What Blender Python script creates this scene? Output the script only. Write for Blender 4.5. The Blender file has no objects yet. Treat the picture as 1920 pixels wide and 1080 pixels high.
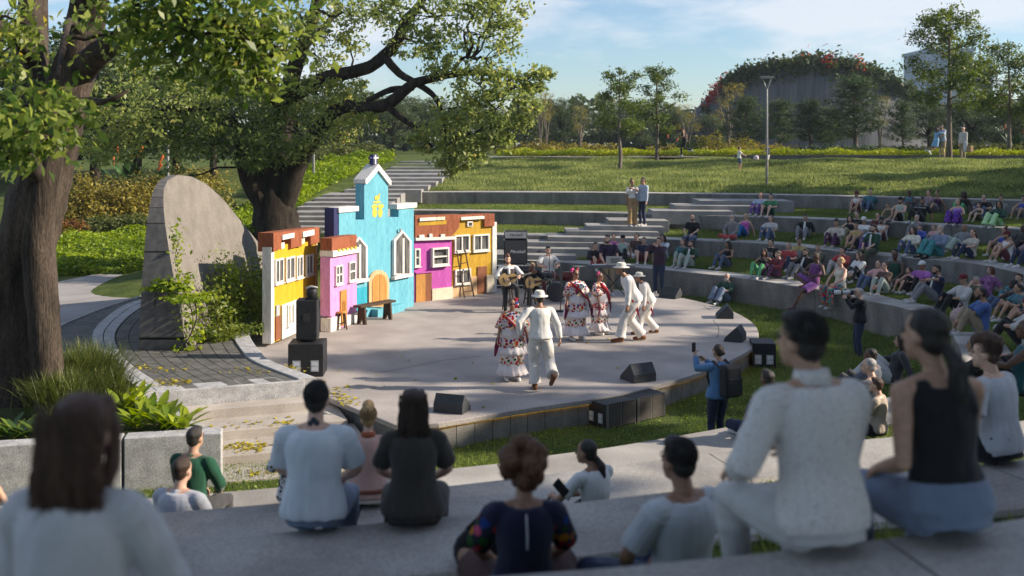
import bpy, bmesh, math, random
import numpy as np
from mathutils import Vector, Matrix, noise as mnoise
RAD=math.radians; rnd=random.Random(7); rng=np.random.default_rng(7)
S=bpy.context.scene; COL=S.collection
F,HZ,CH=1920.,270.,4.4
def P(px,py,z=0.):
    d=F*(CH-z)/(py-HZ); return Vector(((px-960)/F*d,d,z))
def PD(px,py,d): return Vector(((px-960)/F*d,d,CH-(py-HZ)/F*d))
def V(*a): return Vector(a)
# ---------------------------------------------------------------- materials
MATS={}
def _n(nt,t,**k):
    n=nt.nodes.new(t)
    for a,b in k.items(): setattr(n,a,b)
    return n
def c4(c): return (c[0],c[1],c[2],1.)
def mat(name,col,col2=None,scale=4.,rough=.85,bump=0.,bscale=40.,metal=0.,lo=.35,hi=.65,spec=.3,st=(1,1,1),fine=.12,fscale=60.,bst=None,sheen=0.):
    if name in MATS: return MATS[name]
    m=bpy.data.materials.new(name); m.use_nodes=True; nt=m.node_tree; L=nt.links
    b=nt.nodes['Principled BSDF']; b.inputs['Roughness'].default_value=rough; b.inputs['Metallic'].default_value=metal
    b.inputs['Specular IOR Level'].default_value=spec
    tc=_n(nt,'ShaderNodeTexCoord'); mp=_n(nt,'ShaderNodeMapping'); mp.inputs['Scale'].default_value=st
    L.new(tc.outputs['Object'],mp.inputs['Vector'])
    nz=_n(nt,'ShaderNodeTexNoise'); nz.inputs['Scale'].default_value=scale; nz.inputs['Detail'].default_value=6; L.new(mp.outputs[0],nz.inputs['Vector'])
    rp=_n(nt,'ShaderNodeValToRGB'); rp.color_ramp.elements[0].position=lo; rp.color_ramp.elements[1].position=hi
    rp.color_ramp.elements[0].color=c4(col); rp.color_ramp.elements[1].color=c4(col2 or [min(1,c*1.22+.004) for c in col])
    L.new(nz.outputs['Fac'],rp.inputs['Fac']); out=rp.outputs['Color']
    if fine>0:
        n2=_n(nt,'ShaderNodeTexNoise'); n2.inputs['Scale'].default_value=fscale; n2.inputs['Detail'].default_value=3; L.new(mp.outputs[0],n2.inputs['Vector'])
        r2=_n(nt,'ShaderNodeMapRange'); r2.inputs[1].default_value=.3; r2.inputs[2].default_value=.7; r2.inputs[3].default_value=1-fine*2; r2.inputs[4].default_value=1+fine
        L.new(n2.outputs['Fac'],r2.inputs[0])
        mx=_n(nt,'ShaderNodeMix',data_type='RGBA',blend_type='MULTIPLY'); mx.inputs[0].default_value=1.
        L.new(out,mx.inputs[6]); L.new(r2.outputs[0],mx.inputs[7]); out=mx.outputs[2]
    L.new(out,b.inputs['Base Color'])
    if bump>0:
        mb=_n(nt,'ShaderNodeMapping'); mb.inputs['Scale'].default_value=bst or st; L.new(tc.outputs['Object'],mb.inputs['Vector'])
        n3=_n(nt,'ShaderNodeTexNoise'); n3.inputs['Scale'].default_value=bscale; n3.inputs['Detail'].default_value=5; L.new(mb.outputs[0],n3.inputs['Vector'])
        bp=_n(nt,'ShaderNodeBump'); bp.inputs['Strength'].default_value=bump; bp.inputs['Distance'].default_value=.02
        L.new(n3.outputs['Fac'],bp.inputs['Height']); L.new(bp.outputs[0],b.inputs['Normal'])
    if sheen>0: b.inputs['Sheen Weight'].default_value=sheen
    MATS[name]=m; return m
def leafmat(name,dark,light,trans=.35,rough=.55,yel=None,yfrac=.0):
    if name in MATS: return MATS[name]
    m=bpy.data.materials.new(name); m.use_nodes=True; nt=m.node_tree; L=nt.links
    b=nt.nodes['Principled BSDF']; b.inputs['Roughness'].default_value=rough; b.inputs['Specular IOR Level'].default_value=.35
    at=_n(nt,'ShaderNodeAttribute',attribute_name='tint')
    rp=_n(nt,'ShaderNodeValToRGB'); e=rp.color_ramp.elements; e[0].color=c4(dark); e[0].position=.0; e[1].color=c4(light); e[1].position=1.-yfrac if yel else 1.
    if yel:
        x=e.new(min(.999,1-yfrac*.6)); x.color=c4(yel)
    L.new(at.outputs['Fac'],rp.inputs['Fac']); L.new(rp.outputs[0],b.inputs['Base Color'])
    tr=_n(nt,'ShaderNodeBsdfTranslucent')
    hs=_n(nt,'ShaderNodeHueSaturation'); hs.inputs['Value'].default_value=1.5; hs.inputs['Saturation'].default_value=1.1; L.new(rp.outputs[0],hs.inputs['Color']); L.new(hs.outputs[0],tr.inputs['Color'])
    ms=_n(nt,'ShaderNodeMixShader'); ms.inputs[0].default_value=trans
    L.new(b.outputs[0],ms.inputs[1]); L.new(tr.outputs[0],ms.inputs[2]); L.new(ms.outputs[0],nt.nodes['Material Output'].inputs['Surface'])
    MATS[name]=m; return m
# ---------------------------------------------------------------- objects
def tag(o,label=None,cat=None,group=None,kind=None):
    if label: o['label']=label
    if cat: o['category']=cat
    if group: o['group']=group
    if kind: o['kind']=kind
    return o
def empty(name,loc=(0,0,0),rz=0.,label=None,cat=None,group=None,sc=1.):
    o=bpy.data.objects.new(name,None); COL.objects.link(o); o.location=loc; o.rotation_euler=(0,0,rz); o.scale=(sc,sc,sc)
    o.empty_display_size=.1
    return tag(o,label,cat,group)
def copy_tree(o,parent=None):
    c=o.copy(); COL.objects.link(c)
    if parent: c.parent=parent
    for ch in list(o.children): copy_tree(ch,c)
    return c
class MB:
    def __init__(s): s.v=[];s.f=[];s.m=[];s.sm=[]
    def add(s,vs,fs,m=0,sm=False):
        k=len(s.v); s.v+= [tuple(v) for v in vs]
        for f in fs: s.f.append([i+k for i in f]); s.m.append(m); s.sm.append(sm)
    def box(s,x0,x1,y0,y1,z0,z1,m=0,T=None):
        vs=[V(x,y,z) for z in (z0,z1) for y in (y0,y1) for x in (x0,x1)]
        if T is not None: vs=[T@v for v in vs]
        s.add(vs,[(0,2,3,1),(4,5,7,6),(0,1,5,4),(2,6,7,3),(0,4,6,2),(1,3,7,5)],m)
    def prism(s,poly,z0,z1,m=0,mt=None,T=None,ax=None):
        # ax None: poly in xy, extruded in z; 'y': poly (x,z) extruded along y from z0 to z1
        n=len(poly); a0=z0 if hasattr(z0,'__len__') else [z0]*n; a1=z1 if hasattr(z1,'__len__') else [z1]*n
        if ax=='y': vs=[V(p[0],a,p[1]) for p,a in zip(poly,a0)]+[V(p[0],a,p[1]) for p,a in zip(poly,a1)]
        elif ax=='x': vs=[V(a,p[0],p[1]) for p,a in zip(poly,a0)]+[V(a,p[0],p[1]) for p,a in zip(poly,a1)]
        else: vs=[V(p[0],p[1],a) for p,a in zip(poly,a0)]+[V(p[0],p[1],a) for p,a in zip(poly,a1)]
        if T is not None: vs=[T@v for v in vs]
        k=len(s.v); s.v+=[tuple(v) for v in vs]
        s.f.append([k+i for i in range(n)][::-1]); s.m.append(m); s.sm.append(False)
        s.f.append([k+n+i for i in range(n)]); s.m.append(m if mt is None else mt); s.sm.append(False)
        for i in range(n):
            j=(i+1)%n; s.f.append([k+i,k+j,k+n+j,k+n+i]); s.m.append(m); s.sm.append(False)
    def tube(s,pts,rad,n=8,m=0,sm=True,ry=None,ref=None,cap=True,jit=0.,round_=True):
        pts=[Vector(p) for p in pts]; N=len(pts)
        if not hasattr(rad,'__len__'): rad=[rad]*N
        ry=rad if ry is None else (ry if hasattr(ry,'__len__') else [ry]*N)
        rings=[]; prev=None
        tans=[]
        for i in range(N):
            t=(pts[min(i+1,N-1)]-pts[max(i-1,0)])
            if t.length<1e-9: t=V(0,0,1)
            tans.append(t.normalized())
        P_=list(pts); A=list(rad); B=list(ry); TT=list(tans)
        if round_:
            a=min(rad[0],ry[0]); e=min(rad[-1],ry[-1])
            P_=[pts[0]-tans[0]*a*.85,pts[0]-tans[0]*a*.5]+P_+[pts[-1]+tans[-1]*e*.5,pts[-1]+tans[-1]*e*.85]
            A=[rad[0]*.42,rad[0]*.84]+A+[rad[-1]*.84,rad[-1]*.42]; B=[ry[0]*.42,ry[0]*.84]+B+[ry[-1]*.84,ry[-1]*.42]
            TT=[tans[0]]*2+TT+[tans[-1]]*2
        for p,a,b,t in zip(P_,A,B,TT):
            if ref is not None: r=Vector(ref)
            elif prev is not None: r=prev
            else: r=V(1,0,0) if abs(t.x)<.8 else V(0,1,0)
            r=(r-t*r.dot(t)); r=r.normalized() if r.length>1e-6 else t.orthogonal().normalized()
            prev=r; u=t.cross(r)
            ring=[]
            for k in range(n):
                an=2*math.pi*k/n; q=1+ (rnd.uniform(-jit,jit) if jit else 0)
                ring.append(p+r*(a*q*math.cos(an))+u*(b*q*math.sin(an)))
            rings.append(ring)
        s.rings(rings,m,sm,cap)
    def rings(s,rings,m=0,sm=True,cap=True,closed=True):
        n=len(rings[0]); k=len(s.v)
        for r in rings: s.v+=[tuple(v) for v in r]
        for i in range(len(rings)-1):
            for j in range(n if closed else n-1):
                j2=(j+1)%n; s.f.append([k+i*n+j,k+i*n+j2,k+(i+1)*n+j2,k+(i+1)*n+j]); s.m.append(m if not hasattr(m,'__len__') else m[i]); s.sm.append(sm)
        if cap:
            m0=m if not hasattr(m,'__len__') else m[0]; m1=m if not hasattr(m,'__len__') else m[-1]
            s.f.append([k+j for j in range(n)][::-1]); s.m.append(m0); s.sm.append(False)
            e=k+(len(rings)-1)*n; s.f.append([e+j for j in range(n)]); s.m.append(m1); s.sm.append(False)
    def ell(s,c,r,n=14,m=0,T=None,nz=None):
        nz=nz or n//2+1; rs=[]
        for i in range(nz+1):
            th=math.pi*(i+.0)/nz; th=min(max(th,.04),math.pi-.04)
            ring=[]
            for j in range(n):
                a=2*math.pi*j/n; v=V(c[0]+r[0]*math.sin(th)*math.cos(a),c[1]+r[1]*math.sin(th)*math.sin(a),c[2]-r[2]*math.cos(th))
                ring.append(T@v if T is not None else v)
            rs.append(ring)
        s.rings(rs,m,True,True)
    def lathe(s,prof,n=24,m=0,T=None,cap=True,sm=True):
        rs=[]
        for r,z in prof:
            ring=[V(r*math.cos(2*math.pi*j/n),r*math.sin(2*math.pi*j/n),z) for j in range(n)]
            rs.append([T@v for v in ring] if T is not None else ring)
        s.rings(rs,m,sm,cap)
    def mesh(s,name):
        me=bpy.data.meshes.new(name); me.from_pydata(s.v,[],s.f); me.update()
        me.polygons.foreach_set('material_index',s.m); me.polygons.foreach_set('use_smooth',s.sm)
        return me
    def build(s,name,mats,parent=None,bevel=0.,origin=None,seg=2):
        if origin is not None:
            o_=Vector(origin); s.v=[(v[0]-o_.x,v[1]-o_.y,v[2]-o_.z) for v in s.v]
        me=s.mesh(name)
        for m in (mats if isinstance(mats,(list,tuple)) else [mats]): me.materials.append(m)
        o=bpy.data.objects.new(name,me); COL.objects.link(o)
        if origin is not None: o.location=origin
        if parent is not None: o.parent=parent
        if bevel>0:
            b=o.modifiers.new('b','BEVEL'); b.width=bevel; b.segments=seg; b.limit_method='ANGLE'; b.angle_limit=RAD(40)
        return o
def fromarrays(name,verts,faces_n,mats,tint=None,parent=None,smooth=False,loc=None):
    """verts (N*k,3) ; every k verts is one face"""
    k=faces_n; nv=len(verts); nf=nv//k
    me=bpy.data.meshes.new(name); me.vertices.add(nv); me.vertices.foreach_set('co',np.asarray(verts,dtype=np.float32).ravel())
    me.loops.add(nv); me.loops.foreach_set('vertex_index',np.arange(nv,dtype=np.int32))
    me.polygons.add(nf); me.polygons.foreach_set('loop_start',np.arange(0,nv,k,dtype=np.int32))
    try: me.polygons.foreach_set('loop_total',np.full(nf,k,dtype=np.int32))
    except Exception: pass
    if tint is not None:
        a=me.attributes.new('tint','FLOAT','FACE'); a.data.foreach_set('value',np.asarray(tint,dtype=np.float32))
    me.update(calc_edges=True); me.validate()
    for m in (mats if isinstance(mats,(list,tuple)) else [mats]): me.materials.append(m)
    o=bpy.data.objects.new(name,me); COL.objects.link(o)
    if parent is not None: o.parent=parent
    if loc is not None: o.location=loc
    return o
def leaves(centers,size,up=.4,jit=.35,wide=.5,fold=.15,droop=None):
    """centers (N,3): a folded diamond leaf at each; returns (N*4,3)"""
    n=len(centers); c=np.asarray(centers)
    nrm=rng.normal(size=(n,3)); nrm[:,2]=np.abs(nrm[:,2])*(1)+up; nrm/=np.linalg.norm(nrm,axis=1,keepdims=True)
    d=rng.normal(size=(n,3))
    if droop is not None: d[:,2]-=droop
    d-=nrm*np.sum(d*nrm,axis=1,keepdims=True); d/=np.linalg.norm(d,axis=1,keepdims=True)
    w=np.cross(nrm,d); s=size*(1+rng.uniform(-jit,jit,size=(n,1)))
    a=c-d*s*.5; b=c+w*s*wide*.5+nrm*s*fold; e=c+d*s*.5; f=c-w*s*wide*.5+nrm*s*fold
    return np.stack([a,b,e,f],axis=1).reshape(-1,3)
def scatter(o,n,maxang=None):
    me=o.data; me.calc_loop_triangles(); T=len(me.loop_triangles)
    co=np.empty(len(me.vertices)*3,dtype=np.float32); me.vertices.foreach_get('co',co); co=co.reshape(-1,3)
    tv=np.empty(T*3,dtype=np.int32); me.loop_triangles.foreach_get('vertices',tv); tv=tv.reshape(-1,3)
    a,b,c=co[tv[:,0]],co[tv[:,1]],co[tv[:,2]]; ar=np.linalg.norm(np.cross(b-a,c-a),axis=1); ar/=ar.sum()
    i=rng.choice(T,size=n,p=ar); u=rng.random((n,1)); v=rng.random((n,1)); k=(u+v)>1; u=np.where(k,1-u,u); v=np.where(k,1-v,v)
    return a[i]+(b[i]-a[i])*u+(c[i]-a[i])*v
def blades(pts,h,w,lean=.5):
    n=len(pts); an=rng.uniform(0,2*np.pi,n); hh=h*rng.uniform(.5,1.3,n)
    dx=np.cos(an)*w*.5; dy=np.sin(an)*w*.5; l=rng.normal(size=(n,2))*h*lean
    a=pts.copy(); a[:,0]-=dx; a[:,1]-=dy; a[:,2]-=.01; b=pts.copy(); b[:,0]+=dx; b[:,1]+=dy; b[:,2]-=.01
    t=pts.copy(); t[:,0]+=l[:,0]; t[:,1]+=l[:,1]; t[:,2]+=hh
    return np.stack([a,b,t],axis=1).reshape(-1,3)
def clump_tint(pts,sc=1.5,jit=.3):
    s=np.sin(pts[:,0]*sc+1.3*np.sin(pts[:,1]*sc*.7))*np.cos(pts[:,1]*sc*.9+np.sin(pts[:,2]*sc))
    return np.clip(.5+.28*s+rng.normal(size=len(pts))*jit*.6,0,.999)
def catmull(pts,k=6):
    out=[]; n=len(pts)
    for i in range(n-1):
        p0,p1,p2,p3=[Vector(pts[min(max(j,0),n-1)]) for j in (i-1,i,i+1,i+2)]
        for s_ in range(k):
            t=s_/k; out.append(.5*((2*p1)+(p2-p0)*t+(2*p0-5*p1+4*p2-p3)*t*t+(3*p1-p0-3*p2+p3)*t**3))
    out.append(Vector(pts[-1])); return out
# ================================================================ SETTING
CX,CY=-2.,23.
WID=[.85,.85,.85,1.0]
RC=[ # pixel controls of the inner top edge of each ring: far then near
 [[(840,482,.6),(932,486,.6),(1105,495,.6),(1280,509,.6),(1397,522,.58),(1488,536,.55),(1563,547,.5),(1633,565,.5),(1683,574,.5),(1787,632,.72),(1787,699,.72),(1390,794,.72),(1239,821,.72),(1129,840,.72),(1025,852,.72),(941,868,.72),(831,878,.72),(420,921,.72),(237,936,.72),(-150,950,.72),(-900,960,.72)]],
 [[(800,438,1.2),(930,440,1.2),(1280,450,1.2),(1435,456,1.2),(1600,474,1.2),(1725,485,1.2),(1817,491,1.2),(1917,513,1.2),(2300,590,1.3),(2150,740,1.45),(1410,838,1.45),(1240,858,1.45),(1084,880,1.45),(826,911,1.45),(517,942,1.45),(270,962,1.45),(-200,990,1.45),(-900,1020,1.45)]],
 [[(777,394,1.8),(930,396,1.8),(1280,403,1.8),(1600,413,1.8),(1750,421,1.8),(1917,430,1.8),(2300,470,1.85),(2600,560,2.),(2350,760,2.15),(1920,860,2.15),(1335,908,2.15),(1038,945,2.15),(823,966,2.15),(400,1006,2.15),(0,1040,2.15),(-700,1080,2.15)]],
 [[(760,360,2.4),(960,360,2.4),(1280,363,2.4),(1600,368,2.4),(1750,372,2.4),(1917,376,2.4),(2300,395,2.45),(2700,450,2.6),(2900,700,2.85),(1920,967,2.87),(1594,1015,2.87),(1359,1039,2.87),(1000,1072,2.87),(300,1110,2.87),(-600,1180,2.87)]]]
TH=np.linspace(RAD(112),RAD(-150),525)
RR=[];ZZ=[]
for L_ in RC:
    a=[]
    for (px,py,z) in L_[0]:
        p=P(px,py,z); th=math.atan2(p.y-CY,p.x-CX)
        if th>RAD(130): th-=2*math.pi
        a.append((th,math.hypot(p.x-CX,p.y-CY),z))
    a.sort(); a=np.array(a)
    r=np.interp(TH,a[:,0],a[:,1]); z=np.interp(TH,a[:,0],a[:,2])
    k=np.exp(-np.linspace(-2,2,13)**2); k/=k.sum()
    f=lambda q:np.convolve(np.pad(q,6,mode='edge'),k,mode='valid')
    RR.append(f(r)); ZZ.append(f(z))
def ring_r(i,th): return float(np.interp(-th,-TH,RR[i]))
def ring_z(i,th): return float(np.interp(-th,-TH,ZZ[i]))
def inner_z(x,y):
    return float(np.interp(y,[10,22,29.5],[-.45,-.45,-.12]))
def drop(th): return float(np.interp(math.degrees(th),[-60,-20],[.06,.03]))
def pol(r,th): return (CX+r*math.cos(th),CY+r*math.sin(th))
M_conc=mat('concrete_face_shade',(.15,.145,.14),(.29,.28,.265),scale=2.2,st=(1.3,1.3,.45),lo=.3,hi=.68,rough=.85,bump=.25,bscale=70,fine=.22,fscale=55)  # stain streaks, and darker than the tops to stand for shade on faces
M_conc_lit=mat('concrete_top_lit',(.235,.22,.205),(.42,.40,.375),scale=.9,lo=.3,hi=.6,rough=.8,bump=.15,bscale=60,fine=.12,fscale=50)
M_gran=mat('granite',(.36,.36,.37),(.52,.52,.53),scale=6,rough=.7,bump=.2,bscale=90,fine=.3,fscale=90)
M_lawn=mat('lawn_green',(.06,.09,.022),(.12,.15,.04),scale=1.6,rough=.95,bump=.8,bscale=30,fine=.35,fscale=35,spec=.1)
M_earth=mat('earth',(.035,.05,.018),(.075,.085,.03),scale=2,rough=.95,bump=.6,bscale=20,fine=.3,fscale=25,spec=.1)
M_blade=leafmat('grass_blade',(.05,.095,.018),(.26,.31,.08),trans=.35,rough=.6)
# ---- ring walls (benches), each one thing, cast in segments with joints
def ring_wall(i,a0,a1,label,group='concrete seating tiers'):
    seg_len=3.2; th=a0; mb=MB(); gap=.006
    while th>a1+.002:
        rr=ring_r(i,th); t2=max(a1,th-seg_len/rr); g=gap/rr
        n=max(2,int((th-t2)/.03)+1); rings=[]
        for k in range(n+1):
            t=th-g-(th-t2-2*g)*k/n; r=ring_r(i,t); z=ring_z(i,t)
            zb=(ring_z(i-1,t)-drop(t)-.12) if i>0 else inner_z(*pol(r,t))-.12
            e=.02
            prof=[(r+.03,zb),(r,z-.03),(r+.006,z-.008),(r+.025,z),(r+WID[i]-.03,z),(r+WID[i],z-.03),(r+WID[i],z-.45)]
            rings.append([V(*pol(q,t),zz) for q,zz in prof])
        mb.rings(rings,[0]*n,False,True)
        for q in range(len(mb.f)): pass
        th=t2
    # lit tone on tops, shaded tone on faces: lighting put into colour by normal
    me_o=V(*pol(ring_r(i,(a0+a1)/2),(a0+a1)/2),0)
    o=mb.build('seating_wall',[M_conc,M_conc_lit],origin=me_o)
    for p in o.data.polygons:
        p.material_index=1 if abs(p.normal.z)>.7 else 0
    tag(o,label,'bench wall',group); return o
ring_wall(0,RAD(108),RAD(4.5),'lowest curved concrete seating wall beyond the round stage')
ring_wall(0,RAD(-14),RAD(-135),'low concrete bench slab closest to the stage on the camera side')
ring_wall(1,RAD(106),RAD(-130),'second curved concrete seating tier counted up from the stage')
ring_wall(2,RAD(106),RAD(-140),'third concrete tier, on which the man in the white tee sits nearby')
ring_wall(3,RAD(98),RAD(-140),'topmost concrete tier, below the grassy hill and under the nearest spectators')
# ---- lawns between the rings
def lawn_strip(i,a0,a1,name='lawn'):
    n=int((a0-a1)/.02); rows=[]
    for k in range(n+1):
        t=a0+(a1-a0)*k/n; r0=ring_r(i,t)+WID[i]-.05; r1=ring_r(i+1,t)+.1; z=ring_z(i,t)-drop(t)
        row=[]
        for j in range(9):
            u=j/8; r=r0+(r1-r0)*u; x,y=pol(r,t)
            hz=.07*mnoise.noise(V(x*.5,y*.5,i*3.))*math.sin(math.pi*min(1,u*1.3))+.10*u*(1 if drop(t)<.1 else 0)
            row.append(V(x,y,z+hz))
        rows.append(row)
    mb=MB(); mb.rings(rows[::-1],0,True,False,closed=False)
    o=mb.build(name,M_lawn); tag(o,'mown grass terrace between two concrete tiers',None,kind='structure'); return o
LAWN=[lawn_strip(i,RAD(108),RAD(-138)) for i in range(3)]
def inner_lawn():
    mb=MB(); rows=[]
    a0,a1=RAD(112),RAD(-135); n=150
    for k in range(n+1):
        t=a0+(a1-a0)*k/n; R1=ring_r(0,t)+.2; row=[]
        if RAD(-14)<t<RAD(4.5): R1=ring_r(0,t)+WID[0]
        for j in range(16):
            r=R1*(j/15)**.8 if j else 0.01; x,y=pol(r,t); z=inner_z(x,y)
            if RAD(-14)<t<RAD(4.5):
                z+= (ring_z(0,t)-.03-z)*max(0,min(1,(r-R1+2.2)/2.2))
            row.append(V(x,y,z+.03*mnoise.noise(V(x*.6,y*.6,9))))
        rows.append(row)
    mb.rings(rows[::-1],0,True,False,closed=False)
    o=mb.build('lawn',M_lawn); tag(o,'grass floor around the stage',None,kind='structure'); return o
INNER=inner_lawn()
# ---- base terrain
def left_h(x,y):
    if y<17.2 and x>-14: return -.75
    if y<31.5 and x>-6.6+max(0,(17-y)): return -.8
    a=np.interp(y,[0,27,33.5,36,42.5,57,70,400],[.2,.2,1.15,1.45,2.35,3.5,3.6,3.6])
    b=np.interp(y,[0,36,45,60,90,400],[.2,.2,.6,2.4,3.6,3.6])
    k=min(1,max(0,(-x-9.5)/3.)); return float(a*(1-k)+b*k)
def terrain(x,y):
    dx,dy=x-CX,y-CY; r=math.hypot(dx,dy); th=math.atan2(dy,dx)
    if th>RAD(130): th-=2*math.pi
    if RAD(-140)<th<RAD(112):
        r4=ring_r(3,th)
        z4=ring_z(3,th)
        lh=left_h(x,y)
        if th>RAD(-60):
            out=z4-.02+float(np.interp(r-r4,[0,.9,14.5,16,400],[0,0,1.12,1.15,1.15]))+.22*mnoise.noise(V(x*.3,y*.3,3.))*min(1,max(0,(r-r4-1)/3))
        else: out=z4-.02
        if th>RAD(98): k=(th-RAD(98))/RAD(6); return -1.2 if (r<r4+.5 and th<RAD(106)) else lh
        if r<r4+.45: return -1.3
        # blend to left hill near stair
        if th>RAD(88):
            k=(th-RAD(88))/RAD(10); return out*(1-k)+max(lh,out-.2)*k
        return out
    return left_h(x,y)
def build_terrain():
    xs=np.concatenate([np.array([-420,-300,-200,-140,-100,-75,-60,-50]),np.arange(-44,40,.55),np.array([41,43,46,50,56,64,75,100,140,200,300,420])])
    ys=np.concatenate([np.array([-60,-40,-25,-15,-10,-7]),np.arange(-5,72,.55),np.array([74,77,82,90,100,120,150,200,280,400,520])])
    nx,ny=len(xs),len(ys)
    vs=[]; 
    for y in ys:
        for x in xs: vs.append((x,y,terrain(x,y)))
    fs=[[j*nx+i,j*nx+i+1,(j+1)*nx+i+1,(j+1)*nx+i] for j in range(ny-1) for i in range(nx-1)]
    mb=MB(); mb.v=vs; mb.f=fs; mb.m=[0]*len(fs); mb.sm=[True]*len(fs)
    o=mb.build('ground',M_lawn); tag(o,'grass ground and hill',None,kind='structure'); return o
GROUND=build_terrain()
# ---- grass blades (stuff)
def grass_on(o,n,h,w,cond=None,label='short green grass of the terraces',lean=.5,name='grass',m=None):
    p=scatter(o,n).astype(np.float64)
    if o.location.length>0: p+=np.array(o.location)
    if cond is not None: p=p[cond(p)]
    g=fromarrays(name,blades(p,h,w,lean),3,m or M_blade,clump_tint(p,1.2,.35)); tag(g,label,'grass',kind='stuff'); return g
def vis(p): # roughly inside the picture
    return (np.abs(p[:,0])<p[:,1]*.52+1)&(p[:,1]>3)
for i,(n,h,w) in enumerate([(170000,.055,.014),(190000,.06,.018),(170000,.07,.02)]):
    grass_on(LAWN[i],n,h,w,vis,'short green grass on a terrace between concrete tiers')
grass_on(INNER,320000,.075,.014,lambda p:vis(p)&((p[:,1]<17.5)|(p[:,0]>3)),'clumpy green grass on the ground around the stage')
# hill grass
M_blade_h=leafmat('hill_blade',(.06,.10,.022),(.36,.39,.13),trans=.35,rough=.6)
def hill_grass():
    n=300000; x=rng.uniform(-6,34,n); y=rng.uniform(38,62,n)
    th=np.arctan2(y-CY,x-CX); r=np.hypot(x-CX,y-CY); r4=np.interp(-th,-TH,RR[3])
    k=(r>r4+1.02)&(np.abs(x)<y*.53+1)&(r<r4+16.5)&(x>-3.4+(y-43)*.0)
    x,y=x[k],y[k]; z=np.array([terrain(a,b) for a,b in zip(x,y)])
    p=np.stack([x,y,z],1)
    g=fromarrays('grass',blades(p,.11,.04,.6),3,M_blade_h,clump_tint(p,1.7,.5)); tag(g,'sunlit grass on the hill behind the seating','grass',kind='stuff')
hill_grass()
# ---------------------------------------------------------------- STAGE
M_stage=mat('stage_floor',(.27,.248,.238),(.45,.405,.38),scale=.9,rough=.75,bump=.12,bscale=45,fine=.16,fscale=38,lo=.28,hi=.7)
M_skirt=mat('stage_panel',(.17,.165,.155),(.26,.25,.235),scale=3,rough=.85,bump=.2,bscale=50,fine=.15)
arc=[(742,797),(823,793),(1000,764),(1137,744),(1225,724),(1307,700),(1370,675),(1410,652),(1422,630),(1417,612),(1400,597),(1370,582),(1330,570),(1287,560),(1235,550),(1130,541),(1020,536),(930,536)]
arcw=[P(x,y,0) for x,y in arc]; arcs=[arcw[0]]+catmull(arcw[1:],5)
left=[P(x,y,0) for x,y in ((880,540),(800,549),(700,562),(600,578),(520,588),(462,600),(455,625),(480,675),(570,716),(622,748))]
poly=[(p.x,p.y) for p in arcs]+[(p.x,p.y) for p in left]
cen=V(sum(p[0] for p in poly)/len(poly),sum(p[1] for p in poly)/len(poly),0)
def inset(pl,d): 
    out=[]
    for x,y in pl:
        v=V(cen.x-x,cen.y-y,0).normalized(); out.append((x+v.x*d,y+v.y*d))
    return out
stage=empty('stage',cen,0,'round raised concrete stage with a thick pale lip and panelled skirt','stage')
def loc_(pl): return [(x-cen.x,y-cen.y) for x,y in pl]
mb=MB(); mb.prism(loc_(poly),-.085,0.,0); o=mb.build('deck',M_stage,stage,bevel=.012)
mb=MB()
sk=loc_(inset(poly,.09)); full=[V(x,y,0) for x,y in sk]
# panels along the front arc
path=full[-3:]+full[:len(arcs)]
acc=0; pts=[path[0]]
L=[0.]
for a,b in zip(path,path[1:]): L.append(L[-1]+(b-a).length)
def at(s_):
    i=max(0,min(len(path)-2,int(np.searchsorted(L,s_))-1)); t=(s_-L[i])/max(1e-6,L[i+1]-L[i]); return path[i].lerp(path[i+1],t)
s_=0; pw=.34
while s_+pw<L[-1]:
    a=at(s_+.006); b=at(s_+pw-.006); nv=V(-(b-a).y,(b-a).x,0).normalized()*.06
    q=[a,b,b+nv,a+nv]; mb.prism([(v.x,v.y) for v in q],-.62,-.088); s_+=pw
mb.build('skirt',M_skirt,stage)
mb=MB(); mb.prism(loc_(inset(poly,.16)),-.6,-.09); mb.build('core',M_skirt,stage)
# led strip under the lip
M_led=bpy.data.materials.new('led_yellow'); M_led.use_nodes=True; b=M_led.node_tree.nodes['Principled BSDF']; b.inputs['Base Color'].default_value=(.9,.6,.1,1); b.inputs['Emission Color'].default_value=(1.,.55,.04,1); b.inputs['Emission Strength'].default_value=5.
mb=MB(); mb.tube([V(p.x,p.y,-.0895)+(p-V(0,0,0)).normalized()*.015 for p in path[3:45]],.004,n=6); mb.build('led_strip',M_led,stage)
# cracks on the floor: thin dark ribbons
M_crack=mat('crack_dark',(.07,.06,.055),rough=1.)
def ribbon(mb,pts,w,z=.004):
    for a,b in zip(pts,pts[1:]):
        d=(b-a).normalized(); n=V(-d.y,d.x,0)*w*.5
        mb.add([V(a.x-n.x,a.y-n.y,z),V(a.x+n.x,a.y+n.y,z),V(b.x+n.x,b.y+n.y,z),V(b.x-n.x,b.y-n.y,z)],[(0,3,2,1)])
mb=MB()
for trace in ([(1338,600),(1341,605),(1347,612),(1349,620),(1346,628),(1345,634)],[(1345,634),(1320,633),(1290,628),(1275,630)],[(1320,573),(1332,582),(1350,582)],[(700,700),(760,690),(830,676),(900,668)]):
    pts=[P(x+rnd.uniform(-1,1),y,0)-cen for x,y in trace]; ribbon(mb,pts,.012)
mb.build('crack',M_crack,stage)
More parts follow.
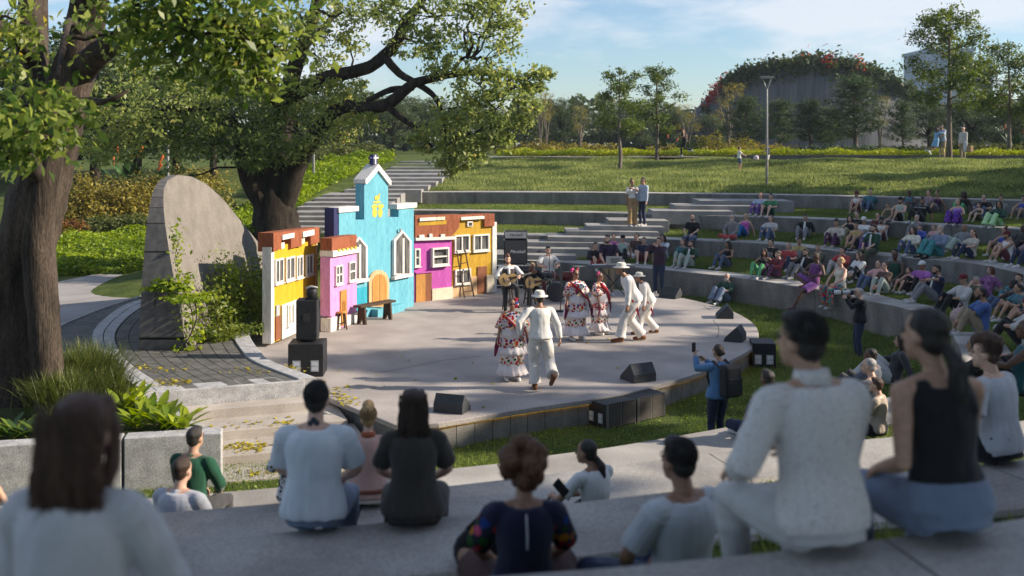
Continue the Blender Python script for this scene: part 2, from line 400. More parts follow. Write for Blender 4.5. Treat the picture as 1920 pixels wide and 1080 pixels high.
# ---------------------------------------------------------------- PLAZA, KERBS, STEPS, PLANTER
M_paver=mat('paver_dark',(.085,.085,.08),(.15,.145,.135),scale=5,rough=.8,bump=.2,bscale=40,fine=.15)
M_path=mat('path_grey',(.27,.255,.25),(.34,.325,.32),scale=1.,rough=.9,bump=.08,bscale=60,fine=.08)
M_step=mat('step_stone',(.36,.325,.29),(.46,.42,.38),scale=1.5,rough=.85,bump=.12,bscale=50,fine=.12)
M_slot=mat('joint_dark',(.04,.04,.038),rough=1.)
inn=[P(x,y,.3) for x,y in ((570,712),(490,681),(465,660),(447,628),(455,600),(470,585),(490,572),(512,560))]
outr=[P(x,y,.3) for x,y in ((270,735),(200,682),(175,640),(185,610),(230,575),(275,560),(330,545),(420,532))]
inc=catmull(inn,8); ouc=catmull(outr,8); nrow=len(inc)
# base sheet under the pavers
mb=MB(); mb.rings([[a.lerp(b,k/4)-V(0,0,.02) for k in range(5)] for a,b in zip(inc,ouc)][::1],0,False,False,closed=False); o=mb.build('pavement',M_slot); tag(o,'joints below the dark paving',None,kind='structure')
mb=MB(); rowsn=9
for j in range(rowsn):
    u0=.045+(.80)*j/rowsn; u1=.045+.80*(j+1)/rowsn-.006
    i=0
    while i<nrow-1:
        st=3 if (i or j%2==0) else 2; e=min(nrow-1,i+st)
        cut=.02
        a0=inc[i].lerp(ouc[i],u0); 
        def q(ii,t,u):
            p0=inc[ii].lerp(ouc[ii],u); p1=inc[min(nrow-1,ii+1)].lerp(ouc[min(nrow-1,ii+1)],u); return p0.lerp(p1,t)
        top=[q(k,cut if k==i else 0,u0) for k in range(i,e)]+[q(e-1,1-cut,u0)]
        bot=[q(k,cut if k==i else 0,u1) for k in range(i,e)]+[q(e-1,1-cut,u1)]
        pl=[(v.x,v.y) for v in top]+[(v.x,v.y) for v in bot[::-1]]
        mb.prism(pl,.285,.30+rnd.uniform(0,.003),0)
        i=e
o=mb.build('paving',M_paver); tag(o,'dark curved paving behind the stage wings',None,kind='structure')
def kerb(mb,line,w0,w1,z0,z1,step=2,other=None,gap=.012):
    n=len(line); i=0
    while i<n-1:
        e=min(n-1,i+step)
        A=[line[k].lerp(other[k],w0) for k in range(i,e+1)]; B=[line[k].lerp(other[k],w1) for k in range(i,e+1)]
        A[0]=A[0].lerp(A[1],gap*3); B[0]=B[0].lerp(B[1],gap*3)
        mb.prism([(v.x,v.y) for v in A]+[(v.x,v.y) for v in B[::-1]],z0,z1); i=e
mb=MB(); kerb(mb,inc,-.075,.04,-.3,.335,3,ouc); o=mb.build('kerb',M_gran,bevel=.012); tag(o,'granite kerb curving between dark paving and the stage',None,kind='structure')
mb=MB(); kerb(mb,inc,.85,.925,-.3,.315,3,ouc); kerb(mb,inc,.93,1.005,-.3,.318,3,ouc); o=mb.build('kerb',M_gran,bevel=.01); tag(o,'double granite band edging the dark paving',None,kind='structure')
# outer dark paving up to the path, and the path
o2=[P(x,y,.27) for x,y in ((100,762),(40,700),(60,650),(105,616),(150,596),(210,573),(280,552),(380,530))]
o2c=catmull(o2,8)
mb=MB(); mb.rings([[a.lerp(b,k/5)+V(0,0,-.015) for k in range(6)] for a,b in zip(ouc,o2c)],0,False,False,closed=False); o=mb.build('paving',M_paver); tag(o,'shaded outer band of dark paving beside the path',None,kind='structure')
mb=MB(); kerb(mb,o2c,-.03,.06,0.,.30,4,ouc); o=mb.build('kerb',M_gran,bevel=.01); tag(o,'thin kerb between the path and the outer paving',None,kind='structure')
po=[P(x,y,.26) for x,y in ((-260,700),(-200,640),(-60,580),(60,540),(110,528),(180,514),(285,497),(420,488))]
poc=catmull(po,8)
mb=MB(); mb.rings([[a.lerp(b,k/4)+V(0,0,.0) for k in range(5)] for a,b in zip([v+V(0,0,-.01) for v in o2c],poc)],0,True,False,closed=False); o=mb.build('path',M_path); tag(o,'smooth grey footpath passing behind the shell wall',None,kind='structure')
# back area between paving, shell and oak
# granite front edge of paving and steps down
GE=[P(268,737,.3),P(571,713,.3)]
def slab(mb,a,b,depth,z0,z1,m=0,back=None):
    d=(b-a); n=V(-d.y,d.x,0).normalized()
    if n.y<0: n=-n
    q=[a,b,b+n*depth,a+n*depth]; mb.prism([(v.x,v.y) for v in q],z0,z1,m)
steps=empty('garden_steps',P(400,860,-.3),0,'beige stone steps strewn with yellow leaves beside the planter','steps')
so=steps.location.copy()
def spart(name,a,b,depth,z0,z1,m,bev=.01):
    mb=MB(); slab(mb,a-so,b-so,depth,z0-so.z,z1-so.z); return mb.build(name,m,steps,bevel=bev)
spart('granite_edge',GE[0],GE[1],.42,-.2,.302,M_gran,.014)
def stp(x0,y0,x1,y1,z,dep):
    a=P(x0,y0,z); b=P(x1,y1,z); return a,b
a,b=stp(340,772,600,751,.02,1.); spart('tread',a,b,1.3,-.5,.02,M_step)
a,b=stp(352,815,652,787,-.14,1.); spart('tread',a,b,1.3,-.6,-.14,M_step)
a,b=stp(380,860,690,830,-.29,1.); spart('tread',a,b,1.2,-.7,-.29,M_step)
a,b=stp(380,908,720,876,-.425,1.); spart('tread',a,b,1.1,-.8,-.425,M_step)
# planter of the big tree
planter=empty('planter',P(413,905,-.45),0,'long granite planter box holding the big left tree and lime plants','planter')
pf=[P(415,812,.3),P(232,822,.3),P(228,822,.3),P(-30,838,.3),P(-500,870,.3)]
pk=[P(268,737,.3)]
po_=planter.location.copy()
def wallseg(name,a,b,w,z0,z1,side=1):
    d=(b-a).normalized(); n=V(-d.y,d.x,0)*w*side
    mb=MB(); q=[a-po_,b-po_,b+n-po_,a+n-po_]; mb.prism([(v.x,v.y) for v in q],z0-po_.z,z1-po_.z); return mb.build(name,M_gran,planter,bevel=.015)
wallseg('wall_panel',pf[0],pf[1],.3,-.7,.3,-1); wallseg('wall_panel',pf[2],pf[3],.3,-.7,.3,-1); wallseg('wall_panel',pf[3],pf[4],.3,-.7,.3,-1)
kc=P(415,812,.3); ke=P(268,737,.3)
wallseg('side_coping',kc+(ke-kc).normalized()*.30,ke,.3,-.7,.302,1)
mb=MB(); soil=[kc+V(-.35,.25,0),ke+V(-.2,0,0),P(200,684,.3),P(100,690,.3),P(-300,760,.3),pf[4]+V(0,.2,0),pf[3]+V(0,.2,0),pf[1]+V(0,.2,0)]
mb.prism([(v.x-po_.x,v.y-po_.y) for v in soil],-.3-po_.z,.22-po_.z); mb.build('soil',M_earth,planter)
# ---------------------------------------------------------------- SHELL WALL
M_shell=mat('shell_concrete',(.165,.15,.132),(.215,.197,.176),scale=2.5,rough=.85,bump=.22,bscale=14,fine=.12,fscale=30,bst=(6,6,.25))
M_tile=mat('shell_coping',(.10,.095,.095),(.15,.145,.14),scale=8,rough=.75,fine=.12)
shell=empty('shell_wall',P(300,640,.3),0,'tall grey leaf shaped concrete wall curving up beside the paving','wall'); sh=shell.location.copy()
# profile along depth: y -> top z ; right face leans left going up
ys=[20.35,20.45,20.6,20.75,20.95,21.2,21.6,22.3,23.2,24.2,25.2,26.2,27.4,28.2]
top=[.5,1.3,2.1,2.75,3.2,3.48,3.64,3.72,3.66,3.45,3.05,2.45,1.72,1.3]
def xr(y,z): return -6.45-.23*(z-.3)-.03*(y-20.3)+.012*(y-20.3)**2*.4
def xl(y,z): return -7.42+.012*(z-.3)-.03*(y-20.3)+.012*(y-20.3)**2*.4+.0*z
NZ=14; mbf=MB(); mbl=MB(); mbe=MB()
cols=[]
yy=np.concatenate([np.linspace(20.35,22.4,16),np.linspace(22.7,28.2,20)])
for y in yy:
    zt=float(np.interp(y,ys,top)); cols.append((y,zt))
R1=[[V(xr(y,.3+(zt-.3)*k/NZ),y,.3+(zt-.3)*k/NZ)-sh for k in range(NZ+1)] for y,zt in cols]
Lf=[[V(min(xl(y,.3+(zt-.3)*k/NZ),xr(y,zt)-.12),y,.3+(zt-.3)*k/NZ)-sh for k in range(NZ+1)] for y,zt in cols]
mbf.rings(R1,0,True,False,closed=False); mbf.rings([c for c in Lf[::-1]],0,True,False,closed=False); mbf.build('wall_face',M_shell,shell)
# coping band: strip over the rim with segment joints
rim=[(R1[i][-1],Lf[i][-1]) for i in range(len(cols))]
rim=[(R1[0][0],Lf[0][0])]+[(R1[0][k],Lf[0][k]) for k in range(1,NZ)]+rim
for k in range(len(rim)-1):
    (a,b),(c,d)=rim[k],rim[k+1]; g=.06
    a2,b2=a.lerp(c,g),b.lerp(d,g)
    up=V(0,-.01,.012)
    mbe.add([a2+up,b2+up,d+up,c+up,a2-up*2,b2-up*2,d-up*2,c-up*2],[(0,1,2,3),(0,4,5,1),(1,5,6,2),(2,6,7,3),(3,7,4,0)],0)
mbe.build('coping',M_tile,shell)
# ---------------------------------------------------------------- STAIRS far left, and diagonal flights
M_tread=mat('tread_concrete',(.24,.235,.23),(.34,.33,.32),scale=2,rough=.85,bump=.15,bscale=50,fine=.15)
st=empty('stairway',P(650,400,1.8),0,'long flight of wide grey garden steps climbing the slope left of the hill','stairs'); so2=st.location.copy()
rowsx=[(455,520,660,1.22),(445,528,690,1.34),(436,533,705,1.46),(426,538,715,1.58),(416,539,720,1.7),(407,542,722,1.82),(398,548,724,1.94),(388,556,728,2.06),(380,570,735,2.17),(372,588,745,2.28),(365,604,752,2.38),(356,645,790,2.5),(348.6,662,803,2.62),(341.3,676,818,2.74),(334.2,690,829,2.86),(327,704,841,2.98),(320,718,853,3.1),(313.5,730,862,3.22),(307.5,741,870,3.34),(302.5,750,876,3.46)]
for k,(py,x0,x1,z) in enumerate(rowsx):
    a=P(x0,py,z); b=P(x1,py,z); nx_=rowsx[k+1] if k+1<len(rowsx) else None
    dep=(P(x0,nx_[0],nx_[3]).y-a.y+.25) if nx_ else 2.5
    mb=MB(); mb.box(a.x-so2.x,b.x-so2.x,a.y-so2.y,a.y+max(.7,dep)-so2.y,z-.55-so2.z,z-so2.z); mb.build('tread',M_tread,st,bevel=.012)
fl=empty('stairway',P(1120,460,.9),0,'diagonal grey steps crossing the far seating tiers behind the keyboard','stairs'); so3=fl.location.copy()
for (py,x0,x1,z,dep) in [(477,930,1080,.75,1.6),(465,960,1105,.9,1.6),(453.5,975,1130,1.05,1.6),(444,1027,1222,1.21,1.6),(433,1062,1232,1.36,1.5),(424,1101,1242,1.5,1.5),(413,1142,1252,1.66,1.5),(395,1224,1372,1.95,1.5),(385,1266,1414,2.1,1.5),(376,1312,1482,2.25,1.6)]:
    a=P(x0,py,z); b=P(x1,py,z)
    # follow the ring curvature: nudge right end nearer
    b=V(b.x,b.y-(b.x-a.x)*.16,z); a2=a+V(0,dep,0); b2=b+V(0,dep,0)
    q=[a,b,b2,a2]; mb=MB(); mb.prism([(v.x-so3.x,v.y-so3.y) for v in q],z-.5-so3.z,z-so3.z); mb.build('tread',M_tread,fl,bevel=.012)
# ridge retaining wall and upper path
def gz(x,y): return terrain(x,y)
M_dark=mat('dark_retaining',(.10,.10,.10),(.15,.15,.15),scale=2,rough=.9)
rw=MB()
rp=[PD(1370,300,57.5),PD(1500,300,57),PD(1700,301,56.4),PD(1920,302,55.5),PD(2200,303,54)]
for a,b in zip(rp,rp[1:]):
    d=(b-a).normalized(); n=V(-d.y,d.x,0)*.3
    rw.prism([(a.x,a.y),(b.x,b.y),(b.x+n.x,b.y+n.y),(a.x+n.x,a.y+n.y)],3.0,3.78)
o=rw.build('retaining_wall',M_dark,origin=rp[0]); tag(o,'low dark retaining wall along the top of the hill','wall')
mb=MB(); up=[PD(860,297,59),PD(960,296,59),PD(1100,296,59),PD(1400,296,59.5),PD(1900,296,58)]
mb.rings([[V(p.x,p.y-.6,3.62),V(p.x,p.y+2.5,3.66)] for p in up][::-1],0,False,False,closed=False); o=mb.build('path',M_path); tag(o,'upper path along the hilltop',None,kind='structure')
# ================================================================ PEOPLE
def remesh(mb,vox,smooth=3,name='m'):
    me=mb.mesh(name); o=bpy.data.objects.new('tmp',me); COL.objects.link(o)
    r=o.modifiers.new('r','REMESH'); r.mode='VOXEL'; r.voxel_size=vox; r.use_smooth_shade=True
    if smooth:
        s=o.modifiers.new('s','SMOOTH'); s.factor=.5; s.iterations=smooth
    dg=bpy.context.evaluated_depsgraph_get(); ev=o.evaluated_get(dg)
    out=bpy.data.meshes.new_from_object(ev); out.name=name
    bpy.data.objects.remove(o); bpy.data.meshes.remove(me); return out
def join_mb(me,mb,slot_shift=0):
    """append an MB's geometry to mesh me (keeps smooth flags, material ids)"""
    n0=len(me.vertices); co=np.empty(n0*3,dtype=np.float32); me.vertices.foreach_get('co',co); vs=[tuple(v) for v in co.reshape(-1,3)]
    fs=[list(p.vertices) for p in me.polygons]; k=MB(); k.v=vs; k.f=fs; k.m=[0]*len(fs); k.sm=[True]*len(fs)
    k.add(mb.v,[]); 
    for f,m,s in zip(mb.f,mb.m,mb.sm): k.f.append([i+n0 for i in f]); k.m.append(m+slot_shift); k.sm.append(s)
    out=k.mesh(me.name); bpy.data.meshes.remove(me); return out
def wrinkle(me,amp,sc,seed=0,st=(1,1,1)):
    n=len(me.vertices); co=np.empty(n*3,dtype=np.float32); me.vertices.foreach_get('co',co); nr=np.empty(n*3,dtype=np.float32); me.vertices.foreach_get('normal',nr)
    co=co.reshape(-1,3); nr=nr.reshape(-1,3); N=mnoise.noise; d=np.empty(n,dtype=np.float32)
    for i,(x,y,z) in enumerate(co.tolist()):
        q=(x*sc*st[0]+seed,y*sc*st[1],z*sc*st[2]); d[i]=abs(N(q))*1.4-.35+.5*N((q[0]*2.1,q[1]*2.1,q[2]*2.1))
    me.vertices.foreach_set('co',(co+nr*(amp*d)[:,None]).ravel()); me.update()
def ik(a,b,l1,l2,pole):
    d=b-a; D=d.length; D2=min(D,(l1+l2)*.999); x=(l1*l1-l2*l2+D2*D2)/(2*D2); h=math.sqrt(max(0,l1*l1-x*x))
    u=d.normalized(); p=Vector(pole)-u*Vector(pole).dot(u); p=p.normalized() if p.length>1e-5 else u.orthogonal().normalized()
    return a+u*x+p*h, a+u*D2
TH_,SH_,UA,FA=.44,.43,.285,.255
def _p(**k): return k
# local frame: facing +Y, right = +X, origin at the seat / floor contact. wl/wr wrists, al/ar ankles, kl/kr knee poles, el/er elbow poles
POSES={
'stand':_p(pel=(0,0,.95),neck=(0,-.01,1.49),hd=(0,.02,0),wl=(-.25,.06,.83),wr=(.25,.06,.83),el=(-.3,-1,0),er=(.3,-1,0),al=(-.10,0,.08),ar=(.10,.03,.08),kl=(0,1,0),kr=(0,1,0)),
'knees':_p(pel=(0,0,.12),neck=(0,-.13,.62),hd=(0,.05,0),wl=(-.17,.30,.40),wr=(.17,.31,.38),el=(-1,-.3,-.5),er=(1,-.3,-.5),al=(-.13,.52,.08),ar=(.14,.50,.08),kl=(-.1,.3,1),kr=(.15,.3,1)),
'lean':_p(pel=(0,0,.12),neck=(0,-.20,.60),hd=(0,.06,0),wl=(-.27,-.33,.05),wr=(.20,.28,.36),el=(-.5,-1,0),er=(1,-.2,-.6),al=(-.12,.60,.08),ar=(.15,.52,.08),kl=(-.1,.3,1),kr=(.2,.3,1)),
'hug':_p(pel=(0,0,.12),neck=(0,-.05,.63),hd=(0,.06,0),wl=(-.06,.42,.27),wr=(.06,.43,.25),el=(-1,0,-.4),er=(1,0,-.4),al=(-.10,.44,.08),ar=(.10,.46,.08),kl=(-.05,.3,1),kr=(.05,.3,1)),
'cross':_p(pel=(0,0,.11),neck=(0,-.03,.63),hd=(0,.05,0),wl=(-.14,.27,.19),wr=(.14,.27,.19),el=(-1,-.3,-.3),er=(1,-.3,-.3),al=(.10,.33,.08),ar=(-.12,.40,.08),kl=(-1,.35,.25),kr=(1,.35,.25)),
'edge':_p(pel=(0,0,.11),neck=(0,-.05,.64),hd=(0,.04,0),wl=(-.14,.30,.24),wr=(.14,.30,.24),el=(-1,-.4,-.2),er=(1,-.4,-.2),al=(-.12,.40,-.33),ar=(.12,.36,-.32),kl=(-.1,.5,1),kr=(.1,.5,1)),
'bench':_p(pel=(0,0,.11),neck=(0,.05,.65),hd=(0,.05,0),wl=(-.12,.34,.22),wr=(.12,.34,.22),el=(-1,-.5,-.3),er=(1,-.5,-.3),al=(-.13,.45,-.33),ar=(.13,.45,-.33),kl=(-.15,.5,1),kr=(.15,.5,1)),
'stool':_p(pel=(0,0,.74),neck=(0,.0,1.27),hd=(.02,.04,0),wl=(-.28,.32,1.02),wr=(.12,.27,.93),el=(-.8,-.4,-.6),er=(1,-.4,-.2),al=(-.20,.42,.30),ar=(.10,.22,.08),kl=(-.2,1,.3),kr=(.1,1,.3)),
'lowstool':_p(pel=(0,0,.53),neck=(0,.12,1.02),hd=(0,.10,-.06),wl=(-.34,.40,.74),wr=(.10,.30,.70),el=(-.8,-.4,-.6),er=(1,-.4,-.2),al=(-.18,.42,.08),ar=(.18,.46,.08),kl=(-.1,1,.4),kr=(.15,1,.4)),
'drum':_p(pel=(0,0,.55),neck=(0,.03,1.08),hd=(0,.03,0),wl=(-.22,.40,.82),wr=(.2,.40,.82),el=(-.8,-.4,-.6),er=(.8,-.4,-.6),al=(-.2,.45,.08),ar=(.2,.45,.08),kl=(-.2,1,.4),kr=(.2,1,.4)),
'keys':_p(pel=(0,-.02,.95),neck=(0,.03,1.48),hd=(.03,.04,-.01),wl=(-.2,.32,1.02),wr=(.2,.34,1.02),el=(-.6,-1,0),er=(.6,-1,0),al=(-.12,0,.08),ar=(.12,.05,.08),kl=(0,1,0),kr=(0,1,0)),
'phone':_p(pel=(0,0,.95),neck=(0,-.02,1.49),hd=(0,.04,0),wl=(-.12,.42,1.52),wr=(.07,.40,1.44),el=(-.7,0,-1),er=(.7,0,-1),al=(-.10,0,.08),ar=(.10,.03,.08),kl=(0,1,0),kr=(0,1,0)),
'camera':_p(pel=(0,0,.95),neck=(0,-.02,1.48),hd=(0,.05,-.01),wl=(-.08,.34,1.50),wr=(.12,.22,1.54),el=(-.6,.2,-1),er=(1,0,-.8),al=(-.12,0,.08),ar=(.12,.03,.08),kl=(0,1,0),kr=(0,1,0)),
'shield':_p(pel=(0,0,.95),neck=(0,-.01,1.49),hd=(0,.02,0),wl=(.10,.22,1.44),wr=(.25,.05,.83),el=(-.5,.6,-.3),er=(.3,-1,0),al=(-.09,0,.08),ar=(.12,.06,.08),kl=(0,1,0),kr=(0,1,0)),
'run':_p(pel=(0,0,.96),neck=(0,.10,1.48),hd=(0,.04,0),wl=(-.2,.32,1.15),wr=(.22,-.12,1.0),el=(-.5,-1,-.3),er=(.5,-1,.2),al=(-.08,-.38,.42),ar=(.09,.18,.12),kl=(0,1,0),kr=(0,1,0)),
'reach':_p(pel=(0,0,.95),neck=(0,.0,1.49),hd=(0,.03,0),wl=(-.12,.42,1.15),wr=(.12,.42,1.15),el=(-.6,-.5,-1),er=(.6,-.5,-1),al=(-.12,0,.08),ar=(.12,.03,.08),kl=(0,1,0),kr=(0,1,0)),
'dback':_p(pel=(0,0,.93),neck=(0,.04,1.46),hd=(0,.05,-.01),wl=(-.36,.02,.98),wr=(.36,.02,.90),el=(-1,-.5,.1),er=(1,-.5,.1),al=(-.09,.02,.08),ar=(.17,-.30,.30),kl=(-.1,1,0),kr=(.15,1,0)),
'dstep':_p(pel=(0,-.05,.88),neck=(0,.18,1.37),hd=(0,.09,-.02),wl=(-.27,.18,.78),wr=(.25,-.02,.80),el=(-.6,-1,.1),er=(.6,-1,.1),al=(-.10,.30,.10),ar=(.10,-.22,.10),kl=(0,1,0),kr=(0,1,.0)),
'dwoman':_p(pel=(0,0,.92),neck=(0,-.02,1.45),hd=(0,.03,0),wl=(-.34,.16,.86),wr=(.34,.16,.86),el=(-1,-.5,0),er=(1,-.5,0),al=(-.12,.05,.10),ar=(.13,.0,.10),kl=(0,1,0),kr=(0,1,0)),
'slap':_p(pel=(0,0,.11),neck=(0,-.16,.61),hd=(0,.05,0),wl=(-.2,.12,.33),wr=(.02,.16,.40),el=(-1,-.5,-.3),er=(1,-.3,-.2),al=(-.02,.62,-.44),ar=(.02,.20,.10),kl=(-.2,.6,.6),kr=(1,.5,.7)),
'akimbo':_p(pel=(0,0,.11),neck=(0,.08,.63),hd=(-.03,.04,0),wl=(-.17,.22,.22),wr=(.03,.32,.22),el=(-.3,-.8,-1.),er=(1,-.5,.0),al=(-.13,.42,-.33),ar=(.13,.42,-.33),kl=(-.2,.5,1),kr=(.2,.5,1)),
'texting':_p(pel=(0,0,.11),neck=(0,.03,.63),hd=(-.04,.07,-.03),wl=(-.22,.36,.33),wr=(-.05,.36,.30),el=(-1,-.5,-.5),er=(1,-.3,-.5),al=(.12,.34,.08),ar=(-.12,.40,.08),kl=(-1,.4,.3),kr=(1,.4,.3)),
'elbow':_p(pel=(0,0,.11),neck=(0,.08,.64),hd=(-.03,.04,0),wl=(-.25,.27,.27),wr=(.05,.34,.30),el=(-.9,-.6,-1.0),er=(.5,-.6,-1.2),al=(-.13,.42,-.33),ar=(.13,.42,-.33),kl=(-.2,.5,1),kr=(.2,.5,1)),
'carry':_p(pel=(0,0,.95),neck=(0,.03,1.49),hd=(0,.06,-.03),wl=(-.05,.34,1.12),wr=(.05,.34,1.02),el=(-1,-.2,-.4),er=(1,-.2,-.4),al=(-.14,0,.08),ar=(.14,.08,.08),kl=(0,1,0),kr=(0,1,0)),
'held':_p(pel=(0,0,.95),neck=(0,.06,1.44),hd=(0,.03,0),wl=(-.2,.42,1.42),wr=(.2,.42,1.42),el=(-1,0,-.2),er=(1,0,-.2),al=(-.16,-.58,.42),ar=(.10,-.48,.32),kl=(-.1,.6,-.8),kr=(.1,.6,-.8)),
'book':_p(pel=(0,0,.12),neck=(0,-.08,.62),hd=(0,.07,-.03),wl=(-.12,.32,.42),wr=(.12,.32,.42),el=(-1,-.3,-.7),er=(1,-.3,-.7),al=(-.13,.50,.08),ar=(.14,.50,.08),kl=(-.1,.3,1),kr=(.15,.3,1)),
}
_SK={}
def skel(pose,sex):
    k=(pose,sex)
    if k in _SK: return _SK[k]
    p=POSES[pose]; f=sex=='f'; s={}
    s['pel']=Vector(p['pel']); s['neck']=Vector(p['neck']); up=(s['neck']-s['pel']).normalized(); s['up']=up
    X=V(1,0,0); s['fw']=up.cross(X)*1.0
    if s['fw'].y<0: s['fw']=-s['fw']
    sw=.165 if f else .19
    for q,sg in (('l',-1),('r',1)):
        s['sh'+q]=s['neck']+X*sg*sw-up*.055
        s['hip'+q]=s['pel']+X*sg*(.095 if f else .09)-up*.01
        s['kn'+q],s['an'+q]=ik(s['hip'+q],Vector(p['a'+q]),TH_,SH_,p['k'+q])
        s['elb'+q],s['wr'+q]=ik(s['sh'+q],Vector(p['w'+q]),UA,FA,p['e'+q])
    s['head']=s['neck']+V(0,0,.165)+Vector(p['hd'])
    _SK[k]=s; return s
def torso(mb,s,f,inf=0.,t0=0.,t1=1.,flare=0.,n=20,off=0.):
    a,b=s['pel'],s['neck']; up=s['up']; st=[]
    prof_m=[(-.10,.135,.105),(0,.168,.118),(.15,.165,.115),(.38,.147,.103),(.62,.165,.118),(.80,.178,.118),(.92,.150,.098),(1.0,.085,.072)]
    prof_f=[(-.10,.140,.112),(0,.178,.125),(.15,.165,.115),(.38,.125,.095),(.62,.142,.115),(.80,.152,.105),(.92,.128,.085),(1.0,.072,.062)]
    pr=prof_f if f else prof_m
    ts=np.linspace(t0,t1,14); pts=[];rx=[];ry=[]
    for t in ts:
        x=float(np.interp(t,[q[0] for q in pr],[q[1] for q in pr])); y=float(np.interp(t,[q[0] for q in pr],[q[2] for q in pr]))
        # slight S-curve of the spine
        c=a.lerp(b,t)+s['fw']*(.018*math.sin(t*math.pi*1.2)-.02*math.sin(max(0,t)*math.pi))
        fl=flare*max(0,(.45-t)/.6)
        pts.append(c); rx.append(x+inf+fl); ry.append(y+inf+fl*.8)
    mb.tube(pts,rx,n,0,True,ry,V(1,0,0),True,0,False)
    if f and t1>.6:
        for sg in (-1,1):
            c=a.lerp(b,.66)+s['fw']*.085+V(sg*.062,0,0); mb.ell(c,(.058+inf,.05+inf,.058+inf),10)
def headframe(s,yaw=0,pitch=0):
    return Matrix.Translation(s['head'])@Matrix.Rotation(yaw,4,'Z')@Matrix.Rotation(pitch,4,'X')
def build_head(mb,fb,Hm,f):
    k=.95 if f else 1.
    mb.ell((0,-.012,.028),(.075*k,.096*k,.088),18,0,Hm)
    mb.ell((0,.03,-.04),(.056*k,.062,.07),14,0,Hm)
    mb.ell((0,.062,-.088),(.028,.026,.022),8,0,Hm)
    mb.tube([Hm@V(0,.092,.012),Hm@V(0,.108,-.024)],[.009,.014],8)
    for sg in (-1,1):
        mb.ell((sg*.074*k,-.008,-.012),(.012,.02,.031),8,0,Hm)
        fb.ell((sg*.030*k,.083,.010),(.0135,.008,.007),8,1,Hm)
        fb.tube([Hm@V(sg*.014*k,.091,.026),Hm@V(sg*.032*k,.089,.031),Hm@V(sg*.048*k,.078,.026)],[.0035,.0045,.003],5,1)
    fb.ell((0,.088,-.056),(.022*k,.008,.0075),8,2,Hm)
def hand(fb,w,d,pn,side,lod,curl=.5):
    """palm and five bent fingers; d = forearm direction, pn = palm normal"""
    d=d.normalized(); pn=(pn-d*pn.dot(d)); pn=pn.normalized() if pn.length>1e-4 else d.orthogonal().normalized(); sd=d.cross(pn)*side
    fb.tube([w-d*.015,w+d*.03,w+d*.085],[.024,.038,.040],8,0,True,[.02,.017,.014],sd)
    ns=5 if lod!='near' else 7
    for k,(o,l) in enumerate(((-.030,.070),(-.010,.080),(.010,.075),(.028,.058))):
        b=w+d*.085+sd*o; c1=curl*(1+.12*k); a=d*math.cos(c1)+pn*math.sin(c1); a2=d*math.cos(c1*2.)+pn*math.sin(c1*2.)
        p1=b+a*l*.5; fb.tube([b-d*.01,p1,p1+a2*l*.5],[.0095,.0085,.0065],ns)
    t0=w+d*.03-sd*.034; t1=t0-sd*.022+d*.03+pn*.012; fb.tube([t0,t1,t1+d*.028+pn*.012],[.013,.011,.008],ns)
_BODY={}
VOX={'far':.017,'mid':.0125,'near':.0085}
def body_mesh(pose,sex,lod,hyaw=0.,hpit=0.):
    k=(pose,sex,lod,hyaw,hpit)
    if k in _BODY: return _BODY[k]
    s=skel(pose,sex); f=sex=='f'; mb=MB(); fb=MB(); q=.88 if f else 1.
    torso(mb,s,f,-.009)
    mb.tube([s['neck']-s['up']*.05,s['neck']+s['up']*.02,s['head']-V(0,.012,.04)],[.062*q,.053*q,.052*q],12)
    mb.tube([s['shl'],s['neck']-s['up']*.01,s['shr']],[.05*q,.058*q,.05*q],10)
    build_head(mb,fb,headframe(s,hyaw,hpit),f)
    for g,sg in (('l',-1),('r',1)):
        sh,e,w=s['sh'+g],s['elb'+g],s['wr'+g]
        mb.tube([sh,sh.lerp(e,.35),sh.lerp(e,.75),e,e.lerp(w,.3),e.lerp(w,.7),w],[.056*q,.050*q,.043*q,.039*q,.042*q,.034*q,.026*q],12)
        d=(w-e); pn=V(-sg*.6,-.3,-1) if POSES[pose]['pel'][2]<.5 else V(-sg,0.2,-.1)
        hand(fb,w+d.normalized()*.0,d,pn,sg,lod)
        h,n,a=s['hip'+g],s['kn'+g],s['an'+g]
        mb.tube([h,h.lerp(n,.3),h.lerp(n,.8),n,n.lerp(a,.28),n.lerp(a,.7),a],[.080,.079,.060,.054,.055,.039,.033],12)
        ft=footdir(s,g); mb.tube([a-V(0,0,.025),a+ft*.12-V(0,0,.045)],[.036,.032],10)
    me=remesh(mb,VOX[lod],3,'body'); me=join_mb(me,fb); _BODY[k]=me; return me
def footdir(s,g):
    n,a=s['kn'+g],s['an'+g]; d=(a-n).normalized(); t=V(0,1,0)-d*d.y
    if t.length<.3: t=V(0,1,0)
    t.z*=.5; t=t.normalized()
    if a.z<.14 or a.z<s['pel'].z-.3: t=V(a.x*.5,1,0).normalized() if a.z<.14 and s['pel'].z<.3 else (V(t.x,t.y,0).normalized() if a.z<.14 else t)
    return t
_CL={}
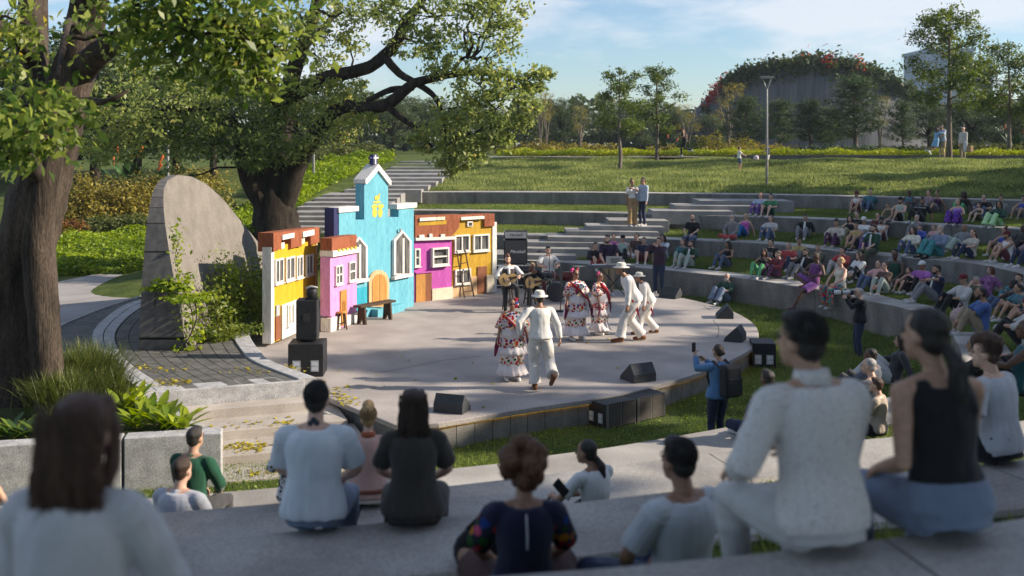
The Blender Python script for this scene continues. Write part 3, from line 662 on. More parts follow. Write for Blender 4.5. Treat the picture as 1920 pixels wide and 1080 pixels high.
def shirt_mesh(pose,sex,sleeve,lod,fit='n'):
    k=('s',pose,sex,sleeve,lod,fit)
    if k in _CL: return _CL[k]
    s=skel(pose,sex); f=sex=='f'; mb=MB(); q=.9 if f else 1.; inf={'n':.020,'t':.010,'l':.025}[fit]
    t1={'tank':.93,'strap':.86}.get(sleeve,.985)
    torso(mb,s,f,inf,-.06 if fit!='t' else .02,t1,.045 if fit=='l' else (.02 if fit=='n' else 0))
    if sleeve not in('tank','strap'):
        mb.tube([s['shl'],s['neck']-s['up']*.035,s['shr']],[.056*q+inf*.6,.05*q,.056*q+inf*.6],12)
    else:
        for sg in ('l','r'):
            a=s['neck'].lerp(s['sh'+sg],.55); w_=.018 if sleeve=='strap' else .032
            mb.tube([a-s['up']*.09+s['fw']*.085,a+s['up']*.004+s['fw']*.02,a+s['up']*.0-s['fw']*.03,a-s['up']*.10-s['fw']*.085],[w_,w_+.004,w_+.004,w_],8)
    for g in 'lr':
        sh,e,w=s['sh'+g],s['elb'+g],s['wr'+g]
        i=inf*(.9 if lod=='far' else .6)+.004
        if sleeve in('short',): mb.tube([sh,sh.lerp(e,.4),sh.lerp(e,.78)],[.058*q+i,.056*q+i*1.1,.055*q+i*1.5],12,0,True,None,None,True,0,False)
        if sleeve in('roll',): mb.tube([sh,sh.lerp(e,.5),e,e.lerp(w,.30)],[.058*q+i,.054*q+i,.048*q+i,.047*q+i],12,0,True,None,None,True,0,False)
        if sleeve in('long','loose'):
            j=i*(1.25 if sleeve=='loose' else 1.)
            mb.tube([sh,sh.lerp(e,.5),e,e.lerp(w,.5),w.lerp(e,.03)],[.058*q+i,.052*q+j,.046*q+j,.043*q+j*.9,.031*q+j*.8],12,0,True,None,None,True,0,False)
    if sleeve in('long','short','roll','loose') and fit!='t':
        mb.tube([s['neck']-s['up']*.03,s['neck']+s['up']*(.022 if sleeve in('long','roll') else .0)],[.078*q,.066*q],12,0,True,None,None,True,0,False)
    me=remesh(mb,VOX[lod]*.95,2,'shirt')
    wrinkle(me,{'far':.006,'mid':.006,'near':.0065}[lod],{'far':9,'mid':8,'near':8}[lod],sum(map(ord,pose))%7,(1.3,1.3,.5))
    _CL[k]=me; return me
def legs_mesh(pose,sex,kind,lod):
    k=('l',pose,sex,kind,lod)
    if k in _CL: return _CL[k]
    s=skel(pose,sex); f=sex=='f'; mb=MB(); i={'slim':.006,'pants':.014,'wide':.035,'shorts':.022,'flare':.02}[kind]
    torso(mb,s,f,.024,-.14,.22,0)
    for g in 'lr':
        h,n,a=s['hip'+g],s['kn'+g],s['an'+g]
        if kind=='shorts': mb.tube([h,h.lerp(n,.4),h.lerp(n,.82)],[.097+.008,.088+i,.080+i],14,0,True,None,None,True,0,False)
        else:
            e=.02 if kind in('wide','flare') else 0
            mb.tube([h,h.lerp(n,.35),h.lerp(n,.8),n,n.lerp(a,.3),n.lerp(a,.7),n.lerp(a,.96)],[.100+i*.4,.090+i,.066+i,.058+i,.059+i,.047+i+e,.045+i+e*2],14,0,True,None,None,True,0,False)
    me=remesh(mb,VOX[lod],2,'trousers'); wrinkle(me,{'far':.005,'mid':.006,'near':.005}[lod],9,sum(map(ord,kind))%5,(1,1,1.3))
    _CL[k]=me; return me
def shoe_mesh(pose,sex,g,kind,lod):
    k=('f',pose,sex,g,kind,lod)
    if k in _CL: return _CL[k]
    s=skel(pose,sex); a=s['an'+g]; t=footdir(s,g); mb=MB()
    n=V(0,0,1)-t*t.z; n.normalize()
    b=a-n*.045; sdv=t.cross(n)
    mb.tube([b-t*.055,b+t*.05,b+t*.14,b+t*.185],[.036,.040,.044,.034],12,0,True,[.042,.040,.030,.022],sdv)
    if kind!='sandal': mb.tube([a+n*.0-t*.01,a-n*.04],[.044,.044],10)
    mb.tube([b-t*.06-n*.030,b+t*.19-n*.030],[.038,.042],10,0,True,[.012,.012],sdv)
    me=remesh(mb,VOX[lod]*.8,2,'shoe'); _CL[k]=me; return me
_HAIR={}
def hair_mesh(style,lod):
    k=(style,lod)
    if k in _HAIR: return _HAIR[k]
    mb=MB(); base=lambda gx=0.:(mb.ell((0,-.028,.046),(.080+gx,.090+gx,.079+gx),20),mb.ell((0,-.050,-.005),(.069+gx,.062+gx,.070),16))
    if style in('short','fade'):
        base(0); mb.ell((0,.018,.095),(.062,.062,.034),14)
    elif style=='crop': base(-.005)
    elif style=='quiff': base(-.004); mb.tube([V(0,.05,.105),V(0,-.02,.125),V(0,-.09,.10)],[.05,.06,.05],12)
    elif style in('long','longw','bob','half'):
        base(.004); L={'long':-.30,'longw':-.36,'bob':-.10,'half':-.25}[style]; w=.088 if style!='longw' else .098
        mb.tube([V(0,-.05,.05),V(0,-.075,-.06),V(0,-.085,(L-.06)/2),V(0,-.085,L)],[w,w+.005,w+.004,w*.72],16,0,True,[.06,.062,.055,.035],V(1,0,0))
        for sg in (-1,1): mb.tube([V(sg*.05,.03,.085),V(sg*.083,.018,.0),V(sg*.086,.0,-.09),V(sg*.07,-.03,max(L*.8,-.22))],[.030,.024,.024,.018],10)
    elif style in('pony','ponylow'):
        base(-.002); y0=(.02 if style=='pony' else -.045)
        mb.ell((0,-.118,y0),(.03,.03,.03),10); l=.34
        mb.tube([V(0,-.12,y0),V(.005,-.165,y0-.05),V(.01,-.165,y0-.15),V(.02,-.145,y0-.26),V(.02,-.135,y0-l)],[.026,.036,.038,.030,.012],12)
        if style=='ponylow':
            mb.tube([V(.02,-.145,y0-.26),V(.02,-.15,y0-.40),V(.015,-.15,y0-.50)],[.032,.028,.010],12)
    elif style=='bun': base(-.002); mb.ell((0,-.09,.135),(.045,.045,.04),12)
    elif style=='bunlow': base(.0); mb.ell((0,-.13,.0),(.042,.036,.042),12)
    elif style=='afro': 
        for _ in range(46):
            d=V(rnd.gauss(0,1),rnd.gauss(0,1),rnd.gauss(0,1)).normalized()
            if d.y>.35 and d.z<.25: continue
            c=V(0,-.035,.05)+V(d.x*.105,d.y*.10,d.z*.11); mb.ell(c,(.05,.05,.05),8)
        base(.006)
    elif style=='capbase': mb.ell((0,-.045,.0),(.075,.072,.06),14)
    elif style=='beard':
        mb.ell((0,.045,-.082),(.05,.052,.045),12); 
        for sg in (-1,1): mb.tube([V(sg*.068,.01,-.02),V(sg*.058,.04,-.07)],[.014,.02],8)
    me=remesh(mb,{'far':.013,'mid':.010,'near':.006}[lod],2,'hair')
    if style=='half' or lod=='near': wrinkle(me,.007,26,3,(1.6,1.6,.22))
    if lod=='near' and style!='afro':
        fb=MB()
        if style in('long','longw','half','ponylow','pony'):
            for _ in range(800 if style!='ponylow' else 60):
                if style in('ponylow','pony'):
                    a=rnd.uniform(0,6.28); z=rnd.uniform(-.1,-.35); p=V(.015+math.cos(a)*.036,-.15+math.sin(a)*.034,z); pts=[p+V(0,0,.10),p,p+V(rnd.gauss(0,.012),rnd.gauss(0,.01),-.14)]
                else:
                    x=rnd.uniform(-.1,.1); z0=rnd.uniform(-.20,.02); p=V(x,-.085-.065*math.sqrt(max(0,1-(x/.105)**2)),z0)
                    wv=rnd.uniform(-.012,.012); pts=[p+V(0,.006,.10),p+V(wv,-.003,.03),p+V(-wv,-.004,-.04),p+V(x*.1+wv,-.006,-.11),p+V(rnd.gauss(0,.014)+x*.08,rnd.gauss(0,.014),-.19-rnd.random()*.08)]
                fb.tube(pts,[.0015]+[.0026]*(len(pts)-2)+[.0008],4,0,True)
        elif style in('fade','short','quiff','crop'):
            for _ in range(900):
                a=rnd.uniform(0,6.28); e=rnd.uniform(-.5,1.5); d=V(math.cos(a)*math.cos(e),math.sin(a)*math.cos(e),math.sin(e)); p=V(0,-.028,.046)+V(d.x*.080,d.y*.090,d.z*.080)
                tg=(V(rnd.gauss(0,.5),-.7+rnd.gauss(0,.4),-.6+rnd.gauss(0,.3))); tg=(tg-d*tg.dot(d)).normalized(); fb.tube([p-d*.003,p+d*.004+tg*.012,p+d*.003+tg*.024],[.0022,.0024,.0008],3)
        me=join_mb(me,fb)
    _HAIR[k]=me; return me
def cap_mesh(kind):
    if ('cap',kind) in _HAIR: return _HAIR[('cap',kind)]
    mb=MB()
    if kind=='cap':
        rs=[(.090,.03),(.091,.06),(.084,.095),(.062,.122),(.03,.136),(.004,.14)]
        mb.lathe(rs,20,0,Matrix.Translation((0,-.015,0))@Matrix.Diagonal((1,1.12,1,1)))
        mb.prism([(-.075,.05),(-.06,.12),(-.03,.155),(0,.165),(.03,.155),(.06,.12),(.075,.05)],.030,.040)
    elif kind=='sombrero':
        mb.lathe([(.088,.035),(.135,.038),(.155,.046),(.156,.052),(.135,.048),(.091,.050),(.094,.06),(.089,.10),(.082,.135),(.066,.150),(.05,.143),(.002,.140)],28,0,Matrix.Translation((0,-.015,.0))@Matrix.Diagonal((1,1.15,1,1)))
        mb.lathe([(.0935,.052),(.0955,.055),(.0945,.075),(.092,.075)],28,1,Matrix.Translation((0,-.015,0))@Matrix.Diagonal((1,1.15,1,1)),False)
    me=mb.mesh(kind); _HAIR[('cap',kind)]=me; return me
# ---- colours
SKIN={'l':(.58,.36,.27),'m':(.42,.25,.17),'t':(.30,.165,.105),'d':(.12,.062,.042),'b':(.10,.055,.038)}
def skinm(k): return mat('skin_'+k,SKIN[k],[min(1,c*1.15) for c in SKIN[k]],scale=14,rough=.5,bump=.06,bscale=120,fine=.10,fscale=45,spec=.4)
HAIRC={'k':(.017,.014,.012),'db':(.036,.021,.014),'br':(.060,.030,.019),'au':(.085,.032,.017),'bl':(.34,.22,.10),'gr':(.30,.29,.28),'wh':(.5,.48,.45),'cu':(.085,.035,.014)}
def hairm(k): return mat('hair_'+k,HAIRC[k],[c*1.9+.006 for c in HAIRC[k]],scale=14,rough=.5,bump=.6,bscale=60,st=(3,3,.4),fine=.25,fscale=90,spec=.45)
def cloth(c,c2=None,pat=None):
    nm='cloth_'+'_'.join('%02x'%int(255*min(1,x)) for x in c)+(pat or '')+('_'.join('%02x'%int(255*min(1,x)) for x in c2) if c2 else '')
    if nm in MATS: return MATS[nm]
    if not pat: return mat(nm,[x*.92 for x in c],[min(1,x*1.1) for x in c],scale=5,rough=.9,bump=.10,bscale=45,fine=.05,fscale=260,spec=.12,sheen=.2)
    m=mat(nm,c,c2,scale=7,rough=.9,fine=.05,spec=.15); nt=m.node_tree; L=nt.links; b=nt.nodes['Principled BSDF']
    tc=[n for n in nt.nodes if n.type=='TEX_COORD'][0]
    rp=_n(nt,'ShaderNodeValToRGB'); e=rp.color_ramp.elements; rp.color_ramp.interpolation='CONSTANT'
    if pat=='stripe':
        t=_n(nt,'ShaderNodeTexWave'); t.inputs['Scale'].default_value=9; t.inputs['Distortion'].default_value=.6; t.bands_direction='X'
        e[0].color=c4(c); e[1].color=c4(c2); e[1].position=.5; L.new(tc.outputs['Object'],t.inputs['Vector']); L.new(t.outputs['Fac'],rp.inputs['Fac'])
    elif pat=='check':
        t=_n(nt,'ShaderNodeTexChecker'); t.inputs['Scale'].default_value=26; t.inputs['Color1'].default_value=c4(c); t.inputs['Color2'].default_value=c4(c2); L.new(tc.outputs['Object'],t.inputs['Vector']); L.new(t.outputs['Color'],b.inputs['Base Color']); MATS[nm]=m; return m
    else:
        t=_n(nt,'ShaderNodeTexVoronoi'); t.inputs['Scale'].default_value={'floral':15,'camo':14,'dots':22,'quilt':48}[pat]; L.new(tc.outputs['Object'],t.inputs['Vector'])
        if pat=='floral':
            sp=_n(nt,'ShaderNodeSeparateColor'); L.new(t.outputs['Color'],sp.inputs[0]); L.new(sp.outputs[0],rp.inputs['Fac'])
            cs=[(.0,(.42,.015,.02)),(.3,(.6,.22,.02)),(.45,(.02,.09,.02)),(.62,(.02,.05,.22)),(.72,(.55,.03,.03)),(.88,(.55,.08,.18))]
            e[0].color=c4(cs[0][1]); e[1].position=cs[1][0]; e[1].color=c4(cs[1][1])
            for p_,cc in cs[2:]: x=e.new(p_); x.color=c4(cc)
            r2=_n(nt,'ShaderNodeValToRGB'); r2.color_ramp.interpolation='CONSTANT'; r2.color_ramp.elements[0].color=(1,1,1,1); r2.color_ramp.elements[1].color=(0,0,0,1); r2.color_ramp.elements[1].position=.47
            mx=_n(nt,'ShaderNodeMix',data_type='RGBA'); L.new(t.outputs['Distance'],r2.inputs[0]); L.new(r2.outputs[0],mx.inputs[0]); mx.inputs[6].default_value=c4(c); L.new(rp.outputs[0],mx.inputs[7]); L.new(mx.outputs[2],b.inputs['Base Color']); MATS[nm]=m; return m
        if pat=='quilt':
            t.feature='DISTANCE_TO_EDGE'; e[0].color=c4([x*.78 for x in c]); e[1].color=c4(c2); e[1].position=.05; L.new(t.outputs['Distance'],rp.inputs['Fac'])
        else:
            e[0].color=c4(c2); e[1].color=c4(c); e[1].position=.42; L.new(t.outputs['Distance'],rp.inputs['Fac'])
    L.new(rp.outputs[0],b.inputs['Base Color']); MATS[nm]=m; return m
M_eye=mat('eye_dark',(.02,.014,.012),rough=.3,fine=0); M_lip=mat('lip_rose',(.30,.09,.075),rough=.5,fine=0)
def link_mesh(name,me,mats,parent):
    o=bpy.data.objects.new(name,me); COL.objects.link(o); o.parent=parent
    mats=mats if isinstance(mats,(list,tuple)) else [mats]
    while len(me.materials)<len(mats): me.materials.append(mats[len(me.materials)])
    for i,m in enumerate(mats): o.material_slots[i].link='OBJECT'; o.material_slots[i].material=m
    return o
def person(pose,sex,pos,face,label,top=None,bot=None,skin='m',hair='db',hs='short',sl='short',lg='pants',sc=.95,group=None,lod='far',fit='n',shoe=(.5,.5,.5),cap=None,beard=None,hy=0.,hp=0.,bare=False,shoes=True,topm=None,botm=None):
    """face: direction (x,y) the person faces"""
    rz=math.atan2(face[1],face[0])-math.pi/2
    r=empty('person',pos,rz,label,'person',group,sc)
    link_mesh('body',body_mesh(pose,sex,lod,hy,hp),[skinm(skin),M_eye,M_lip],r)
    s=skel(pose,sex); Hm=headframe(s,hy,hp)
    if hs:
        o=link_mesh('hair',hair_mesh(hs,lod),hairm(hair),r); o.matrix_local=Hm
    if beard:
        o=link_mesh('beard',hair_mesh('beard',lod),hairm(beard),r); o.matrix_local=Hm
    if cap: 
        o=link_mesh('cap' if cap[0]=='cap' else 'hat',cap_mesh(cap[0]),[cloth(cap[1]),cloth(cap[2] if len(cap)>2 else cap[1])],r); o.matrix_local=Hm
    if top is not None or topm: link_mesh('shirt',shirt_mesh(pose,sex,sl,lod,fit),topm or (cloth(*top) if hasattr(top[0],'__len__') else cloth(top)),r)
    if bot is not None or botm: link_mesh('trousers' if lg!='shorts' else 'shorts',legs_mesh(pose,sex,lg,lod),botm or (cloth(*bot) if hasattr(bot[0],'__len__') else cloth(bot)),r)
    if shoes:
        for g in 'lr': link_mesh('shoe',shoe_mesh(pose,sex,g,'shoe',lod),cloth(shoe),r)
    return r
STC=V(-1.,22.5,0)
def toward(pos,tgt=STC,jit=.0):
    d=Vector(tgt)-Vector(pos); a=math.atan2(d.y,d.x)+jit; return (math.cos(a),math.sin(a))
# ================================================================ AUDIENCE
K={'wh':(.72,.71,.69),'bk':(.018,.018,.02),'ch':(.05,.05,.055),'gy':(.22,.22,.23),'lg':(.48,.47,.46),'nv':(.02,.03,.075),'bl':(.04,.12,.38),'rb':(.03,.08,.42),'lb':(.35,.45,.62),'jn':(.07,.12,.24),'dj':(.025,.045,.10),'lj':(.16,.22,.34),'gj':(.20,.21,.23),'gn':(.03,.22,.08),'dg':(.015,.075,.045),'ol':(.09,.10,.05),'te':(.03,.17,.22),'tq':(.05,.25,.27),'pu':(.16,.06,.34),'li':(.32,.16,.62),'vi':(.42,.10,.52),'mg':(.62,.06,.45),'pl':(.09,.02,.09),'rd':(.48,.03,.03),'mr':(.14,.025,.035),'br':(.11,.06,.045),'bg':(.52,.45,.36),'kh':(.30,.23,.13),'mu':(.42,.33,.06),'cr':(.66,.62,.48),'pk':(.60,.30,.30),'gg':(.05,.40,.11),'mv':(.28,.17,.22),'pg':(.35,.44,.38)}
for k_,v_ in K.items():
    l_=.3*v_[0]+.6*v_[1]+.1*v_[2]; K[k_]=tuple(l_+(x-l_)*.74 for x in v_)
GRP='spectators seated on the far terraces'
def pos_on(row,px,py):
    z=(ZZ[row]).mean()
    for _ in range(6):
        p=P(px,py,z); th=math.atan2(p.y-CY,p.x-CX); r=math.hypot(p.x-CX,p.y-CY); rr=ring_r(row,th); z=ring_z(row,th)
        if r>rr+WID[row]: z=z-drop(th)+.03
    rm=ring_r(row+1,th)-.33
    if r>rm: x,y=pol(rm,th); return V(x,y,ring_z(row,th)-drop(th)+.1)
    return V(p.x,p.y,z)
AUD=[
# row 3 (upper terrace)
(3-1,1421,404,'knees','f','woman in pale blue top beside the man in the green polo','lb','pu','l','au','ponylow','short','slim',{}),
(2,1441,407,'knees','m','man in green polo and dark shorts beside a woman in pale blue','gn','dg','l','db','fade','short','shorts',{}),
(2,1604,401,'hug','m','man in maroon cap and white sleeveless shirt, alone on the upper terrace','wh','mr','m','db','capbase','tank','shorts',dict(cap=('cap',(.14,.025,.035)))),
(2,1668,395,'lean','m','man with hair bun, teal tee and jeans leaning back at the upper wall','te','jn','l','db','bun','short','pants',{}),
(2,1661,418,'cross','m','small boy in olive tank top sitting cross-legged beside a man in black cap','ol','gy','m','db','short','tank','shorts',dict(sc=.72)),
(2,1681,417,'knees','m','man in black cap and pale green tank top next to a small boy','pg','bk','l','k','capbase','tank','shorts',dict(cap=('cap',(.02,.02,.022)),beard='k')),
(2,1722,418,'lean','m','man all in black with white lettering on his tee and white shoes','bk','bk','t','k','quiff','short','pants',dict(shoe=(.75,.75,.75),beard='k',text=1)),
(2,1751,397,'knees','m','black man in teal tank top and dark shorts near the upper wall','te','gy','b','k','crop','tank','shorts',{}),
(2,1766,402,'lean','f','woman with topknot in purple crop top and shorts, legs bare','pl','gy','m','au','bun','strap','shorts',{}),
(2,1791,422,'knees','f','blonde woman in lilac strap top and purple patterned trousers','li',((.10,.03,.24),(.20,.08,.40),'camo'),'l','bl','bunlow','strap','wide',{}),
(2,1803,405,'lean','f','dark woman with long black hair behind the blonde woman in lilac','bk','gg','d','k','longw','strap','slim',{}),
(2,1795,398,'hug','m','man with red-brown bun half hidden behind the long-haired woman','mv','gy','l','au','bun','short','pants',{}),
(2,1829,416,'knees','f','little girl in camouflage dress beside the man in black tee','ol',((.09,.10,.05),(.03,.04,.02),'camo'),'l','br','bunlow','strap','shorts',dict(sc=.70)),
(2,1841,410,'knees','m','man in black tee and jeans behind the girl in camouflage','bk','jn','l','br','crop','short','pants',{}),
(2,1866,427,'knees','f','woman in dark green top and lime striped wide trousers','dg',((.62,.68,.60),(.22,.60,.12),'stripe'),'m','k','longw','long','wide',{}),
(2,1874,414,'hug','f','dark-haired woman with black bun behind the lime striped trousers','gy','lg','m','k','bun','long','slim',{}),
(2,1913,412,'knees','m','man in bright blue tank top and grey shorts at the right edge','rb','gy','m','k','short','tank','shorts',{}),
# row 2 (middle terrace)
(1,1303,449,'edge','m','man in black tee and jeans sitting alone on the wall edge','bk','jn','l','br','crop','short','pants',dict(beard='br')),
(1,1369,450,'cross','m','grey-bearded man in grey sweater and red trousers sitting on the wall','gy','rd','l','gr','crop','long','pants',dict(beard='wh')),
(1,1390,445,'lean','f','blonde woman in magenta strap top and blue patterned trousers','mg',((.03,.10,.34),(.04,.26,.36),'camo'),'l','bl','pony','strap','wide',{}),
(1,1440,451,'knees','f','auburn woman in pale grey tee and jeans sitting alone on grass','lg','jn','l','au','ponylow','short','slim',{}),
(1,1507,448,'lean','m','man in black open jacket, white tee and faded grey jeans','bk','gj','m','k','fade','roll','pants',dict(inner=(.72,.72,.7))),
(1,1563,463,'knees','m','man in beige sweater and dark plum trousers, feet on the wall','bg','pl','m','k','quiff','long','pants',dict(shoe=(.45,.42,.38))),
(1,1586,450,'lean','f','woman in black top and ochre striped trousers with long black hair','bk',((.10,.10,.11),(.42,.36,.2),'stripe'),'l','k','longw','strap','wide',{}),
(1,1601,469,'hug','m','boy in mustard tank top and navy shorts hugging his knees','mu','nv','m','k','short','tank','shorts',dict(shoe=(.03,.04,.08))),
(1,1612,447,'hug','f','woman with black topknot peeking out above the mustard boy','bk','gy','l','k','bun','short','slim',{}),
(1,1631,473,'knees','f','woman in pale blue tee and purple trousers with white shoes','lb','pu','l','au','ponylow','short','slim',dict(shoe=(.75,.75,.78))),
(1,1617,456,'hug','f','woman in white cap behind the woman in pale blue tee','wh','gy','m','br','capbase','short','slim',dict(cap=('cap',(.7,.7,.7)))),
(1,1650,456,'hug','m','man in dark cap and white sleeveless shirt behind a green jacket','wh','mr','m','k','capbase','tank','shorts',dict(cap=('cap',(.03,.035,.05)),beard='k')),
(1,1664,474,'edge','m','man in dark green jacket over white tee, one foot over the wall','dg','ol','l','k','fade','roll','pants',dict(beard='k',inner=(.72,.72,.7),shoe=(.25,.08,.1))),
(1,1687,446,'hug','m','man in maroon tee with dark hair against the middle wall','mr','gy','l','db','ponylow','short','shorts',{}),
(1,1704,479,'knees','f','woman in cream blouse and blue jeans with long brown curls','cr','jn','l','db','longw','long','slim',{}),
(1,1719,462,'knees','m','child in bright blue jacket seen from the side near the wall','rb','lg','l','db','short','long','pants',dict(sc=.75)),
(1,1752,483,'knees','m','white-bearded man in steel blue sweater and turquoise trousers','lj',((.05,.22,.24),(.10,.30,.30),'camo'),'l','gr','crop','long','wide',dict(beard='wh',sc=1.02,shoe=(.03,.03,.03))),
(1,1746,463,'hug','f','child with reddish hair half hidden behind the white-bearded man','pk','gy','l','au','bunlow','short','slim',dict(sc=.75)),
(1,1795,472,'lean','m','bald man in dark grey tee and pale sage trousers','gy','pg','t','k',None,'short','wide',{}),
(1,1795,448,'hug','m','grey-haired man peeking over the bald man in grey tee','gy','gy','l','gr','crop','short','pants',dict(beard='gr')),
(1,1812,486,'knees','f','auburn woman in blush printed tee and jeans beside the bald man','bg','dj','l','au','pony','short','slim',{}),
(1,1873,480,'lean','f','woman with auburn topknot, bare legs and blue top at the right','rb','br','m','au','bun','strap','shorts',{}),
(1,1880,492,'hug','m','man in maroon cap and white sleeveless shirt in front of the topknot','wh','mr','m','k','capbase','tank','shorts',dict(cap=('cap',(.14,.025,.035)),beard='k')),
(1,1909,475,'knees','m','black man in charcoal shirt behind the mauve tee at far right','ch','ch','b','k','crop','short','pants',{}),
(1,1922,500,'knees','m','man in mauve tee and jeans with white sneakers at the right edge','mv','dj','b','k','short','short','pants',dict(shoe=(.7,.7,.7))),
# row 1 (lowest terrace)
(0,1277,499,'hug','f','woman in teal top sitting close behind a green-jacketed man','te','pg','l','br','ponylow','short','slim',{}),
(0,1289,502,'knees','m','man in dark green jacket and white tee with sage trousers, left of the gap','dg','pg','l','k','fade','roll','pants',dict(beard='k',inner=(.72,.72,.7))),
(0,1357,503,'knees','f','dark woman in black strap top and jeans alone on lowest terrace','bk','jn','t','k','longw','strap','slim',{}),
(0,1426,520,'lean','f','woman in black strap top and vivid green trousers stretched out','bk','gg','t','k','longw','strap','slim',{}),
(0,1441,500,'hug','m','man with black hair bun between green trousers and the red tee','bk','gy','l','k','bunlow','short','pants',{}),
(0,1449,522,'knees','m','boy in red plaid shirt and dark trousers beside green trousers',((.24,.05,.06),(.08,.03,.04),'check'),'pl','l','db','short','long','pants',dict(sc=.86)),
(0,1474,507,'knees','m','red-haired man in red tee and blue jeans','rd','dj','l','au','crop','short','pants',{}),
(0,1499,521,'lean','m','man in black jacket, white tee and ripped grey jeans beside the black athlete','bk','gj','l','k','fade','roll','pants',dict(beard='k',inner=(.72,.72,.7))),
(0,1509,500,'hug','m','man in mustard tee with black hair behind the black jacket','mu','gy','m','k','short','short','pants',{}),
(0,1500,541,'slap','m','black man in plum tank top and purple shorts, one leg hanging down',((.15,.05,.17)),((.26,.10,.36)),'b','k','crop','tank','shorts',dict(sc=1.05,shoe=(.10,.03,.05))),
(0,1530,511,'hug','m','man in dark green tee peering behind the plum tank top','ol','gy','l','br','fade','short','pants',{}),
(0,1566,548,'edge','f','blonde woman in cream top and floral trousers sitting on the edge','cr',((.10,.22,.22),(.1,.1,.1),'floral'),'l','bl','bunlow','strap','wide',dict(sc=1.0)),
(0,1572,517,'knees','m','dark-haired youth in red sweater behind the floral trousers','rd','lg','l','db','short','long','pants',{}),
(0,1605,529,'hug','f','woman in white blouse with long brown curls and dark trousers','wh','ch','l','db','longw','long','slim',{}),
(0,1633,545,'lean','m','boy in blush printed tee and jeans next to the bun-haired woman','pk','jn','l','br','crop','short','pants',dict(sc=.9)),
(0,1653,552,'hug','f','woman in taupe tee with black bun crouching on the wall edge','br','pg','l','k','bunlow','short','slim',{}),
(0,1674,535,'cross','m','black man in dark green tank top with bare arms','dg','dg','b','k','crop','tank','shorts',dict(sc=1.02)),
(0,1694,548,'knees','f','small girl in maroon plaid dress beside the violet shirt',((.16,.06,.08),(.06,.03,.04),'check'),'br','l','br','bunlow','strap','shorts',dict(sc=.72)),
(0,1719,550,'knees','m','man in violet shirt and white cap with black trousers','vi','bk','t','k','capbase','short','pants',dict(cap=('cap',(.68,.68,.68)))),
(0,1731,522,'hug','m','man with black hair behind the violet shirt','gy','gy','t','k','short','short','pants',{}),
(0,1745,567,'reachsit','m','man in navy shirt over white tee with arms stretched out, grey jeans','nv','gj','m','k','fade','roll','pants',dict(beard='k',inner=(.72,.72,.7),sc=1.02)),
(0,1790,590,'knees','m','man in maroon cap and pale grey shirt with black trousers','lg','bk','m','k','capbase','roll','pants',dict(cap=('cap',(.15,.02,.03)),sc=1.0)),
(0,1840,560,'lean','f','woman with auburn bob in purple checked dress',((.45,.20,.42),(.08,.03,.10),'check'),((.45,.20,.42),(.08,.03,.10),'check'),'l','au','bob','short','shorts',{}),
(0,1822,572,'hug','m','grey-haired child sitting behind the blue raglan tee','ol','ol','l','gr','short','short','pants',dict(sc=.75)),
(0,1827,628,'hug','m','man in blue and navy tee hugging his khaki knees on the path end','bl','kh','t','k','crop','short','pants',dict(sc=1.02,beard='k')),
(0,1879,592,'lean','f','black woman with bob and black strap top, in jeans','bk','jn','d','k','bob','strap','slim',{}),
(0,1898,580,'knees','m','fair man with crew cut behind the black woman with the bob','te','te','l','br','fade','short','pants',{}),
(0,1897,602,'book','f','woman in dark teal tee reading a book on the grass','te','br','m','db','bunlow','short','shorts',{}),
(0,1922,618,'lean','f','woman in red top with black bun at the right edge','rd','br','m','k','bunlow','short','shorts',{}),
(0,1905,652,'knees','m','man in maroon cap and pale grey shirt seen from behind','lg','bk','m','k','capbase','roll','pants',dict(cap=('cap',(.15,.02,.03)),sc=1.05)),
(0,1397,563,'knees','m','old bearded man in green shirt and jeans sitting against the lowest wall','dg','lj','l','gr','crop','roll','wide',dict(beard='wh',floor=1)),
(0,1166,489,'lean','m','man in black cap and pale green tank top behind the keyboard player','pg','bk','l','k','capbase','tank','pants',dict(cap=('cap',(.02,.02,.022)))),
(0,1148,487,'hug','f','woman in pink top hidden behind the keyboard player','mg','wh','l','br','bunlow','short','slim',{}),
(0,1190,484,'cross','f','woman in brown top and white trousers near the photographer','br','wh','l','k','bunlow','short','slim',{}),
(0,1206,494,'lean','m','man in navy tee and maroon shorts near the photographer','nv','mr','l','br','fade','short','shorts',{}),
(0,1240,489,'hug','f','woman in pale blue tee with long brown hair behind the photographer','lb','gy','l','db','longw','short','slim',{}),
]
POSES['reachsit']=dict(POSES['lean'],wl=(-.45,.30,.62),wr=(.22,.25,.45),neck=(0,-.08,.63))
def cc(x): return (K[x],) if isinstance(x,str) else x
def inner_shirt(r,pose,sex,c,lod):
    s=skel(pose,sex); mb=MB()
    a,b=s['pel'],s['neck']; up=s['up']; fw=s['fw']; X=V(1,0,0)
    ts=np.linspace(.02,.93,8); rg=[]
    for t in ts:
        c0=a.lerp(b,t)+fw*(.15-.05*max(0,t-.6)*1.6+.006); wd=.045*(1-.35*t)
        rg.append([c0-X*wd,c0-X*wd*.5+fw*.012,c0+X*wd*.5+fw*.012,c0+X*wd,c0+X*wd*.5-fw*.03,c0-X*wd*.5-fw*.03])
    mb.rings(rg,0,True,True); o=mb.build('undershirt',cloth(c),r); return o
def lettering(txt,size,m,parent,M,ext=.002,shear=0.,name='lettering',align='CENTER'):
    cu=bpy.data.curves.new(name,'FONT'); cu.body=txt; cu.size=size; cu.extrude=ext; cu.shear=shear; cu.align_x=align; cu.align_y='CENTER'
    t=bpy.data.objects.new('tmpf',cu); COL.objects.link(t); dg=bpy.context.evaluated_depsgraph_get()
    me=bpy.data.meshes.new_from_object(t.evaluated_get(dg)); bpy.data.objects.remove(t); me.name=name; me.materials.clear(); me.materials.append(m)
    o=bpy.data.objects.new(name,me); COL.objects.link(o); o.parent=parent; o.matrix_local=M; return o
M_white=mat('paint_white',(.70,.70,.69),rough=.6,fine=.03)
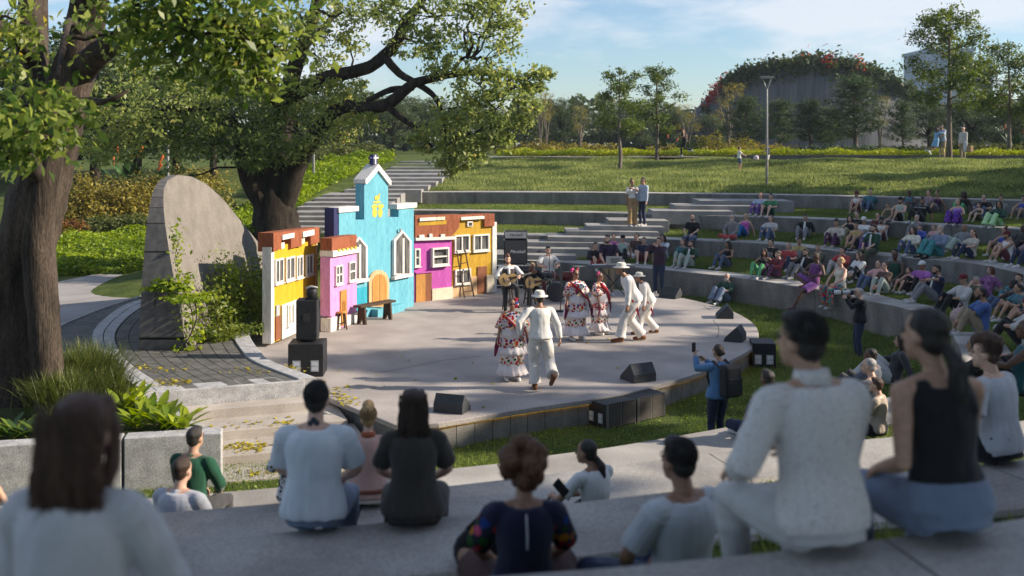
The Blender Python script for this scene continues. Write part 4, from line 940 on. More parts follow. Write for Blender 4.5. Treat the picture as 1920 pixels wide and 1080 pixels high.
prng=random.Random(3)
for (row,px,py,pose,sex,lab,top,bot,skin,hair,hs,sl,lg,ex) in AUD:
    ex=dict(ex); inner=ex.pop('inner',None); txt=ex.pop('text',0); floor=ex.pop('floor',0)
    p=P(px,py,-.14) if floor else pos_on(row,px,py)
    if floor:
        th=math.atan2(p.y-CY,p.x-CX); x,y=pol(ring_r(0,th)-.32,th); p=V(x,y,inner_z(x,y)+.01)
    # contact is at the pelvis; py marks the lowest point, shift a little away from the stage
    fx,fy=toward(p,jit=prng.uniform(-.25,.25))
    if not floor and pose not in('edge','slap'):
        p=p-V(fx,fy,0)*.12
    if pose in('edge','slap'):
        th=math.atan2(p.y-CY,p.x-CX); rr=ring_r(row,th)+.14; x,y=pol(rr,th); p=V(x,y,ring_z(row,th)); fx,fy=-math.cos(th),-math.sin(th)
    sc=ex.pop('sc',.92)
    r=person(pose,sex,p,(fx,fy),lab,cc(top) if not(isinstance(top,tuple) and len(top)==3 and not hasattr(top[0],'__len__')) else (top,),(cc(bot) if not(isinstance(bot,tuple) and len(bot)==3 and not hasattr(bot[0],'__len__')) else (bot,)),skin,hair,hs,sl,lg,sc,GRP,'far',hy=prng.choice([-.35,0,.0,.3]) if pose in('knees','lean','hug','cross') else 0.,**ex)
    if inner: inner_shirt(r,pose,sex,inner,'far')
    if txt:
        s=skel(pose,sex); M=Matrix.Translation(s['neck'].lerp(s['pel'],.25)+s['fw']*.165)@Matrix.Rotation(math.pi,4,'Z')@Matrix.Rotation(RAD(72),4,'X'); lettering('NOT YOUR VICE',.055,M_white,r,M)
print('audience',len(AUD),flush=True)
# ================================================================ STANDING PEOPLE, FOREGROUND
G2='people standing on the hill and steps'
c=lambda k:K[k]
person('shield','f',P(1185,424,1.5),(.25,-.97),'woman in white crop top and wide tan trousers shading her eyes on the steps',(K['wh'],),((.34,.23,.12),),'t','k','bun','short','wide',.93,G2,'mid',fit='t')
person('stand','m',P(1206,424,1.5),(-.85,-.5),'man in pale blue shirt and navy trousers standing on the steps',(K['lb'],),(K['nv'],),'m','k','fade','long','slim',.97,G2,'mid')
person('camera','m',V(*P(1236,551,-.02)),(-.5,-.86),'photographer in dark plum hoodie and jeans holding a camera to his face',((.05,.03,.05),),(K['dj'],),'l','br','fade','long','pants',.95,None,'mid')
tele=person('camera','m',P(1612,674,-.45),(-1,.12),'man in black jacket aiming a long white lens at the stage',(K['bk'],),(K['dj'],),'l','gr','crop','long','pants',.92,None,'mid',fit='l')
ph=person('phone','f',P(1347,852,-.45),(-.5,.86),'woman in denim jacket filming the stage on her phone',((.09,.20,.38),),(K['nv'],),'m','db','bunlow','long','slim',.97,None,'mid',fit='l')
person('run','f',P(1284,295,3.66),(-1,.1),'jogger in black top and leggings on the hilltop path',(K['bk'],),(K['bk'],),'t','k','bun','strap','slim',.98,G2,'mid')
def hillpos(px,d): 
    x=(px-960)/F*d; return V(x,d,terrain(x,d)-.01)
person('reach','f',hillpos(1386,50),(1,.1),'little girl in white tee and denim shorts catching a ball on the hill',(K['wh'],),(K['jn'],),'m','k','bunlow','short','shorts',.66,G2,'mid')
person('reach','m',hillpos(1440,51),(-1,.1),'small boy in navy tee and white shorts behind the lamp post',(K['nv'],),(K['wh'],),'m','k','short','short','shorts',.66,G2,'mid')
mp_=hillpos(1768,52.3)
person('carry','m',mp_,(-.9,-.2),'man in pale blue shirt and khaki shorts hugging a girl under the hill tree',(K['lb'],),(K['kh'],),'l','db','fade','short','shorts',1.,G2,'mid',beard='db')
person('held','f',mp_+V(-.36,-.05,.12),(.95,.15),'woman in light blue dress lifted off the ground by the man',((.22,.42,.66),),((.22,.42,.66),),'m','db','longw','short','shorts',.86,G2,'mid',shoe=(.7,.75,.8))
old=person('stand','m',hillpos(1806,52.5),(-.9,-.35),'bald old man in cream jacket carrying a folded jacket and bag',(K['lg'],),(K['kh'],),'l','wh',None,'long','pants',.98,G2,'mid',fit='l')
# ---- foreground spectators from behind
G3='spectators nearby seen from behind'
def fg(pose,sex,px,py,z,label,top,bot,skin,hair,hs,sl,lg,sc=1.,face=None,lod='near',**k):
    p=P(px,py,z); f=face or toward(p,V(-2,23,0)); return person(pose,sex,p,f,label,top,bot,skin,hair,hs,sl,lg,sc,G3,lod,**k)
QUILT=((.60,.57,.55),(.66,.63,.61),'quilt')
fg('elbow','m',1545,1030,2.87,'man in cream patterned shirt seated nearest at the lower right',QUILT,(K['lg'],),'m','k','fade','roll','pants',.95,(-.3,.95),fit='n',hy=.35)
fg('akimbo','f',1778,1003,2.88,'woman in black racerback top with long black ponytail, nearest right',(K['bk'],),(K['lj'],),'m','k','ponylow','tank','pants',.95,(-.2,.97),fit='t',hy=.3)
fg('bench','f',128,1345,2.84,'woman with dark bob in a pale grey blouse, nearest at lower left',((.50,.50,.52),),(K['jn'],),'l','br','half','long','slim',.92,(.1,1),fit='l')
fg('bench','m',588,992,2.15,'man in white tee with a tattooed neck on the concrete bench',((.62,.66,.70),),(K['lj'],),'l','k','fade','short','pants',.90,(.02,1),fit='l')
fg('bench','f',775,985,2.15,'woman in dark olive blouse with long wavy brown hair',((.055,.05,.042),),((.055,.05,.042),),'l','db','half','short','wide',.84,(-.05,1),fit='l')
fg('bench','f',690,948,1.45,'person in blush top with blond undercut and red collar',((.52,.33,.29),),(K['bg'],),'l','bl','quiff','short','shorts',.85,(-.1,1),fit='n')
fg('knees','f',552,950,1.40,'woman in spotted top half hidden behind the white tee',((.7,.7,.68),(.02,.02,.02),'dots'),(K['bk'],),'l','db','bunlow','short','slim',.72,(0,1),lod='mid')
fg('cross','f',982,1150,2.1,'woman with auburn afro, navy vest and floral sleeves on the grass',((.02,.022,.05),),((.09,.05,.05),),'t','cu','afro','short','shorts',.88,(-.1,1),fit='n')
fg('cross','m',1275,1153,2.1,'man in pale grey tee sitting cross-legged on the grass',((.50,.53,.56),),(K['dj'],),'t','k','fade','short','pants',.94,(-.55,.83),fit='n',shoe=(.6,.6,.6))
fg('texting','f',1118,1008,1.30,'woman in white tee with black ponytail looking at her phone',((.66,.67,.69),),(K['bk'],),'t','k','ponylow','short','slim',.86,(-.6,.8),fit='t',lod='mid',hy=.35)
fg('bench','m',330,1062,.72,'man in pale grey shirt sitting with a man in green at lower left',((.46,.48,.54),),(K['ch'],),'l','db','fade','long','pants',.99,(.3,.95),lod='mid')
fg('bench','m',356,975,.72,'man in dark green pullover beside the pale grey shirt',((.015,.07,.04),),(K['ch'],),'m','k','fade','long','pants',.95,(.3,.95),lod='mid')
fg('elbow','m',1880,868,2.15,'man in light grey tee with blond undercut at the far right',((.48,.49,.52),),(K['bk'],),'l','br','quiff','short','pants',.94,(-.6,.8),fit='n',hy=.3)
fg('cross','m',1440,826,.74,'black-haired man in plum tee sitting on the low bench with a bottle',((.06,.035,.06),),(K['nv'],),'d','k','fade','short','pants',.95,(-.5,.85),lod='mid')
fg('knees','m',1617,792,.74,'grey-haired man in dark sweater behind the cream shirt',((.05,.055,.07),),(K['ch'],),'l','gr','crop','long','pants',.95,(-.8,.6),lod='mid')
fg('knees','m',1622,760,.72,'man in slate tee beyond the grey-haired man',((.10,.11,.14),),(K['ch'],),'d','k','crop','short','pants',.9,(-.8,.6),lod='mid')
fg('cross','f',1645,818,.74,'person with cropped brown hair and beige top, mostly hidden',((.40,.33,.27),),(K['bk'],),'l','br','short','short','pants',.8,(-.8,.6),lod='mid')
fg('lean','f',1672,722,.5,'woman in black sweater and pale trousers with long reddish hair',(K['ch'],),(K['lg'],),'m','db','longw','long','wide',.95,(-1,.45),lod='mid')
fg('knees','m',1908,745,1.35,'black man in teal tank top at the right edge',((.02,.10,.12),),(K['bk'],),'b','k','crop','tank','shorts',1.05,(-.85,.5),lod='mid')
fg('hug','f',1830,762,1.35,'person with rounded black hair beside the light grey tee',(K['bk'],),(K['bk'],),'t','k','bob','long','pants',.9,(-.85,.5),lod='mid')
fg('bench','f',-42,1010,.72,'person with bare arm at the left edge of the frame',(K['br'],),(K['br'],),'m','db','longw','strap','pants',.95,(.6,.8),lod='mid')
# ================================================================ PROPS
def fu(a,b,px):
    k=(px-960)/F; d=(b-a).normalized(); return (k*a.y-a.x)/(d.x-k*d.y)
class Fac:
    def __init__(s,name,pa,pb,label,cat='stage set',thick=.17,group='painted stage facades'):
        s.a=P(*pa,0.); s.b=P(*pb,0.); d=(s.b-s.a); s.d=d.normalized(); s.th=thick
        s.root=empty(name,s.a,math.atan2(d.y,d.x),label,cat,group)
    def u(s,px): return fu(s.a,s.b,px)
    def z(s,px,py): y=s.a.y+s.u(px)*s.d.y; return CH-(py-HZ)/F*y
    def pt(s,px,py): return (s.u(px),s.z(px,py))
    def rect(s,x0,y0,x1,y1): xm=(x0+x1)/2; return s.u(x0),s.u(x1),s.z(xm,y1),s.z(xm,y0)
    def box(s,name,r,m,y0,y1,bevel=.006,parent=None):
        u0,u1,z0,z1=s.rect(*r); mb=MB(); mb.box(u0,u1,y0,y1,z0,z1); return mb.build(name,m,parent or s.root,bevel=bevel)
    def poly(s,name,pts,m,y0,y1,bevel=.006):
        q=[s.pt(*p) for p in pts]; ar=sum(q[i][0]*q[(i+1)%len(q)][1]-q[(i+1)%len(q)][0]*q[i][1] for i in range(len(q)))
        if ar<0: q=q[::-1]
        mb=MB(); mb.prism(q,y0,y1,ax='y'); bm=bmesh.new(); me=mb.mesh(name); bm.from_mesh(me); bmesh.ops.recalc_face_normals(bm,faces=bm.faces); bm.to_mesh(me); bm.free(); me.materials.append(m)
        o=bpy.data.objects.new(name,me); COL.objects.link(o); o.parent=s.root
        if bevel: 
            b_=o.modifiers.new('b','BEVEL'); b_.width=bevel; b_.segments=2; b_.limit_method='ANGLE'; b_.angle_limit=RAD(40)
        return o
    def window(s,r,cols=2,rows=1,proud=.05,fw=.05,arch=False):
        u0,u1,z0,z1=s.rect(*r); mb=MB(); w=fw
        mb.box(u0,u1,-proud,.0,z0,z0+w); mb.box(u0,u1,-proud,.0,z1-w,z1); mb.box(u0,u0+w,-proud,0,z0+w,z1-w); mb.box(u1-w,u1,-proud,0,z0+w,z1-w)
        mb.box(u0-.02,u1+.02,-proud-.025,-.0,z0-.03,z0-.002)
        fo=mb.build('window',M_frame,s.root,bevel=.006)
        mb=MB()
        for k in range(1,cols): x=u0+(u1-u0)*k/cols; mb.box(x-.02,x+.02,-proud+.012,-.003,z0+w,z1-w)
        for k in range(1,rows): z=z0+(z1-z0)*k/rows; mb.box(u0+w,u1-w,-proud+.014,-.003,z-.018,z+.018)
        if mb.v: mb.build('mullion',M_frame,fo)
        mb=MB(); mb.box(u0+w-.01,u1-w+.01,-.012,-.004,z0+w-.01,z1-w+.01); mb.build('pane',M_glass,fo); return fo
def painted(n,c,c2=None): return mat(n,c,c2 or [x*1.15 for x in c],scale=3,rough=.6,bump=.25,bscale=30,bst=(6,6,.6),fine=.13,fscale=18,st=(2.5,2.5,.35),spec=.35)
M_frame=painted('set_white',(.66,.63,.58),(.74,.72,.68)); M_cream=painted('set_cream',(.62,.55,.42)); M_brown=mat('set_brown',(.24,.07,.028),(.33,.105,.05),scale=3,rough=.75,bump=.9,bscale=9,bst=(5,.2,.15),fine=.15,fscale=20,st=(2,2,.4)); M_yel=painted('set_yellow',(.55,.32,.012),(.62,.38,.02)); M_yel2=painted('set_ochre',(.45,.26,.015),(.52,.31,.02)); M_pink=painted('set_pink',(.60,.24,.50),(.66,.30,.56)); M_pur=painted('set_magenta',(.43,.065,.34),(.49,.09,.40)); M_cy=painted('set_cyan',(.10,.35,.45),(.14,.42,.52)); M_cy2=painted('set_teal',(.02,.30,.42),(.03,.36,.47)); M_nvy=painted('set_navy',(.02,.025,.10)); M_oran=painted('set_orange',(.42,.19,.04),(.50,.24,.06)); M_peach=painted('set_peach',(.55,.36,.2)); M_door=painted('set_door',(.20,.07,.03)); M_gold=painted('set_gold',(.62,.44,.06)); M_grey=painted('set_grey',(.33,.36,.38))
M_glass=mat('pane_grey',(.06,.06,.065),(.17,.165,.16),scale=7,rough=.2,st=(3,1,.3),fine=.05,spec=.5)
Z1=lambda x,y:(x/4.154+480,y/4.154+400); Z2=lambda x,y:(x/3.+600,y/3.+270); Z3=lambda x,y:(x/6.+760,y/6.+390)
def zr(Z,x0,y0,x1,y1): a=Z(x0,y0); b=Z(x1,y1); return (a[0],a[1],b[0],b[1])
# --- yellow left
f=Fac('house_facade',(513,648),(594,611),'yellow house facade with brown roofline at the left end of the set')
f.poly('wall',[Z1(134,250),Z1(134,1008),Z1(468,872),Z1(468,215)],M_yel,0,.24)
f.box('side_post',zr(Z1,112,262,136,1012),M_frame,-.02,.19)
f.box('side_post',zr(Z1,462,235,474,880),M_peach,-.02,.28)
f.poly('roof',[Z1(114,152),Z1(114,300),Z1(136,290),Z1(176,275),Z1(176,200),Z1(250,185),Z1(250,275),Z1(298,262),Z1(335,258),Z1(335,185),Z1(405,172),Z1(405,250),Z1(474,225),Z1(474,108)],M_brown,-.07,.30)
f.box('cornice',zr(Z1,176,160,268,198),M_frame,-.10,.0); f.box('cornice',zr(Z1,336,135,425,178),M_frame,-.10,.0)
f.box('vent',zr(Z1,188,228,214,275),M_frame,-.03,0); f.box('vent',zr(Z1,345,196,372,238),M_cream,-.03,0)
for r in ((138,352,204,545),(222,338,291,522),(305,330,355,503),(381,320,438,480)): f.window(zr(Z1,*r),2,1,.05,.045)
f.box('white_panel',zr(Z1,190,690,330,950),M_frame,-.05,0); f.window(zr(Z1,222,706,272,870),2,1,.09,.03)
f.box('door',zr(Z1,145,800,185,985),M_door,-.03,0); f.box('lamp_panel',zr(Z1,148,715,172,800),M_grey,-.04,0)
# --- pink
f=Fac('house_facade',(623,621),(669,604),'small pink house facade with red-brown parapet beside the chapel set')
f.poly('wall',[Z1(588,335),Z1(588,925),Z1(785,838),Z1(785,285)],M_pink,0,.22)
f.box('side_post',zr(Z1,572,340,590,800),M_pink,-.02,.24)
f.box('base',zr(Z1,572,805,650,925),M_frame,-.035,.23); f.box('base',zr(Z1,700,780,786,860),M_frame,-.03,.23)
f.poly('roof',[Z1(576,195),Z1(576,300),Z1(770,262),Z1(770,165)],M_brown,-.05,.25); f.poly('cornice',[Z1(574,292),Z1(574,340),Z1(787,302),Z1(787,262)],M_frame,-.09,.26)
for k in range(5): f.box('tile',zr(Z1,612+k*32,278-k*5,628+k*32,296-k*5),M_gold,-.11,-.05,.003)
f.window(zr(Z1,612,405,665,552),2,2,.05,.035); f.window(zr(Z1,716,376,766,528),1,2,.05,.035)
f.box('door',zr(Z1,652,598,700,872),M_oran,-.03,0)
# --- chapel
f=Fac('chapel_facade',(634,609),(776,574),'turquoise chapel facade with a white gabled bell tower and blue cross','stage set',.28)
ch=f
f.poly('wall',[Z2(107,380),Z2(107,1010),Z2(528,915),Z2(528,362),Z2(442,362),Z2(442,411),Z2(383,411),Z2(383,215),Z2(320,140),Z2(249,215),Z2(249,425),Z2(200,427),Z2(200,380)],M_cy,0,.28)
f.box('side_board',zr(Z2,80,360,106,1016),M_nvy,.01,.30)
f.box('merlon_cap',zr(Z2,100,353,212,382),M_frame,-.04,.32); f.box('merlon_cap',zr(Z2,427,334,540,362),M_frame,-.04,.32)
f.poly('gable_trim',[Z2(246,200),Z2(320,112),Z2(392,205),Z2(392,232),Z2(384,230),Z2(320,148),Z2(256,225),Z2(246,222)],M_frame,-.06,.32)
f.box('cross_post',zr(Z2,304,58,330,116),M_nvy,.03,.15); f.box('cross_arm',zr(Z2,291,73,343,84),M_nvy,.05,.12)
f.box('cross_inlay',zr(Z2,313,62,319,112),M_frame,.018,.03,.0); f.box('cross_inlay',zr(Z2,307,73,333,82),M_frame,.022,.03,.0)
def lancet(x0,x1,y0,ys,y1):
    xm=(x0+x1)/2; sh=lambda k:[Z2(x0+k,y1-k),Z2(x1-k,y1-k),Z2(x1-k,ys+k*.5),Z2(xm,y0+k*1.3),Z2(x0+k,ys+k*.5)]
    o=f.poly('window',sh(0),M_frame,-.09,-.001); 
    q=f.poly('pane',sh(11),M_glass,-.097,-.02,0); q.parent=o
    q=f.box('mullion',zr(Z2,xm-5,y0+45,xm+5,y1-12),M_frame,-.112,-.098,0); q.parent=o
    f.box('sill',zr(Z2,x0-4,y1-3,x1+4,y1+14),M_frame,-.13,0)
lancet(402,499,485,540,738); lancet(160,252,520,572,765)
f.box('finial',zr(Z2,436,474,443,492),M_grey,-.1,-.06,.0)
# arched door
def arch(x0,x1,yt,ys,yb,n=10):
    xm=(x0+x1)/2; q=[Z2(x0,yb),Z2(x1,yb)]; 
    for k in range(n+1): a=math.pi*k/n; q.append(Z2(xm+(x1-x0)/2*math.cos(a),ys-(ys-yt)*math.sin(a)))
    return q
f.poly('door_surround',arch(268,381,708,775,915),M_peach,-.05,-.002); d=f.poly('door',arch(284,366,730,785,908),M_oran,-.062,-.02,.003)
q=f.box('door_seam',zr(Z2,324,735,326,905),M_door,-.066,-.06,0); q.parent=d
f.box('lower_band',zr(Z2,193,808,264,930),M_cy2,-.006,.0,0); f.box('plinth',zr(Z2,286,912,437,968),M_cy,-.22,-.01)
# gold stencil ornament: cup with stacked round forms
mb=MB()
for (x0,y0,x1,y1) in ((294,360,320,412),(326,360,350,412),(290,340,322,364),(325,338,357,362),(298,320,340,334),(306,290,334,316),(329,278,336,292)):
    u0,u1,z0,z1=f.rect(*zr(Z2,x0,y0,x1,y1)); cu,cz=(u0+u1)/2,(z0+z1)/2; n=10
    mb.prism([(cu+(u1-u0)/2*math.cos(6.283*k/n)*1.08,cz+(z1-z0)/2*math.sin(6.283*k/n)*1.05) for k in range(n)],-.006-.001*len(mb.v)/20,.0,ax='y')
mb.build('gold_emblem',M_gold,f.root)
# --- magenta
f=Fac('house_facade',(777,567),(846,559),'magenta house facade with orange door and white cornice between chapel and yellow house')
f.poly('wall',[Z3(98,340),Z3(98,1062),Z3(522,1028),Z3(522,330)],M_pur,0,.24); f.poly('roof',[Z3(98,85),Z3(98,340),Z3(505,325),Z3(600,215),Z3(600,70)],M_brown,-.05,.22)
f.poly('cornice',[Z3(95,335),Z3(95,366),Z3(542,352),Z3(542,318)],M_frame,-.11,.25)
f.box('roof_panel',zr(Z3,140,145,450,190),M_yel2,-.056,-.04,0); f.box('ledge',zr(Z3,142,105,325,143),M_frame,-.10,-.05); f.box('ledge',zr(Z3,330,98,428,135),M_cream,-.09,-.05)
for (x0,y0,x1,y1) in ((135,300,195,338),(250,288,285,332),(380,292,425,325)): f.box('ornament',zr(Z3,x0,y0,x1,y1),M_frame,-.10,-.05)
f.window(zr(Z3,282,443,470,645),1,2,.12,.05); f.window(zr(Z3,95,455,160,658),1,2,.06,.045)
f.box('door',zr(Z3,114,738,222,1056),M_oran,-.03,0); f.box('door_reveal',zr(Z3,222,728,292,1052),M_door,-.028,0); f.box('door_head',zr(Z3,106,715,294,732),M_pur,-.06,0)
f.box('base',zr(Z3,292,898,526,1048),M_cream,-.05,.25)
# --- yellow right
f=Fac('house_facade',(846.5,558),(922,549),'yellow house facade with a ladder leaning on it at the right end of the set')
f.poly('wall',[Z3(524,120),Z3(524,1006),Z3(974,948),Z3(974,90)],M_yel2,0,.24); f.box('end_post',zr(Z3,974,158,1022,948),M_frame,-.03,.32); f.box('end_base',zr(Z3,900,752,980,950),M_cream,-.09,-.0)
f.box('roof',zr(Z3,872,66,985,206),M_brown,-.08,.28); f.box('roof',zr(Z3,596,72,872,96),M_brown,-.05,.26); f.box('cornice',zr(Z3,600,94,862,128),M_frame,-.12,0)
o=f.box('hatch',zr(Z3,688,150,750,208),M_frame,-.05,0); q=f.box('hole',zr(Z3,702,162,738,198),M_slot,-.056,-.04,0); q.parent=o
for r,cc_,rr_ in (((545,300,716,492),2,1),((755,294,936,484),2,1),((550,684,728,858),2,1)): f.window(zr(Z3,*r),cc_,rr_,.06,.05)
f.box('door',zr(Z3,805,657,912,950),M_door,-.03,0); f.box('base',zr(Z3,524,862,804,1000),M_peach,-.02,0); f.box('base',zr(Z3,730,770,803,862),M_peach,-.02,0)
yf=f
# ladder
M_dwood=mat('wood_dark',(.045,.025,.015),(.085,.05,.03),scale=6,rough=.7,bump=.2,bscale=40,st=(1,1,.3)); M_wood=mat('wood_mid',(.16,.075,.03),(.24,.12,.05),scale=6,rough=.6,bump=.15,bscale=40,st=(1,1,.3))
la=yf.a+yf.d*yf.u(868); ladder=empty('ladder',la,yf.root.rotation_euler.z,'dark wooden ladder leaning on the yellow facade','ladder')
mb=MB(); b0,b1=V(-.17,-.30,0),V(.17,-.30,0); t0,t1=V(-.27,.05-.12,1.32),V(.02,.05-.12,1.35)
for i,(p,q) in enumerate(((b0,t0),(b1,t1))):
    mb=MB(); mb.tube([p,q],[.022,.02],6,0,False); mb.build('rail',M_dwood,ladder)
for k in range(5):
    mb=MB(); t=.13+.2*k; mb.tube([b0.lerp(t0,t),b1.lerp(t1,t)],[.013,.013],6); mb.build('rung',M_dwood,ladder)
# bench
bp=P(703,603,0); bench=empty('bench',bp,math.atan2(.80,.60),'dark wooden trestle bench in front of the chapel door','bench')
mb=MB(); mb.box(-.62,.62,-.14,.14,.42,.47); mb.build('seat',M_dwood,bench,bevel=.01)
for sx in (-.45,.45):
    mb=MB(); mb.prism([(-.15,0),(-.06,0),(0,.16),(.06,0),(.15,0),(.11,.42),(-.11,.42)],sx-.025,sx+.025,ax='x'); mb.build('leg',M_dwood,bench)
def stool(loc,h,w,label,seatm,legm,cat='stool',back=False):
    r=empty('stool',loc,.4,label,cat); mb=MB(); mb.lathe([(.0,h-.035),(w*.95,h-.035),(w,h-.02),(w*.97,h),(0,h)],18); mb.build('seat',seatm,r)
    for k in range(4):
        a=math.pi/4+k*math.pi/2; mb=MB(); mb.tube([V(math.cos(a)*w*.6,math.sin(a)*w*.6,h-.03),V(math.cos(a)*w*1.02,math.sin(a)*w*1.02,0)],[.022,.018],7); mb.build('leg',legm,r)
    mb=MB()
    for k in range(4):
        a=math.pi/4+k*math.pi/2; b=a+math.pi/2; mb.tube([V(math.cos(a)*w*.85,math.sin(a)*w*.85,h*.35),V(math.cos(b)*w*.85,math.sin(b)*w*.85,h*.35)],[.012,.012],6)
    mb.build('stretcher',legm,r)
    if back:
        mb=MB(); mb.box(-.14,.14,w*.75,w*.75+.03,h,h+.22); mb.build('backrest',seatm,r,bevel=.01)
    return r
stool(P(640,617,0),.42,.15,'small orange-seated wooden stool by the pink facade',M_oran,M_dwood,back=True)
g1p=P(953,582,0); g2p=P(993,570,0)
stool(g1p,.66,.16,'tall dark wooden stool under the guitarist in the waistcoat',M_dwood,M_dwood); stool(g2p,.45,.17,'low wooden stool under the guitarist in black',M_dwood,M_dwood)
# amp stack
M_tolex=mat('amp_black',(.012,.012,.013),(.022,.022,.024),scale=30,rough=.6,fine=.2); M_grille=mat('amp_grille',(.06,.06,.065),(.11,.11,.115),scale=3,rough=.9,st=(60,1,1),fine=.3,fscale=220); M_silver=mat('amp_silver',(.42,.42,.43),rough=.4); M_chrome=mat('chrome',(.6,.6,.6),rough=.25,metal=1.)
ac=PD(967,572,31.2); ac.z=0
case=empty('flight_case',ac,.0,'black wheeled flight case with white frame under the amplifier','case')
mb=MB(); mb.box(-.62,.60,-.0,.55,.06,.70); mb.build('body',M_tolex,case,bevel=.015)
mb=MB()
for x in (-.60,-.10,.05,.57): mb.box(x-.02,x+.02,-.025,-.002,.10,.70)
mb.box(-.62,.59,-.028,-.003,.68,.72); mb.box(-.62,.59,-.028,-.003,.08,.11); mb.build('frame',M_frame,case)
for x in (-.35,.31):
    mb=MB(); mb.box(x-.2,x+.2,-.012,-.003,.15,.64); mb.build('grille',M_grille,case)
amp=empty('amplifier',ac+V(0,.08,.722),0,'black guitar amplifier stack with silver head on the flight case','amplifier')
mb=MB(); mb.box(-.36,.36,0,.36,0.0,.76); mb.build('cabinet',M_tolex,amp,bevel=.02); mb=MB(); mb.box(-.33,.33,-.012,.0,.03,.73); mb.build('grille_cloth',M_grille,amp)
mb=MB(); mb.box(-.355,.355,.0,.30,.775,1.02); mb.build('head',M_tolex,amp,bevel=.02); mb=MB(); mb.box(-.325,.325,-.012,.0,.80,.995); mb.build('head_panel',M_silver,amp)
for sx in (-.35,.35):
    for z in (.01,.745,.785,1.01):
        mb=MB(); mb.ell((sx,.0,z),(.018,.018,.018),8); mb.build('corner',M_chrome,amp)
FRONT=Matrix.Rotation(RAD(90),4,'X')
lettering('Marshall',.135,M_white,amp,Matrix.Translation((.05,-.018,.39))@FRONT,.003,.35); lettering('Marshall',.11,M_tolex,amp,Matrix.Translation((0,-.018,.90))@FRONT,.003,.35)
# PA left
M_blk=mat('speaker_black',(.016,.017,.019),(.026,.027,.03),scale=12,rough=.55,bump=.15,bscale=120,fine=.15); M_hand=mat('handle_grey',(.34,.36,.40),(.42,.44,.47),rough=.5)
def subbox(loc,rz,w,d,h,label,plates,grille=None,name='subwoofer'):
    r=empty(name,loc,rz,label,'speaker'); mb=MB(); mb.box(-w/2,w/2,0,d,0,h); mb.build('cabinet',M_blk,r,bevel=.012)
    for x in plates:
        mb=MB(); mb.box(x-.075,x+.075,-.008,-.001,h*.16,h*.16+.21); o=mb.build('handle_plate',M_hand,r); mb=MB(); mb.box(x-.055,x+.055,-.012,-.008,h*.16+.02,h*.16+.09); mb.box(x-.055,x+.055,-.012,-.008,h*.16+.11,h*.16+.185); mb.build('handle_cup',mat('cup_pale',(.55,.58,.62),rough=.4),o)
    return r
subbox(P(573,707,0),.06,.66,.62,.62,'large black subwoofer at the left front of the stage',(-.17,.17))
spk=empty('loudspeaker',P(573,707,0)+V(-.02,.18,.622),.06,'tall black loudspeaker standing on the left subwoofer','speaker')
mb=MB(); mb.box(-.1,.1,.05,.25,0,.03); mb.build('base',M_blk,spk); mb=MB(); mb.box(-.20,.20,0,.38,.03,.80); mb.build('cabinet',M_blk,spk,bevel=.02); mb=MB(); mb.box(-.06,.06,-.008,-.001,.38,.54); mb.build('badge_plate',M_slot,spk)
mh=empty('stage_light',P(573,707,0)+V(.06,.30,1.425),.06,'small black rounded stage light on top of the loudspeaker','lamp')
mb=MB(); mb.ell((0,0,.12),(.11,.10,.13),14); mb.build('head',M_blk,mh); mb=MB(); mb.box(-.12,.12,-.07,.07,0,.03); mb.build('base',M_blk,mh); mb=MB(); mb.tube([V(-.10,-.05,.22),V(0,-.07,.255),V(.10,-.05,.23)],[.02,.022,.02],6); mb.build('handle',M_silver,mh)
# front subs on the grass, by the stage edge
M_fgr=mat('grille_brown',(.075,.066,.058),(.105,.095,.085),scale=30,rough=.85,fine=.25,fscale=180); M_trim=mat('trim_grey',(.22,.22,.2),rough=.6)
ca=P(1136,806,-.45); cb=P(1249,780,-.45); dd=(cb-ca); L_=dd.length; an=math.atan2(dd.y,dd.x)
for k,lab in ((0,'black subwoofer cabinet on the grass, nearer of the two at the stage front'),(1,'black subwoofer cabinet on the grass, farther of the two at the stage front')):
    r=empty('subwoofer',ca+dd*(k*.5),an,lab,'speaker','subwoofers at the stage front'); w=L_/2-.015
    mb=MB(); mb.box(0,w,0,.52,0.,.42); mb.build('cabinet',M_blk,r,bevel=.01)
    mb=MB(); mb.box(.06,w*.5-.02,-.01,-.001,.02,.40); mb.build('grille',M_fgr,r); mb=MB(); mb.box(w*.5+.02,w-.05,-.01,-.001,.02,.40); mb.build('grille',M_fgr,r)
    mb=MB()
    for x in (.015,.045,w*.5-.008,w-.035): mb.box(x-.006,x+.006,-.016,-.002,.01,.41)
    mb.build('trim',M_trim,r)
    if k==0:
        for y in (.13,.36):
            mb=MB(); mb.box(-.012,-.001,y-.055,y+.055,.08,.25); o=mb.build('handle_plate',M_hand,r)
            mb=MB(); mb.box(-.018,-.013,y-.04,y+.04,.095,.16); mb.box(-.018,-.013,y-.04,y+.04,.175,.24); mb.build('handle_cup',MATS['cup_pale'],o)
subbox(P(1433,691,-.45),-.12,.50,.62,.54,'black subwoofer on the grass at the right side of the stage',(-.13,.12))
